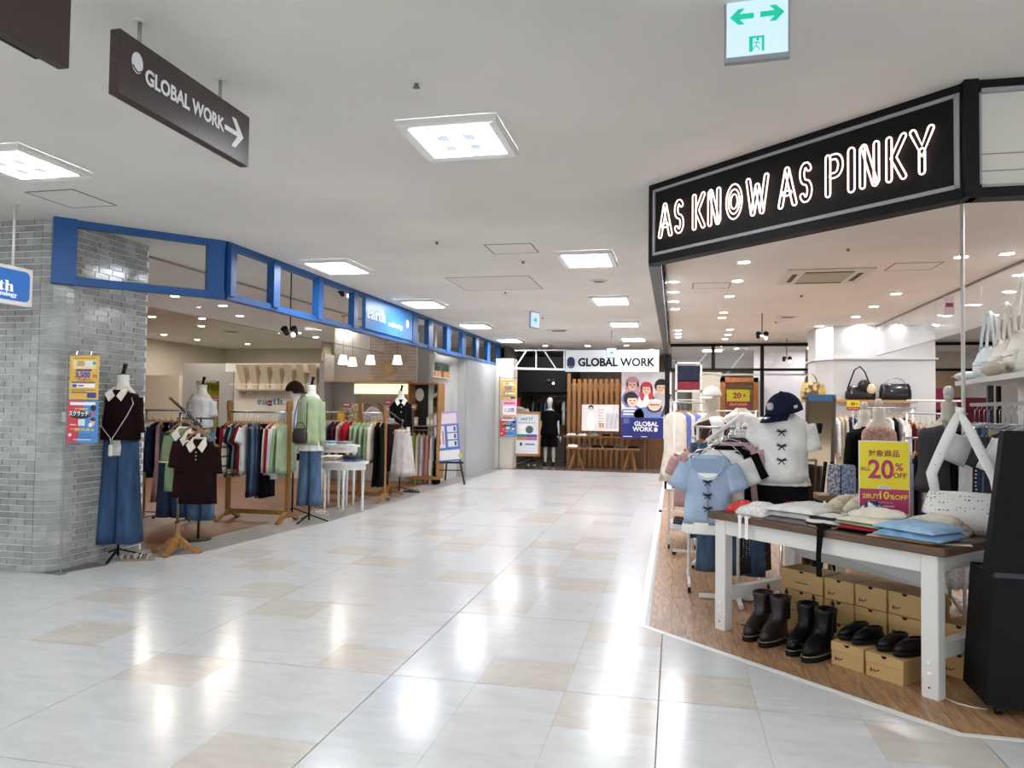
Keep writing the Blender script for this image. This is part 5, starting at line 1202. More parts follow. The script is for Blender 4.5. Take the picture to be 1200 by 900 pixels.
# black-clad mannequin with legs
def full_mannequin(x,y,rz,label,topm,shortm,skin=mat('#d9d4cc',.5)):
    t=thing('mannequin',label,'mannequin',(x,y,0),rz)
    part('torso',torso(.40,.24,.62).xf(Matrix.Translation((0,0,1.45))),skin,t); part('head',MB().loft([ring(0,-.01+o,z,rx,ry,n=18,pw=2.1) for z,rx,ry,o in ((1.53,.045,.05,0),(1.58,.055,.07,-.01),(1.64,.072,.09,-.015),(1.71,.078,.098,-.01),(1.77,.068,.085,0),(1.80,.035,.045,.0))]).sm(),skin,t)
    part('nose',MB().ell((0,-.115,1.665),(.012,.018,.022),8,6).sm(),skin,t)
    for s in (-1,1):
        part('arm',mann_arm(s,.42,ln=.62).xf(Matrix.Translation((0,0,1.42))),skin,t)
        hd=MB().ell((s*.30,-.10,.73),(.022,.035,.05),10,7)
        for q in range(4): hd.tube([(s*.30,-.125+.017*q,.70),(s*.298,-.128+.018*q,.665),(s*.292,-.125+.018*q,.635-.004*abs(q-1.5))],[.009,.008,.006],6)
        hd.tube([(s*.295,-.13,.74),(s*.283,-.15,.71),(s*.28,-.153,.685)],[.010,.009,.007],6); part('hand',hd.sm(),skin,t)
        part('leg',MB().tube([(s*.10,0,.85),(s*.105,-.005,.62),(s*.105,.0,.47),(s*.108,.015,.33),(s*.11,.01,.10),(s*.11,.0,.05)],[.085,.068,.052,.052,.033,.038],12).sm(),skin,t)
        sh=MB().loft([ring(s*.115,-.05,z,rx,ry,n=16) for z,rx,ry in ((0,.048,.13),(.03,.05,.132),(.06,.042,.10),(.10,.04,.055))]).sm(); part('shoe',sh.xf(Matrix.Translation((0,0,.0))),mat('#1a1a1c',.4),t)
        part('short_leg',trouser_leg(s,.42,.42,.24,flare=1.2,seed=2).xf(Matrix.Translation((0,0,.92))),shortm,t)
    worn_top(t,1.46,.43,.25,.66,topm,'short',fold=.03,hemw=.52)
    return t
x,y=atz(643,546); full_mannequin(x,19.3,.05,'full mannequin with head in black T-shirt and black shorts at the end shop',BLKF,BLKF)
# framed store stand
v=atz(616,549); st=thing('sign_stand','wood-framed poster stand at the entrance of the end shop','sign',(v[0],18.3,0),.05); WF=wood('#c08a52','#9a6a3c')
part('panel',MB().box(-.30,0,.36,.30,.02,1.36),mat('#e2e6ea',.5),st)
for q in ((-.34,.30,-.29,1.42),(.29,.30,.34,1.42),(-.34,.30,.34,.35),(-.34,1.37,.34,1.42)): part('frame_bar',MB().box(q[0],-.02,q[1],q[2],.03,q[3]),WF,st)
part('pole',MB().cyl(0,.04,0.01,.9,.012,n=8),BLACKM,st); part('base',MB().box(-.2,-.1,.004,.2,.16,.015),BLACKM,st)
text(st,'and ST',.0,1.24,.11,mat('#3c3c42',.5),y=-.003,bold=.001); flat(st,'print_band',-.22,1.14,.22,1.15,mat('#5a5a60',.5),y=-.001)
flat(st,'print_field',-.24,.86,.1,1.10,mat('#f7f7f7',.5),y=-.001); blob(st,'print_mark',.06,.97,.10,.10,mat('#55585e',.5),-.0025); 
for k in range(3): part('print_mark',MB().bar((-.24+.08*k,-.003,.88),(-.14+.08*k,-.003,1.05),.015,.001),mat('#c9ccd2',.5),st)
for q,c in (((-.26,.78,0,.85),'#2f7f78'),((0,.78,.26,.85),'#47509a'),((-.26,.70,0,.775),'#d4836a'),((0,.70,.26,.775),'#c05f9a')): flat(st,'print_field',q[0],q[1],q[2],q[3],mat(c,.5),y=-.001)
flat(st,'print_mark',-.18,.56,-.12,.64,mat('#3c3c42',.5),y=-.001); flat(st,'print_band',-.05,.58,.2,.62,mat('#7b7f8a',.5),y=-.001)
# posters on the cream column
c1=thing('sale_poster','gold campaign poster on the cream column at the end shop entrance','poster',(-4.20,17.88,1.72)); poster_gold(c1,.38,.48)
c2_=thing('sale_poster','pink and white campaign poster on the cream column between the other two','poster',(-4.18,17.88,1.28)); part('sheet',MB().box(0,-.003,0,.38,0,.42),mat('#e9b3c6',.5),c2_); flat(c2_,'print_field',.03,.05,.35,.28,mat('#f3eef0',.5),y=-.003); flat(c2_,'print_band',.03,.02,.35,.06,mat('#e0b33a',.5),y=-.0045); text(c2_,'1.2倍',.19,.17,.12,mat('#6a3f96',.5),y=-.006,bold=.002); flat(c2_,'print_band',.05,.33,.33,.37,mat('#d84a7a',.5),y=-.0045)
c3=thing('sale_poster','red and blue scratch lottery poster on the cream column','poster',(-4.22,17.88,.80)); poster_blue(c3,.42,.44)
pp2=thing('poster_stand','thin grey pole carrying posters at the cream column','stand',(-4.25,17.90,0)); part('pole',MB().cyl(0,0,0.012,2.3,.012,n=8),mat('#8d8f91',.4,.6),pp2); part('base',MB().cyl(0,0,.002,.012,.07,n=16),mat('#8d8f91',.4,.6),pp2); part('arm',MB().bar((0,0,2.25),(.45,0,2.25),.015),mat('#8d8f91',.4,.6),pp2)
# clothes behind in the end shop
_,p,d,a=rack('clothes_rack','dark rack of shirts behind the black-clad mannequin in the end shop',(-4.0+.1,20.4),(-2.95,20.4),1.85,m=BLACKM,metal=True,foot=.25,mid=False)
fill(p,d,a,1.85,[('long',GREY,'grey shirt'),('long',CHAR,'charcoal shirt'),('long',DEN4,'denim shirt'),('long',LBL,'pale blue shirt'),('long',PINKF,'dusty pink shirt'),('long',CHAR,'dark shirt'),('long',NAVY,'navy shirt'),('tee',OFFW,'off-white T-shirt')],'from the inner end of the end shop rack','shirts on the dark rack of the end shop',.05,.95)
v=aty(604,480,19.0); t=thing('clothes_stand','black frame stand with red tag carrying a light grey shirt in the end shop','clothes stand',(v[0]+.03,19.0,0)); part('pole',MB().cyl(0,0,0.01,1.75,.012,n=8),BLACKM,t); part('base',MB().box(-.2,-.15,.005,.2,.15,.015),BLACKM,t); part('loop',MB().tube([(-.12,0,1.75),(-.12,0,2.05),(-.06,0,2.1),(.06,0,2.1),(.12,0,2.05),(.12,0,1.75),(-.12,0,1.75)],.012,6),BLACKM,t); part('tag_board',MB().box(-.1,-.02,1.58,.1,-.01,1.78),mat('#c0272f',.5),t)
garment('tee',fab('#b9b4aa'),'light grey short-sleeved shirt worn over white on the black frame stand of the end shop','shirt',(v[0]+.07,18.93,1.66),.1,var=1,w=.50,t=.16,top=.12)
for k,(px,c) in enumerate(((631,'#3c3f38'),(668,'#4b5a3a'))): pass
for k,(dx,lb) in enumerate(((-.55,'dark trainers on the floor before the rack of the end shop, first of the pair'),(-.38,'dark trainer beside its mate at the feet of the black-clad mannequin'),(.55,'grey green trainer at the foot of the slat screen'))):
    sandal((x+dx,19.2,.004),.2,lb,mat('#3b3d3a',.6),mat('#c9c9c4',.6),sc=1.1)
# room behind the glazed screen, seen through it: fitting doorway, red shelves, beige panels
struct('wall_beyond_1',MB().box(.5,21.6,0,1.3,21.7,2.6),mat('#cbbba6',.7)); struct('wall_beyond_2',MB().box(-.1,21.9,0,.5,22.0,2.6),mat('#6c675f',.7)); struct('wall_beyond_3',MB().box(2.1,20.8,0,3.4,20.9,CEIL),mat('#efecef',.7))
dw=thing('doorway_frame','warm wooden doorway frame seen through the glazed screen behind the right-hand shop','door frame',(1.22,20.6,0)); OK3=wood('#b0713a','#8c5426')
part('side',MB().box(0,0,0,.12,.15,2.4),OK3,dw); part('side',MB().box(.85,0,0,.97,.15,2.4),OK3,dw); part('top',MB().box(0,0,2.28,.97,.15,2.4),OK3,dw); 
for k in range(4): part('slat',MB().box(.12,.1,1.95+.09*k,.85,.14,2.0+.09*k),OK3,dw)
part('inner_panel',MB().box(.12,.13,0,.85,.15,1.95),mat('#6f5238',.7),dw)
dr=thing('shelving','deep red shelving seen through the dark framed screen at the back of the shop','shelves',(5.7,19.6,0)); RD=mat('#8e2432',.5)
part('back_panel',MB().box(0,.3,0,2.0,.35,1.9),RD,dr)
for k in range(4): part('shelf',MB().box(0,0,.35+.42*k,2.0,.3,.39+.42*k),RD,dr)
for s in (0,1.96): part('side_panel',MB().box(s,0,0,s+.04,.3,1.9),RD,dr)
struct('wall_beyond_4',MB().box(4.7,21.5,0,7.4,21.6,CEIL),mat('#b79a7c',.7))
t=thing('hanging_card','magenta price board standing in front of the deep red shelving','sign',(6.0,19.2,1.6)); part('board',MB().box(0,0,0,.4,.02,.5),mat('#c23a6e',.5),t); part('stem',MB().cyl(.2,.01,-1.59,0,.012,n=8),BLACKM,t)
# ================================================================ RIGHT SHOP
TA=math.atan2(-.70,.714); TO=(.34,5.33)
def T(u,v,z=0):
    c,s=math.cos(TA),math.sin(TA); return (TO[0]+u*c-v*s,TO[1]+u*s+v*c,z)
def uv(px,py,z=.80):
    x,y=atz(px,py,z); dx,dy=x-TO[0],y-TO[1]; c,s=math.cos(TA),math.sin(TA); return dx*c+dy*s,-dx*s+dy*c
WPT=mat('#dcdad6',.45)
dt=thing('display_table','white painted table with dark brown plank top full of folded clothes at the shop corner','table',TO+(0,),TA)
part('tabletop',MB().cbox(-.085,-.065,.755,1.50,.82,.80,.006),wood('#6b4f3a','#4a3526',x=True),dt)
part('apron',MB().box(.04,-.03,.655,1.38,.0,.755),WPT,dt); part('apron',MB().box(.04,.74,.655,1.38,.77,.755),WPT,dt)
part('apron',MB().box(-.02,.0,.655,.01,.75,.755),WPT,dt); part('apron',MB().box(1.40,.0,.655,1.43,.75,.755),WPT,dt)
for u,v in ((0,0),(1.41,0),(0,.76),(1.41,.76)):
    L=part('leg',MB().cbox(u-.045,v-.04,.0,u+.045,v+.04,.755,.006),WPT,dt)
    if v==0:
        for z in (.13,.19): part('bolt',MB().cyl(0,0,-.002,.006,.012,.009,n=10).xf(Matrix.Translation((u,v-.042,z))@Matrix.Rotation(PI/2,4,'X')),mat('#efeeec',.3),L)
        part('screw_hole',MB().cyl(0,0,0,.002,.006,n=8).xf(Matrix.Translation((u,v-.041,.06))@Matrix.Rotation(PI/2,4,'X')),mat('#4a4744',.6),L)
for u in (0,1.41): part('side_rail',MB().box(u-.03,.04,.20,u+.03,.72,.28),WPT,dt)
part('plastic_sheet',MB().loft([[(.15,.30,.66),(1.3,.30,.66),(1.3,.305,.66),(.15,.305,.66)],[(.3,.45,.50),(1.3,.38,.47),(1.3,.385,.47),(.3,.455,.50)]]),mat('#d9dcdd',.25),dt)
# shoe boxes
CB=mat('#c3a06a',.7,kind='plaster'); CBD=mat('#ab8a58',.7,kind='plaster'); INK=mat('#3a2c1e',.7)
def shoebox(label,u,v,z,w=.20,d=.32,h=.135,long=False,rz=0):
    x,y,_=T(u,v); t=thing('shoe_box',label,'box',(x,y,z),TA+rz,'brown shoe boxes under the white table')
    if long: w,d=d,w
    part('carton',MB().box(-w/2,0,0,w/2,d,h-.02),CB,t); part('lid',MB().cbox(-w/2-.003,-.003,h-.055,w/2+.003,d+.003,h,.002),CBD if False else CB,t)
    part('thumb_notch',MB().prism([(.016*math.cos(a),h-.002+.016*math.sin(a)) for a in [PI+PI*k/8 for k in range(9)]],-.0045,-.003),mat('#15110d',.9),t)
    if not long: part('logo_mark',MB().tube([(-w*.38,-.0015,.028),(-w*.36,-.0015,.05),(-w*.33,-.0015,.03),(-w*.28,-.0015,.045),(-w*.25,-.0015,.03),(-w*.2,-.0015,.04),(-w*.13,-.0015,.048)],.0028,5),INK,t)
    else: part('print_line',MB().box(-.05,-.0012,.05,.05,0,.056),INK,t)
    return t
H1=.14
# front pair
shoebox('brown shoe box under the table front carrying the black shoes, nearer the boots',.905,.02,0); shoebox('brown shoe box under the table front carrying the dark loafers, nearer the right table leg',1.13,.02,0,w=.215)
# left long stack
NM=['lowest','middle','topmost']
for k in range(3): shoebox('long brown shoe box set sideways behind the brown boots, %s of its stack'%NM[k],.33,.40,k*H1,long=True)
for c,(u,nm) in enumerate(((.62,'first'),(.83,'second'),(1.04,'third'))):
    for k in range(3): shoebox('brown shoe box %s in the %s column from the sideways stack behind the black boots'%(NM[k],nm),u,.38+.01*c,k*H1)
shoebox('brown shoe box on the floor behind the right table leg, lower of two',1.34,.42,0,w=.2); shoebox('brown shoe box behind the right table leg, upper of two',1.30,.50,H1,w=.2); shoebox('brown shoe box standing alone by the low white platform',1.62,.40,0,w=.2,d=.3)
def boot(label,u,v,rz,m,group,h=.25,s=1.15):
    rz-=.35
    x,y,_=T(u,v); t=thing('ankle_boot',label,'boot',(x,y,0),TA+rz,group)
    def rr(cy,z,rx,ry): return ring(0,cy*s,z*s,rx*s,ry*s,n=20,pw=2.3)
    part('sole',MB().loft([rr(-.055,0,.046,.140),rr(-.055,.030,.048,.142),rr(-.055,.034,.044,.136)]),mat('#141213',.5),t)
    part('welt',MB().loft([rr(-.055,.030,.050,.144),rr(-.055,.034,.050,.144)]),mat('#8a7a62',.6),t)
    part('upper',MB().loft([rr(-.055,.034,.044,.134),rr(-.055,.065,.045,.130),rr(-.040,.095,.043,.108),rr(-.012,.115,.042,.078),rr(.015,.14,.042,.062),rr(.020,.18,.045,.060),rr(.020,h*.93,.052,.066),rr(.020,h,.053,.067),rr(.020,h,.044,.056),rr(.02,h-.04,.042,.054)]).sm(),m,t)
    part('toe_seam',MB().tube([(.041*s*math.cos(a),-.055*s-.09*s+.055*s*math.sin(a)*-1,.082*s+.012*math.sin(a)) for a in [PI*k/10 for k in range(11)]],.003,5),mat('#1a1413',.6),t)
    part('pull_tab',MB().tube([(0,.085*s,h*s-.03),(0,.10*s,h*s+.015),(0,.088*s,h*s+.035),(0,.074*s,h*s+.01)],.006,6),mat('#1c1918',.6),t)
    part('elastic_panel',MB().box(.0425*s,.0,.13*s,.0505*s,.045,.22*s),mat('#121012',.8),t)
    return t
BRB=mat('#1f1112',.45,coat=.1); BKB=mat('#060608',.4,coat=.12)
boot('dark brown ankle boot under the table nearest the front left table leg',.22,.12,.55,BRB,'brown ankle boots'); boot('dark brown ankle boot standing right beside its brown mate',.365,.11,.50,BRB,'brown ankle boots')
boot('black chunky ankle boot next to the brown pair',.56,.12,.50,BKB,'black ankle boots'); boot('black chunky ankle boot standing against the front shoe boxes',.70,.10,.42,BKB,'black ankle boots')
def shoe(label,loc,rz,m,sole,group,s=1.0,laces=True,lm=None,low=False):
    t=thing('shoe',label,'shoe',loc,rz,group)
    def rr(cy,z,rx,ry): return ring(0,cy*s,z*s,rx*s,ry*s,n=20,pw=2.3)
    part('sole',MB().loft([rr(0,0,.040,.125),rr(0,.026,.045,.135),rr(0,.03,.043,.132)]).sm(),sole,t)
    part('upper',MB().loft([rr(0,.03,.041,.128),rr(.002,.055,.040,.118),rr(.02,.078,.037,.092),rr(.042,.095,.034,.065),rr(.046,.10,.026,.052),rr(.046,.07,.024,.05)]).sm(),m,t)
    if laces:
        for k in range(4): part('lace',MB().tube([(-.028*s,(-.045+.022*k)*s,(.066+.007*k)*s),(0,(-.045+.022*k)*s,(.083+.007*k)*s),(.028*s,(-.040+.022*k)*s,(.066+.007*k)*s)],.004*s,5),lm or sole,t)
    else: part('strap',MB().tube([(-.038*s,-.02*s,.05*s),(0,-.025*s,.085*s),(.038*s,-.02*s,.05*s)],.010*s,6,flat=.5),m,t)
    return t
BS=mat('#07070a',.35,coat=.15)
for k,(u,v,lb) in enumerate(((.86,.17,'black leather shoe on the front shoe box, nearer the black boots'),(.955,.155,'black leather shoe on the front shoe box beside its mate'),(1.10,.17,'dark loafer with reddish trim on the second front shoe box'),(1.20,.16,'dark loafer on the second front shoe box close to the table leg'))):
    x,y,_=T(u,v); shoe(lb,(x,y,H1+.0),TA-.25,BS if k<2 else mat('#1b1414',.35,coat=.2),mat('#161618',.4),'black shoes on the shoe boxes',s=.92,laces=k<2,lm=mat('#d8d6d2',.6) if k==5 else BS)
# ---- things on the table top
CRS=mat('#e9dfca',.8,kind='motley',scale=60,c2='#c9bda6')
def onT(px,py,z=.80): x,y=atz(px,py,z); return x,y
def heap(name,label,px,py,w,d,h,m,rz=0,cat='clothing',z=.80,k=5,seed=0,amp=.06,dx=None):
    h*=1.35; w*=1.08
    x,y=onT(px,py,z) if dx is None else T(*dx)[:2]
    t=thing(name,label,cat,(x,y,z),TA+rz); rs=[]
    for q,(zz,s) in enumerate(((0,1),(.25,1.03),(.6,.9),(.85,.62),(1,.25))): rs.append(ring(.01*q*math.sin(seed),0,h*zz,w/2*s,d/2*s,n=30,amp=amp,k=k,ph=seed+q*.6,pw=2.6))
    part('fold',MB().loft(rs).sm(),m,t); 
    if h>.03: part('drape',MB().loft([ring(.02,-.02,h*zz,w/2*s*.7,d/2*s*.6,n=24,amp=amp*1.6,k=k+2,ph=seed*2+zz*3,pw=2.2) for zz,s in ((.5,1),(.8,.95),(1.12,.5))]).sm(),m,t)
    return t
REDD=mat('#d23a35',.8,kind='dots',scale=70,c2='#f0c9c2'); heap('bandana','bright red polka dotted cloth bundled on the left table corner','',0,.22,.16,.055,REDD,.4,dx=(.03,.10),seed=1) if False else None
heap('bandana','bright red dotted cloth bundled at the table end beside the pale blue T-shirt',0,0,.20,.17,.055,REDD,.3,dx=(.04,.14),seed=1)
heap('lace_top','white lace top gathered at the table front edge beside the red cloth',0,0,.30,.26,.06,mat('#f3f0ec',.8,kind='motley',scale=80,c2='#dcd8d2'),.1,dx=(.22,.12),seed=2)
for k in range(2):
    x,y,_=T(.20+.055*k,-.072,.66); t=thing('cloth_tie','white fabric tie hanging down over the table front, %s'%('nearer the table leg' if k==0 else 'nearer the middle'),'ribbon',(x,y,.66),TA); part('ribbon',MB().box(-.012,-.006,0,.012,-.001,.15),mat('#f1efec',.8),t); part('knot',MB().box(-.014,-.008,.135,.014,.02,.150),mat('#f1efec',.8),t)
heap('red_cloth','small red cloth lying behind the white lace top','',0,.14,.1,.06,fab('#c8303a'),0,dx=(.30,.36),seed=3) if False else heap('red_cloth','small red cloth lying behind the white lace top',0,0,.14,.10,.05,fab('#c8303a'),0,dx=(.22,.42),seed=3)
folded('folded on the table beside the white lace top',*T(.50,.14)[:2],.80,.36,.30,3,[(fab('#7c7478'),'mauve grey striped top'),(fab('#b9b3b0'),'light taupe top'),(WHT,'white top')],TA,h=.028)
folded('folded on the table before the cap mannequin',*T(.28,.55)[:2],.80,.30,.26,2,[(GREY,'grey top'),(WHT,'white ruffled top')],TA,h=.03)
heap('knit_top','white ruffled knit top spread behind the mauve grey pile',0,0,.34,.20,.03,fab('#efeeea'),.1,dx=(.42,.40),seed=4)
heap('striped_top','black and white zebra patterned top on the table in front of the trainers',0,0,.26,.24,.05,mat('#dcd8d2',.8,kind='stripe',scale=9,c2='#17171a'),.2,dx=(.74,.12),seed=5,amp=.09)
heap('black_tops','rumpled black top beside the price sign foot',0,0,.28,.22,.07,BLKF,.3,dx=(.82,.45),seed=6,amp=.1)
heap('patterned_cloth','small navy and white cloth on top of the black heap',0,0,.12,.12,.05,mat('#e9e9ee',.8,kind='motley',scale=30,c2='#22325c'),.3,z=.87,dx=(.80,.44),seed=7)
x,y,_=T(.79,-.07); t=thing('ribbon','long black ribbon hanging over the front edge of the brown table top','ribbon',(x,y,.52),TA); part('ribbon',MB().loft([[(-.018,-.012,0),(.018,-.012,0),(.018,-.006,0),(-.018,-.006,0)],[(-.020,-.012,.12),(.010,-.012,.12),(.010,-.006,.12),(-.020,-.006,.12)],[(-.012,-.012,.285),(.03,-.012,.285),(.03,-.006,.285),(-.012,-.006,.285)]]),BLKF,t); part('bow',MB().ell((.01,.02,.30),(.05,.035,.018),12,7).sm(),BLKF,t)
folded('folded in the cream pile before the price sign',*T(.99,.14)[:2],.80,.30,.30,4,[(BLKF,'black top'),(fab('#a82a3c'),'crimson top'),(fab('#a8ad8a'),'sage top'),(fab('#ece3cc'),'cream top')],TA,h=.019)
heap('cream_cardigan','cream cardigan heaped on top of the crimson and sage pile',0,0,.28,.24,.035,fab('#f0e8d4'),.2,z=.885,dx=(.98,.20),seed=8)
heap('navy_cloth','dark navy garment lying behind the cream piles',0,0,.20,.16,.07,NAVY,0,dx=(1.12,.50),seed=9)
heap('cream_knit','cream embroidered knit heaped between the cream pile and the polka dot bag',0,0,.32,.26,.075,fab('#efe7d3'),.1,dx=(1.22,.42),seed=10)
folded('folded on the table front under the light denim shirt',*T(1.22,.13)[:2],.80,.34,.30,1,[(fab('#cbb28e'),'tan top')],TA,h=.022)
for k in range(1):
    folded('folded at the cart end of the table front',*T(1.27,.12)[:2],.823,.38,.32,2,[(mat('#8fb3d3',.85,kind='denim',c2='#7399bd'),'light blue denim shirt'),(mat('#a9c8e2',.85,kind='denim',c2='#8db1d0'),'pale blue denim shirt')],TA,h=.032)
x,y,_=T(1.43,.10,.8); t=thing('price_card','loose cream card lying on the brown table top at its corner','card',(x,y,.8005),TA+.6); part('card',MB().box(-.12,-.03,0,.12,.03,.003),mat('#e2d6b8',.5),t); part('print_line',MB().box(-.09,-.004,.003,.09,.004,.0036),mat('#8d7f62',.6),t)
# trainers on the table
for k,(u,v,lb,rz) in enumerate(((.47,.66,'cream chunky trainer on the table before the cap mannequin, nearer the mannequin',1.0),(.60,.62,'cream chunky trainer on the table, beside its mate and nearer the price sign',.9))):
    x,y,_=T(u,v); shoe(lb,(x,y,.80),-.95+.25*k,mat('#e4d9c3',.6,kind='motley',scale=18,c2='#cdbb9d'),mat('#e9e3d6',.5),'cream trainers on the table',s=1.3,lm=mat('#f2eee4',.6))
x,y,_=T(.50,.80); heap('scarf','pale lilac scarf rolled behind the cream trainers',0,0,.12,.1,.09,mat('#cfd3e6',.8,kind='motley',scale=26,c2='#a8add0'),0,dx=(.52,.76),seed=11)
# price sign
v=aty(1036,603,5.15)
sg2=thing('price_sign','big yellow and magenta table sign reading ALL 20% OFF','sign',(v[0],5.15,.805),-.08)
YL=mat('#f2df2a',.5); MG=mat('#b83568',.5); h0=.055; WS_,HS=.285,.455
part('sheet',MB().box(-WS_/2,-.003,h0,WS_/2,0,h0+HS),YL,sg2); flat(sg2,'print_field',-WS_/2,h0,WS_/2,h0+HS*.335,MG,y=-.003)
part('holder',MB().box(-WS_/2-.006,.0005,h0-.006,WS_/2+.006,.003,h0+HS+.006),mat('#dfe6e6',.2),sg2); part('stem',MB().box(-.02,0,0,.02,.006,h0),mat('#dfe6e6',.2),sg2); part('base',MB().box(-.08,-.06,-.004,.08,.06,0),mat('#dfe6e6',.2),sg2)
Z=lambda f:h0+HS*f
text(sg2,'対象商品',-.0,Z(.83),.046,mat('#a04a3a',.5),y=-.0045,bold=.0007)
text(sg2,'ALL',-.108,Z(.615),.036,MG,y=-.0045,bold=.0005); text(sg2,'20',-.018,Z(.60),.165,MG,y=-.0045,bold=.004,sx=.92); text(sg2,'%',.088,Z(.645),.068,MG,y=-.0045,bold=.001); text(sg2,'OFF',.092,Z(.53),.045,MG,y=-.0045,bold=.001)
flat(sg2,'print_field',-.035,Z(.335),.035,Z(.385),WHITEM,y=-.0045); text(sg2,'さらに',0,Z(.36),.020,MG,y=-.0062)
text(sg2,'2BUY',-.078,Z(.23),.042,YL,y=-.0052,bold=.0006); text(sg2,'10',-.004,Z(.245),.068,YL,y=-.0052,bold=.0014); text(sg2,'%OFF',.084,Z(.225),.042,YL,y=-.0052,bold=.0008)
flat(sg2,'print_band',-.08,Z(.145),.05,Z(.152),mat('#e7a9c0',.5),y=-.0045); flat(sg2,'print_band',-.05,Z(.09),.06,Z(.105),mat('#f0d9e2',.5),y=-.0045)
# polka dot tote
PD=mat('#f1efec',.8,kind='dots',scale=46,c2='#26262c')
x,y,_=T(1.28,.62); tt=thing('tote_bag','large white polka dotted tote bag with long knotted straps on the table','bag',(x,y,.80),-.35)
part('body',MB().loft([ring(0,0,z,rx,ry,n=28,amp=.02,k=5,ph=z*9,pw=3) for z,rx,ry in ((0,.19,.09),(.04,.22,.12),(.12,.225,.12),(.20,.20,.08),(.235,.185,.035))]).sm(),PD,tt)
def strap(pts,w=.032): return MB().tube(pts,[v*.42 for v in w] if isinstance(w,list) else w*.40,10,flat=2.1).sm()
part('strap',strap([(-.15,-.02,.22),(-.17,-.02,.34),(-.12,-.02,.47),(-.07,-.02,.60),(-.03,-.02,.70)],[.03,.036,.036,.034,.022]),PD,tt)
part('strap',strap([(.17,-.02,.20),(.15,-.02,.33),(.09,-.02,.46),(.03,-.02,.60),(-.02,-.02,.70)],[.03,.034,.034,.032,.022]),PD,tt)
part('strap_end',strap([(-.03,-.02,.695),(-.02,-.02,.74)],[.018,.03]),PD,tt)
# phone pouches rack
for k,(px,m,lb) in enumerate(((978,mat('#e9e4e0',.5,kind='motley',scale=60,c2='#7b86b8'),'white flowered hanging pouch behind the trainers, nearer the mirror'),(993,mat('#b7c3dc',.5,kind='motley',scale=60,c2='#6e7fae'),'pale blue flowered hanging pouch behind the trainers, nearer the price sign'))):
    v=aty(px,580,6.1); t=thing('pouch',lb,'pouch',(v[0],6.1,.86),0); part('case',MB().prism(rrect(-.05,0,.05,.24,.02),0,.02),m,t); part('zip',MB().box(-.045,-.004,.20,.045,0,.206),mat('#9a9aa8',.4),t)
    for q in range(1,4): part('gusset',MB().prism(rrect(-.05+.008*q,0,.05+.008*q,.235,.02),.02+.012*q,.028+.012*q),mat('#d9b7bb' if q%2 else '#c9ccd8',.6),t)
t=thing('accessory_stand','low brown accessory stand behind the cream trainers holding pouches','stand',(aty(985,590,6.2)[0],6.2,0)); part('top',MB().box(-.18,-.12,.82,.18,.12,.86),mat('#a08468',.6),t); part('column',MB().box(-.03,-.03,0,.03,.03,.82),WM,t); part('base',MB().box(-.18,-.14,0,.18,.14,.02),WM,t)
# ---- cap mannequin
x=aty(915,500,5.75)[0]
x+=.03
cm=thing('mannequin','mannequin in white short-sleeved top with black bows and black skirt beside the table','mannequin',(x,5.95,0),-.12)
stand(cm,.8,spread=.26,m=CHROME); part('torso',torso(.36,.24).xf(Matrix.Translation((0,0,1.47))),SKIN2,cm)
worn_top(cm,1.475,.39,.245,.50,fab('#f3f2ee'),'short',fold=.02,hemw=.40,waist=.38,k=4,slw=.082,ang=14)
part('hem_frill',skirt_mb(.48,.05,.33,1.04,k=16,fold=.05).xf(Matrix.Translation((0,0,1.0))),fab('#efeee8'),cm)
part('skirt',skirt_mb(.45,.42,.27,1.12,k=5,fold=.03,seed=1).xf(Matrix.Translation((0,0,.98))),fab('#131418'),cm)
part('face',MB().loft([ring(0,-.05+o,z,rx,ry,n=18,pw=2.1) for z,rx,ry,o in ((1.44,.045,.05,.02),(1.46,.055,.07,.01),(1.50,.066,.085,.02),(1.55,.068,.08,.04))]).sm(),SKIN2,cm)
for k in range(3):
    mb=MB(); z=1.35-.105*k; yy=-.165-.008*k
    for s in (-1,1): mb.tube([(0,yy,z),(s*.03,yy-.004,z+.018),(s*.036,yy-.004,z+.004),(0,yy,z)],.0045,5); mb.tube([(0,yy,z),(s*.022,yy-.003,z-.03)],.004,5)
    part('bow',mb,mat('#1a1a1c',.6),cm,label='small black bow')
part('seam',MB().box(-.002,-.170,1.02,.002,-.150,1.34),mat('#c9c8c4',.7),cm)
NVC=fab('#1b2036')
cp=cap_('navy blue baseball cap with white front emblem on the white-topped mannequin',(x+.015,5.90,1.50),-.85,NVC,s=1.32,tilt=.25)
MT=Matrix.Rotation(.25,4,'X')
part('emblem',MB().prism(rrect(-.022,.05,.022,.10,.01),-.148,-.128).xf(MT),mat('#b9bbc2',.6),cp); part('sticker',MB().prz([(.0+.026*math.cos(2*PI*q/16),-.195+.026*math.sin(2*PI*q/16)) for q in range(16)],-.004,.003).xf(MT),mat('#8c8f96',.4),cp); part('side_mark',MB().box(.122,-.03,.035,.131,.0,.055).xf(MT),mat('#c9cbd2',.6),cp)
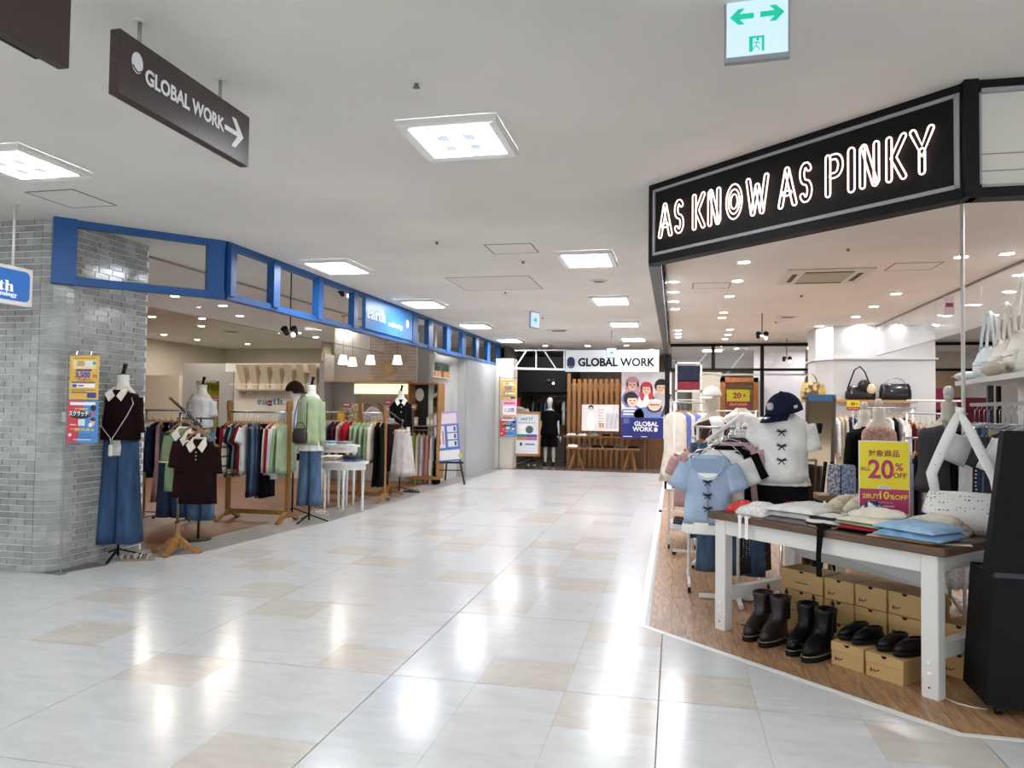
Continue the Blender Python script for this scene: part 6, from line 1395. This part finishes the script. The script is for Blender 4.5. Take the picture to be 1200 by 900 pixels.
# ---- slanted-arm stand with pale blue T-shirt in front
base=(T(.05,.35)); sx,sy=aty(840,520,5.9)[0],5.95
hk=thing('clothes_stand','white stand with slanting arm carrying short-sleeved tops beside the table','clothes stand',(sx+.18,6.15,0)); LOa=aty(829,516,5.62); HIa=aty(869,487,6.1)
Mi=Matrix.Translation((-(sx+.18),-6.15,0))
part('arm',MB().tube([Mi@Vector(LOa),Mi@Vector(HIa)],.016,8).sm(),WPT,hk); part('pole',MB().cyl(0,0,.03,1.45,.013,n=10).sm(),WPT,hk)
for a in (0,PI/2): part('foot',MB().bar((-.3*math.cos(a),-.3*math.sin(a),.025),(.3*math.cos(a),.3*math.sin(a),.025),.03),WPT,hk)
lo,hi=Vector(LOa),Vector(HIa); BLT=fab('#a9bdd6')
tp=[('pale blue short-sleeved T-shirt with black bows and lace hem, front of the slanting white arm',BLT,0.02),('white short-sleeved T-shirt directly behind the pale blue one',WHT,.22),('black short-sleeved T-shirt third on the slanting white arm',BLKF,.38),('dusty pink short-sleeved T-shirt fourth on the slanting white arm',fab('#cfabae'),.52),('charcoal short-sleeved T-shirt hindmost on the slanting white arm',CHAR,.7)]
for k,(lb,m,u) in enumerate(tp):
    p=lo.lerp(hi,u); g=thing('t_shirt',lb,'shirt',(p.x+.03*(k>0)+.012*k,p.y,p.z-.115),-.08,'short-sleeved tops on the slanting white arm')
    part('bodice',g_body(.36,.50,.11,hemw=.36,waist=.33,fold=.03,seed=k,k=5,neck=.13),m,g)
    for s in (-1,1): part('sleeve',g_sleeve(s,.36,.19,24,.11,.07,.078,seed=k),m,g)
    part('hanger',MB().tube([(-.16,0,-.045),(-.08,0,.035),(0,0,.055),(.08,0,.035),(.16,0,-.045)],.0045,6).sm(),CHROME,g); part('hook',MB().tube([(0,0,.055),(0,0,.09),(.018,0,.115),(.03,0,.10)],.003,5),CHROME,g)
    if k==0:
        part('neck_inset',MB().prism([(.115*math.cos(a),-.02+.14*math.sin(a)) for a in [PI+PI*q/16 for q in range(17)]],-.066,-.060),mat('#8ea2bd',.8),g,label='scooped neckline showing the inside back')
        part('lace_inset',MB().prism([(.075*math.cos(a),-.125+.05*math.sin(a)) for a in [PI+PI*q/10 for q in range(11)]],-.070,-.064),mat('#f1f1ef',.8),g,label='white lace inset')
        part('neck_binding',MB().tube([(.118*math.cos(a),-.066,-.02+.143*math.sin(a)) for a in [PI+PI*q/16 for q in range(17)]],.006,6),m,g)
        for q in range(3):
            z=-.19-.095*q; mb=MB()
            for s in (-1,1): mb.tube([(0,-.078,z),(s*.03,-.082,z+.016),(s*.034,-.082,z+.003),(0,-.078,z)],.004,5); mb.tube([(0,-.078,z),(s*.02,-.08,z-.026)],.0035,5)
            part('bow',mb,mat('#1a1a1c',.6),g,label='small black bow')
        part('centre_seam',MB().box(-.0015,-.078,-.47,.0015,-.066,-.18),mat('#5e6c82',.7),g)
        part('lace_hem',skirt_mb(.42,.085,.145,1.05,k=14,fold=.05).xf(Matrix.Translation((0,0,-.485))),mat('#efeeea',.8,kind='dots',scale=90,c2='#b9b6ae'),g,label='white eyelet lace hem')
# low jeans stand under it
js=thing('clothes_rack','low white rail on casters holding studded dark jeans behind the table leg','clothes rack',(aty(850,600,6.55)[0],6.6,0)); part('rail',MB().tube([(-.30,0,1.12),(.30,0,1.12)],.012,8),WPT,js)
for s in (-.3,.3): part('post',MB().cyl(s,0,.05,1.12,.012,n=8),WPT,js); part('foot',MB().bar((s,-.3,.06),(s,.3,.06),.024),WPT,js); part('caster',MB().cyl(0,0,-.012,.012,.026,n=12).xf(Matrix.Translation((s,-.28,.0265))@Matrix.Rotation(PI/2,4,'Y')),BLACKM,js)
JD=mat('#48607c',.85,kind='denim',c2='#2f4560')
for k,(px,lb) in enumerate(((840,'wide mid blue jeans hanging low behind the white table leg, nearer the aisle'),(872,'wide dark blue studded jeans hanging low behind the white table leg'),(886,'black glittering trousers hanging beside the low blue jeans'))):
    v=aty(px,600,6.55); garment('jeans',(JD,mat('#3d5673',.85,kind='denim',c2='#283b55'),mat('#1a1a1e',.8,kind='dots',scale=60,c2='#c9c9cf'))[k],lb,'jeans',(v[0],6.5+.06*k,1.12),-.1+.9*(k==2),'jeans on the low white rail',var=k,w=.40,t=.10,top=.05,hk=False)
# ---- glitter skirt and denim rack behind
_,p,d,a=rack('clothes_rack','white rack of denim shorts and tops behind the slanting arm',(aty(818,500,7.4)[0],7.5),(aty(885,500,7.4)[0],7.4),1.34,m=WPT,metal=True,foot=.25)
fill(p,d,a,1.34,[('jeans',DEN2,'faded denim trousers'),('jeans',DEN4,'mid blue denim trousers'),('tee',MAUVE,'mauve printed T-shirt'),('jeans',DEN1,'dark denim trousers'),('jeans',DEN4,'blue denim trousers'),('skirt',mat('#17171b',.6,kind='dots',scale=50,c2='#cfcfd6'),'black glittering skirt'),('skirt',mat('#1a1a1e',.6,kind='dots',scale=60,c2='#cfcfd6'),'black sequin skirt')],'from the aisle behind the slanting arm','clothes on the white rack behind the slanting arm',.05,.97,tilt=-.5)
# mannequin white cap brown top
v=aty(834,500,8.6); m6=thing('mannequin','mannequin in brown vest and white scarf wearing a white cap behind the slanting arm','mannequin',(v[0],8.6,0),.1); stand(m6,.9,m=CHROME,spread=.22); part('torso',torso(.38,.22).xf(Matrix.Translation((0,0,1.42))),SKIN2,m6); worn_top(m6,1.40,.38,.23,.55,fab('#4a2f26'),None,fold=.04); part('face',MB().ell((0,-.01,1.60),(.075,.09,.11)).sm(),SKIN2,m6); part('scarf',MB().tube([(.02,-.09,1.42),(.05,-.15,1.34),(.04,-.16,1.2),(.05,-.155,1.12)],[.035,.04,.028,.015],10,flat=2.2).sm(),fab('#f0efec'),m6); part('skirt',skirt_mb(.42,.6,.24,1.2).xf(Matrix.Translation((0,0,.9))),DEN4,m6)
cap_('white baseball cap on the brown-vested mannequin, brim towards the aisle',(v[0],8.6,1.66),-.9,fab('#f2efe8'),s=1.05)
# blue pinafore rack by the post
_,p,d,a=rack('clothes_rack','white rack next to the black post with white and periwinkle blue tops',(aty(790,500,11)[0],11.0),(aty(822,500,11.5)[0],11.6),1.62,m=WPT,metal=True,foot=.25)
fill(p,d,a,1.62,[('dress',OFFW,'off-white dress'),('dress',fab('#6f84cf'),'periwinkle blue dress'),('cami',WHT,'white camisole'),('dress',fab('#7d90d6'),'periwinkle blue pinafore'),('long',fab('#dfe6ea'),'pale mint shirt'),('long',WHT,'white shirt')],'from the black post on the white rack','clothes on the white rack by the black post',.05,.95,tilt=.7,w=.36)
_,p,d,a=rack('clothes_rack','white rack on casters with pink and printed tops along the aisle side',(aty(812,500,7.9)[0],7.9),(aty(824,500,9.6)[0],9.6),1.22,m=WPT,metal=True,foot=.2)
fill(p,d,a,1.22,[('tee',fab('#c9a0a0'),'dusty pink T-shirt'),('tee',fab('#a26a58'),'rust T-shirt'),('tee',WHT,'white printed T-shirt'),('tee',fab('#e4dcd0'),'ecru T-shirt'),('long',LBL,'pale blue shirt'),('tee',fab('#b85a5a'),'red printed T-shirt')],'from the near end of the aisle-side rack','tops on the aisle-side rack',.05,.95,w=.36)
tsm=thing('side_table','small white table on casters beside the black post','table',(aty(797,580,8.6)[0]+.02,8.6,0)); part('tabletop',MB().cbox(-.17,-.4,.62,.16,.4,.65,.004),WPT,tsm)
for sx_,sy_ in ((-1,-1),(1,-1),(1,1),(-1,1)): part('leg',MB().bar((sx_*.14,sy_*.36,.05),(sx_*.14,sy_*.36,.62),.025),WPT,tsm); part('caster',MB().cyl(0,0,-.01,.01,.025,n=12).xf(Matrix.Translation((sx_*.14,sy_*.36,.0255))@Matrix.Rotation(PI/2,4,'Y')),BLACKM,tsm)
part('lower_shelf',MB().box(-.14,-.36,.2,.14,.36,.22),WPT,tsm)
v=(tsm.location.x,tsm.location.y)
for k,(dy,m,lb) in enumerate(((-.28,mat('#23242a',.5),'small black pouch on the little white table'),(-.08,WHITEM,'white pouch on the little white table'))): bagthing('pouch',lb,(v[0]-.03,v[1]+dy,.65),.3,m,.16,.05,.1,strap=None,cat='pouch')
for k in range(2): shoe('dark sneaker on the lower shelf of the little white table, %s'%('front' if k==0 else 'rear'),(v[0]+.0,v[1]-.2+.2*k,.22),1.3,mat('#2b2c33',.5),WHITEM,'shoes on the little white table',s=.8)
# yellow 20% placards
def sale20(label,px,py,y,w,h,stemlen):
    v=aty(px,py,y); stemlen=v[2]-.003; t=thing('sale_placard',label,'sign',(v[0],y,v[2]-stemlen),0); part('base',MB().cyl(0,0,0,.01,.09,n=16),CHROME,t); part('stem',MB().cyl(0,.004,0,stemlen+.02,.006,n=8),CHROME,t); part('plate',MB().box(-w/2,-.003,stemlen,w/2,0,stemlen+h),YL,t); flat(t,'print_field',-w/2,stemlen,w/2,stemlen+h*.36,mat('#b52f55',.5),y=-.003)
    text(t,'20',-.01*w/.2,stemlen+h*.66,h*.42,mat('#b52f45',.5),y=-.0045,bold=.003); text(t,'%',w*.27,stemlen+h*.68,h*.22,mat('#b52f45',.5),y=-.0045,bold=.001); text(t,'2BUY10%OFF',0,stemlen+h*.18,h*.16,YL,y=-.0045,bold=.0006); return t
sale20('yellow and red 20 percent placard standing above the white rack near the wooden doorway',865,478,8.2,.235,.195,.35)
sale20('small yellow and red 20 percent placard above the cream dress near the bag shelf',1000,481,10.5,.16,.13,.4)
# white T-shirt display behind
v=aty(873,500,8.4); m7=thing('mannequin','headless mannequin in a plain white knit top below the yellow placard','mannequin',(v[0],8.9,0),0); stand(m7,.9,m=CHROME,spread=.2); part('torso',torso(.36,.21).xf(Matrix.Translation((0,0,1.48))),SKIN2,m7); worn_top(m7,1.49,.38,.22,.46,fab('#efefec'),'short',fold=.03); part('skirt',skirt_mb(.40,.65,.22,1.2).xf(Matrix.Translation((0,0,1.05))),mat('#17171b',.6,kind='dots',scale=50,c2='#cfcfd6'),m7)
_,p,d,a=rack('clothes_rack','white rack of lilac and striped tops in front of the end screen',(aty(828,500,11)[0],12.4),(aty(885,500,11)[0]+.15,12.4),1.50,m=WPT,metal=True,foot=.3)
fill(p,d,a,1.50,[('tee',fab('#c9b8c9'),'lilac T-shirt'),('tee',fab('#8c7c94'),'plum T-shirt'),('long',mat('#dcdcda',.8,kind='stripe',scale=9,c2='#8f8f93'),'grey striped long-sleeved top'),('tee',fab('#b9a5b5'),'mauve T-shirt'),('long',WHT,'white shirt'),('tee',fab('#7b6a7b'),'dusky T-shirt'),('tee',WHT,'white T-shirt'),('long',fab('#d9c9d3'),'pale pink shirt')],'from the aisle on the rear white rack','tops on the rear white rack',.03,.97)
# standing mirror
v=aty(956,540,6.9); mr=thing('standing_mirror','tall leaning mirror with blue top edge behind the white-topped mannequin','mirror',(v[0],6.9,0),-.55)
part('glass',MB().box(-.115,-.004,.02,.115,.0,1.62).xf(Matrix.Rotation(math.radians(-4),4,'X')),mat('#8d7a66',.06,.9),mr)
for s in (-1,1): part('frame_side',MB().box(s*.115-.012,-.012,.0,s*.115+.012,.02,1.64).xf(Matrix.Rotation(math.radians(-4),4,'X')),mat('#5b4a3a',.5),mr)
part('frame_top',MB().box(-.125,-.012,1.60,.125,.02,1.66).xf(Matrix.Rotation(math.radians(-4),4,'X')),mat('#3f78ad',.5),mr); part('rear_leg',MB().bar((0,.08,1.4),(0,.45,.02),.03),BLACKM,mr)
t=thing('clothes_bar','black slanted bars leaning behind the white-topped mannequin','stand',(aty(950,570,6.3)[0],6.3,0)); part('bar',MB().bar((0,0,0),(.13,.1,1.1),.02),BLACKM,t); part('bar',MB().bar((.05,0,0),(.18,.1,1.1),.02),BLACKM,t); part('base',MB().box(-.1,-.1,0,.2,.15,.015),BLACKM,t)
# wall shelf with bags
SHW=wood('#b98d5c','#9a7144',x=True)
xa,xb=aty(984,468,14.6)[0],aty(1076,468,14.6)[0]; zz=aty(1030,468,14.6)[2]
s1=thing('wall_shelf','thin wooden shelf on the white column carrying two black bags','shelf',(xa,14.6,zz-.06)); part('board',MB().box(0,0,0,xb-xa,.38,.05),SHW,s1); 
for q in (.3,1.2): part('bracket',MB().box(q,.05,-.12,q+.03,.38,0),mat('#cfc9bf',.5),s1)
xc,xd=aty(943,468,15.0)[0],aty(976,468,15.0)[0]
s2=thing('wall_shelf','short wooden shelf beside the white column carrying a leopard print bag','shelf',(xc,15.05,zz-.06)); part('board',MB().box(0,0,0,xd-xc,.38,.05),SHW,s2); part('bracket',MB().box(.2,.05,-.12,.23,.38,0),mat('#cfc9bf',.5),s2)
LEO=mat('#cdb26f',.6,kind='motley',scale=14,c2='#5a4627'); BKL=mat('#17171a',.3,coat=.3)
v=aty(950,464,15.2); bagthing('handbag','leopard print handbag on the short shelf beside the white column','' and (0,0,0) or (v[0],15.2,zz-.01),0,LEO,.36,.34,.15,strap=.2)
v=aty(962,464,15.2); bagthing('handbag','mustard yellow bag at the column end of the short shelf',(v[0]+.02,15.2,zz-.01),0,mat('#b8963c',.6),.24,.26,.12,strap=.06)
v=aty(1008,464,14.75); t=bagthing('handbag','black slouchy bag with tall shoulder strap and tan charm on the wooden shelf',(v[0],14.75,zz-.01),0,BKL,.52,.26,.16,strap=None,slouch=.15)
part('shoulder_strap',MB().tube([(-.22,0,.2),(-.10,0,.55),(0,0,.62),(.08,0,.52),(.18,0,.25)],[.014]*5,8).sm(),BKL,t); part('side_flap',MB().ell((.06,-.06,.26),(.12,.05,.12),12,8).sm(),BKL,t); part('charm',MB().ell((.17,-.09,.2),(.08,.05,.1),10,7).sm(),mat('#d8c39c',.8),t)
v=aty(1049,464,14.75); t=bagthing('handbag','black structured boston bag with two grey handles on the wooden shelf',(v[0],14.75,zz-.01),0,BKL,.54,.30,.2,strap=.14,hm=mat('#8f8f90',.4))
# mannequin pair
def bust(px,y,label,topm,h,rz,sleeve=None,vneck=None,lower=None,bw=.38,capm=None):
    v=aty(px,500,y); t=thing('mannequin',label,'mannequin',(v[0],y,0),rz); stand(t,.9,m=CHROME,spread=.22); part('torso',torso(bw,.22).xf(Matrix.Translation((0,0,h))),SKIN2,t)
    part('neck_cap',MB().cyl(0,0,h+.155,h+.17,.056,.05,n=16).sm(),SKIN2,t); part('finial',MB().ell((0,0,h+.215),(.035,.035,.045),12,8).sm(),SKIN2,t)
    worn_top(t,h+.0,bw+.02,.23,.52,topm,sleeve,fold=.04)
    if vneck: part('inner_top',MB().loft([ring(0,-.09,h-z,w_,.05,n=14) for z,w_ in ((.03,.06),(.15,.05),(.38,.04))]).sm(),vneck,t)
    if lower: part('skirt',skirt_mb(.40,.75,.22,1.3).xf(Matrix.Translation((0,0,h-.48))),lower,t)
    return t
bust(1013,8.2,'headless mannequin with round neck knob in hooded black top and dark blue skirt',fab('#0c0c0f'),1.36,.4,'mid',bw=.27,lower=mat('#2a3c5c',.85,kind='denim',c2='#1d2b45'))
bust(1030,7.7,'headless mannequin with round neck knob in dusty pink openwork cardigan over ribbed top',mat('#c79f92',.85,kind='motley',scale=60,c2='#a67c70'),1.38,-.3,None,bw=.28,vneck=fab('#dcd6ca'),lower=fab('#b98f85'))
mm=bust(1112,6.3,'headless mannequin in charcoal zipped vest over pale lace skirt beside the polka dot bag',fab('#4a4749'),1.42,.2,None,lower=mat('#c9c6c4',.8,kind='motley',scale=50,c2='#aaa6a5'),bw=.42)
part('inner_collar',g_collar(.4,.2).xf(Matrix.Translation((0,0,1.44))),fab('#a9a29a'),mm); part('zip',MB().box(-.004,-.20,.98,.004,-.12,1.36),STEEL,mm)
part('glass_knob',MB().ell((0,0,1.67),(.04,.04,.05),14,9).sm(),mat('#d7d5d2',.15),mm)
# back racks
_,p,d,a=rack('clothes_rack','white rail along the white column holding cream and blue clothes',(aty(972,480,12.5)[0],12.6),(aty(1072,480,12.5)[0],12.6),1.58,m=WPT,metal=True,foot=.3)
fill(p,d,a,1.58,[('long',GREY,'light grey shirt'),('long',WHT,'white shirt'),('dress',CRM,'cream long dress'),('dress',OFFW,'off-white long dress'),('jeans',DEN1,'dark denim'),('long',LBL,'pale blue shirt'),('jeans',DEN4,'blue denim'),('tee',WHT,'white T-shirt'),('jeans',DEN2,'faded denim'),('jeans',DEN4,'mid blue denim'),('long',fab('#8e8c72'),'olive shirt'),('tee',WHT,'white blouse'),('long',BLKF,'black shirt'),('tee',WHT,'white T-shirt with print'),('long',WINE,'wine shirt'),('tee',CRM,'cream T-shirt')],'from the mirror on the rail by the white column','clothes on the rail by the white column',.02,.98)
_,p,d,a=rack('clothes_rack','white rail further back with colourful small garments near the dark framed screen',(aty(1060,480,11.5)[0],11.4),(aty(1118,480,11.5)[0]+.1,11.4),1.50,m=WPT,metal=True,foot=.25,postz=2)
part('upper_rail',MB().tube([(0,0,1.68),(d.length,0,1.68)],.014,8),WPT,_)
fill(p,d,a,1.50,[('cami',WHT,'white camisole'),('cami',WINE,'wine red top'),('cami',CRM,'cream camisole'),('cami',LBL,'pale blue top'),('cami',NAVY,'navy camisole'),('cami',RED,'red camisole'),('cami',OFFW,'off-white camisole'),('cami',GREEN,'light green camisole'),('cami',WHT,'white top'),('cami',PINKF,'dusty pink top')],'on the far colourful rail','small tops on the far rail',.03,.97,w=.3)
_,p,d,a=rack('clothes_rack','low round-ended white rail behind the price sign with black and lilac dresses',(aty(1066,520,7.2)[0],7.2),(aty(1102,520,7.2)[0],7.3),1.28,m=WPT,metal=True,foot=.25)
fill(p,d,a,1.28,[('long',GREY,'grey cardigan'),('long',BLKF,'black cardigan'),('dress',mat('#b8a9b4',.8,kind='motley',scale=30,c2='#9a8b98'),'lilac lace dress'),('cami',BLKF,'black camisole'),('dress',mat('#c9bcc4',.8,kind='motley',scale=30,c2='#a395a0'),'pale mauve lace dress'),('long',BLKF,'black jacket')],'behind the price sign towards the vest mannequin','dresses on the low rail behind the price sign',.0,1.0,tilt=-.7)
# big wall bay with shelf: frame, rail, clothes, bags
bay=thing('clothes_bay','white clothes bay with upper shelf along the side wall at the picture edge','shelves',(0,0,0))
sa,sb=(1.62,6.25),(2.9,4.35)    # shelf front line end points
def sh(px,py,z): return atz(px,py,z)
p0=aty(1119,448,6.4); p1=aty(1215,432,4.6)
P0=Vector((p0[0],p0[1])); P1=Vector((p1[0],p1[1])); dd=(P1-P0).normalized(); nn=Vector((-dd.y,dd.x)) if True else 0
if nn.x<0: nn=-nn
SZ=1.72
def seg(a,b,w0,w1,z0,z1):
    A=P0+dd*a; B=P0+dd*b; return MB().prz([(A+nn*w0)[:],(B+nn*w0)[:],(B+nn*w1)[:],(A+nn*w1)[:]],z0,z1)
Lb=(P1-P0).length
part('shelf',seg(0,Lb+.3,0,.42,SZ,SZ+.035),WPT,bay)
for a in (.05,Lb*.52): part('upright',seg(a,a+.04,.20,.24,0,SZ),mat('#35353a',.5),bay)
part('upright',seg(Lb+.2,Lb+.24,.20,.24,0,SZ),mat('#35353a',.5),bay)
part('rail',seg(0,Lb+.25,.10,.125,SZ-.16,SZ-.135),STEEL,bay); part('back_panel',seg(.08,Lb+.25,.40,.42,SZ-.65,SZ),mat('#f0efec',.5),bay)
part('base_plinth',seg(0,Lb+.25,.0,.42,.0,.05),WPT,bay)
def bayp(u,w=.11): 
    q=P0+dd*u+nn*w; return q
ang=math.atan2(dd.y,dd.x)
its=[('tee',LBL,'pale blue T-shirt'),('tee',fab('#5b6a86'),'slate blue T-shirt'),('tee',BLKF,'black T-shirt'),('tee',LBL,'light blue shirt'),('tee',WHT,'white shirt'),('jeans',mat('#15151d',.8,kind='dots',scale=40,c2='#dcdce4'),'black dotted trousers'),('jeans',DEN1,'dark blue jeans'),('jeans',DEN4,'mid blue jeans'),('trousers',TAN,'khaki trousers'),('tee',CHAR,'charcoal T-shirt'),('tee',CHAR,'dark grey T-shirt'),('tee',WHT,'white T-shirt'),('tee',WHT,'white T-shirt with red print'),('jeans',DEN4,'washed blue jeans'),('tee',WHT,'white frilled T-shirt'),('tee',PINKF,'pink T-shirt')]
for k,itx in enumerate(its):
    q=bayp(.10+(Lb+.05)*k/(len(its)-1)); cat={'tee':'shirt','jeans':'jeans','trousers':'trousers'}[itx[0]]
    garment(itx[0],itx[1],'%s under the bag shelf, %s from the vest mannequin'%(itx[2],ORD[k]),cat,(q.x,q.y,SZ-.145),ang+PI/2+R.uniform(-.12,.12),'clothes on the bay rail under the bag shelf',hm=CHROME,var=k%5,w=.42,t=.06,top=.17)
IV=mat('#f3eee2',.45); IC=mat('#e2edf1',.45)
def slouch(label,u,w,wd,h,d,m,rz,sh_=.22,m2=None):
    q=bayp(u,w); t=thing('shoulder_bag',label,'bag',(q.x,q.y,SZ+.035),ang+rz,'white bags on the upper shelf')
    part('body',MB().loft([ring(0,0,z*h,wd/2*a,d/2*b,n=26,amp=.05,k=5,ph=z*4,pw=2.6) for z,a,b in ((0,.85,.9),(.15,1,1.05),(.5,.98,.9),(.8,.85,.6),(1,.66,.25))]).sm(),m,t)
    for s in (-1,1): part('strap',MB().tube([(-wd*.30,s*.02,h*.85),(-wd*.22,s*.02,h+sh_*.4),(-wd*.08,s*.015,h+sh_*.9),(.0,0,h+sh_),(wd*.10,-s*.015,h+sh_*.85),(wd*.22,-s*.02,h+sh_*.35),(wd*.30,-s*.02,h*.85)],.011,8).sm(),m,t)
    for s in (-1,1): part('buckle',MB().tube([(s*wd*.26+.015*math.cos(b),-.02,h*.95+.02*math.sin(b)) for b in [2*PI*k/10 for k in range(10)]],.004,5,closed=True),STEEL,t)
    part('pocket',MB().loft([ring(0,-d*.42,z*h,wd*.25,.03,n=16,pw=3) for z in (.15,.3,.55)]).sm(),m,t); part('zip',MB().box(-wd*.2,-d*.42-.034,h*.42,wd*.2,-d*.42-.028,h*.44),STEEL,t)
    return t
slouch('icy white slouchy bag with buckled straps at the aisle end of the upper shelf',.33,.16,.36,.24,.16,IC,.2,.26)
slouch('ivory slouchy shoulder bag behind the icy white one on the upper shelf',.60,.19,.40,.27,.16,IV,.1,.26)
slouch('large cream leather bag nearest the picture edge on the upper shelf',.98,.19,.52,.30,.18,mat('#f6f1e4',.45),.0,.34)
q=bayp(.14,.06); t=thing('pouch','white crumpled pouch lying at the tip of the upper shelf','pouch',(q.x,q.y,SZ+.035),ang); part('body',MB().ell((0,0,.035),(.17,.09,.035),16,8).sm(),mat('#eef2f2',.5),t); part('zip',MB().box(-.1,-.09,.03,.1,-.086,.036),STEEL,t)
q=bayp(.92,.02); t=thing('clutch_bag','taupe clutch bag in front of the cream bag on the upper shelf','bag',(q.x,q.y,SZ+.035),ang); part('body',MB().ell((0,0,.05),(.22,.05,.05),16,8).sm(),mat('#c7bba2',.5),t); part('zip',MB().box(-.15,-.05,.052,.15,-.046,.058),STEEL,t)
# silver cushion-like bag at back
q=bayp(.05,.36); t=thing('silver_bag','shiny silver puffy bag behind the tip of the upper shelf','bag',(q.x-.02,q.y+.05,SZ+.035),ang); part('body',MB().ell((0,0,.12),(.14,.09,.12),16,10).sm(),mat('#b9bcc2',.2,.8),t); part('handle',MB().tube([(.08*math.cos(a),0,.22+.1*math.sin(a)) for a in [PI*k/8 for k in range(9)]],.008,6),mat('#b9bcc2',.3,.6),t)
# white ceiling pole with pink tag
v=aty(1151,340,5.6); t=thing('ceiling_pole','slim white pole rising to the ceiling behind the icy white bag','pole',(v[0],5.6+.35,0)); part('pole',MB().cyl(0,0,0.01,CEIL-.002,.014,n=12).sm(),WPT,t); part('base',MB().cyl(0,0,0,.012,.06,n=16),WPT,t); part('price_tag',MB().box(-.13,-.02,2.22,-.06,-.016,2.36),mat('#e9c9cd',.5),t); part('tag_print',MB().box(-.12,-.022,2.28,-.07,-.02,2.31),mat('#8e3a45',.5),t)
# low platform with shoes behind the table, tissue
q=T(1.85,.75); t=thing('low_platform','low white display platform behind the right table leg','platform',(q[0],q[1],0),TA); part('top',MB().cbox(-.35,-.2,.22,.45,.3,.26,.004),WPT,t); part('base',MB().box(-.32,-.17,0,.42,.27,.22),mat('#d0cfcd',.5),t)
sandal((q[0]-.05,q[1]-.0,.26),.6,'black sandal on the low white platform, nearer the table leg',BLACKM,BLACKM); sandal((q[0]+.12,q[1]-.08,.26),.6,'black sandal on the low white platform, beside its mate',BLACKM,BLACKM)
x,y=q[0]-.12,q[1]+.15
heap('dotted_dress','navy and white dotted dress hem hanging beyond the table end',0,0,.3,.2,.2,mat('#1b2036',.8,kind='dots',scale=36,c2='#dcdce6'),0,z=.26,dx=(1.72,.95),seed=12)
# black cart
v=atz(1155,835); ct=thing('rolling_cart','black rolling display cart cut by the picture edge','cart',(1.50,4.13,0),-.04)
part('lower_body',MB().loft([[(.02,0,.06),(.75,0,.06),(.75,.35,.06),(.02,.35,.06)],[(.06,0,.70),(.75,0,.70),(.75,.35,.70),(.06,.35,.70)]]),mat('#07080c',.6),ct)
part('upper_board',MB().loft([[(.01,-.05,.71),(.75,-.05,.71),(.75,.02,.71),(.01,.02,.71)],[(.10,-.02,1.42),(.75,-.02,1.42),(.75,.04,1.42),(.10,.04,1.42)]]),mat('#040406',.65),ct)
part('lip',MB().box(.04,-.055,.70,.75,.0,.725),mat('#26282e',.4),ct)
for xx in (.09,.66):
    c_=part('caster',MB().cyl(0,0,-.014,.014,.027,n=16).xf(Matrix.Translation((xx,.06,.0275))@Matrix.Rotation(PI/2,4,'Y')),mat('#0d0d0f',.4),ct); part('caster_fork',MB().box(xx-.022,.035,.03,xx+.022,.085,.062),BLACKM,c_)
for r in range(4):
    for c in range(3): part('vent_hole',MB().cyl(0,0,0,.002,.006,n=8).xf(Matrix.Translation((.16+.055*c,-.0012,.42-.05*r))@Matrix.Rotation(PI/2,4,'X')),BLACKM,ct)
cb=thing('cable','thin white cable on the wood floor between the table leg and the cart','cable',(1.40,4.34,0)); part('wire',MB().tube([(0,0,.004),(.04,-.06,.004),(.10,-.10,.004),(.16,-.11,.004)],.0035,6).sm(),mat('#d9d6d0',.5),cb)
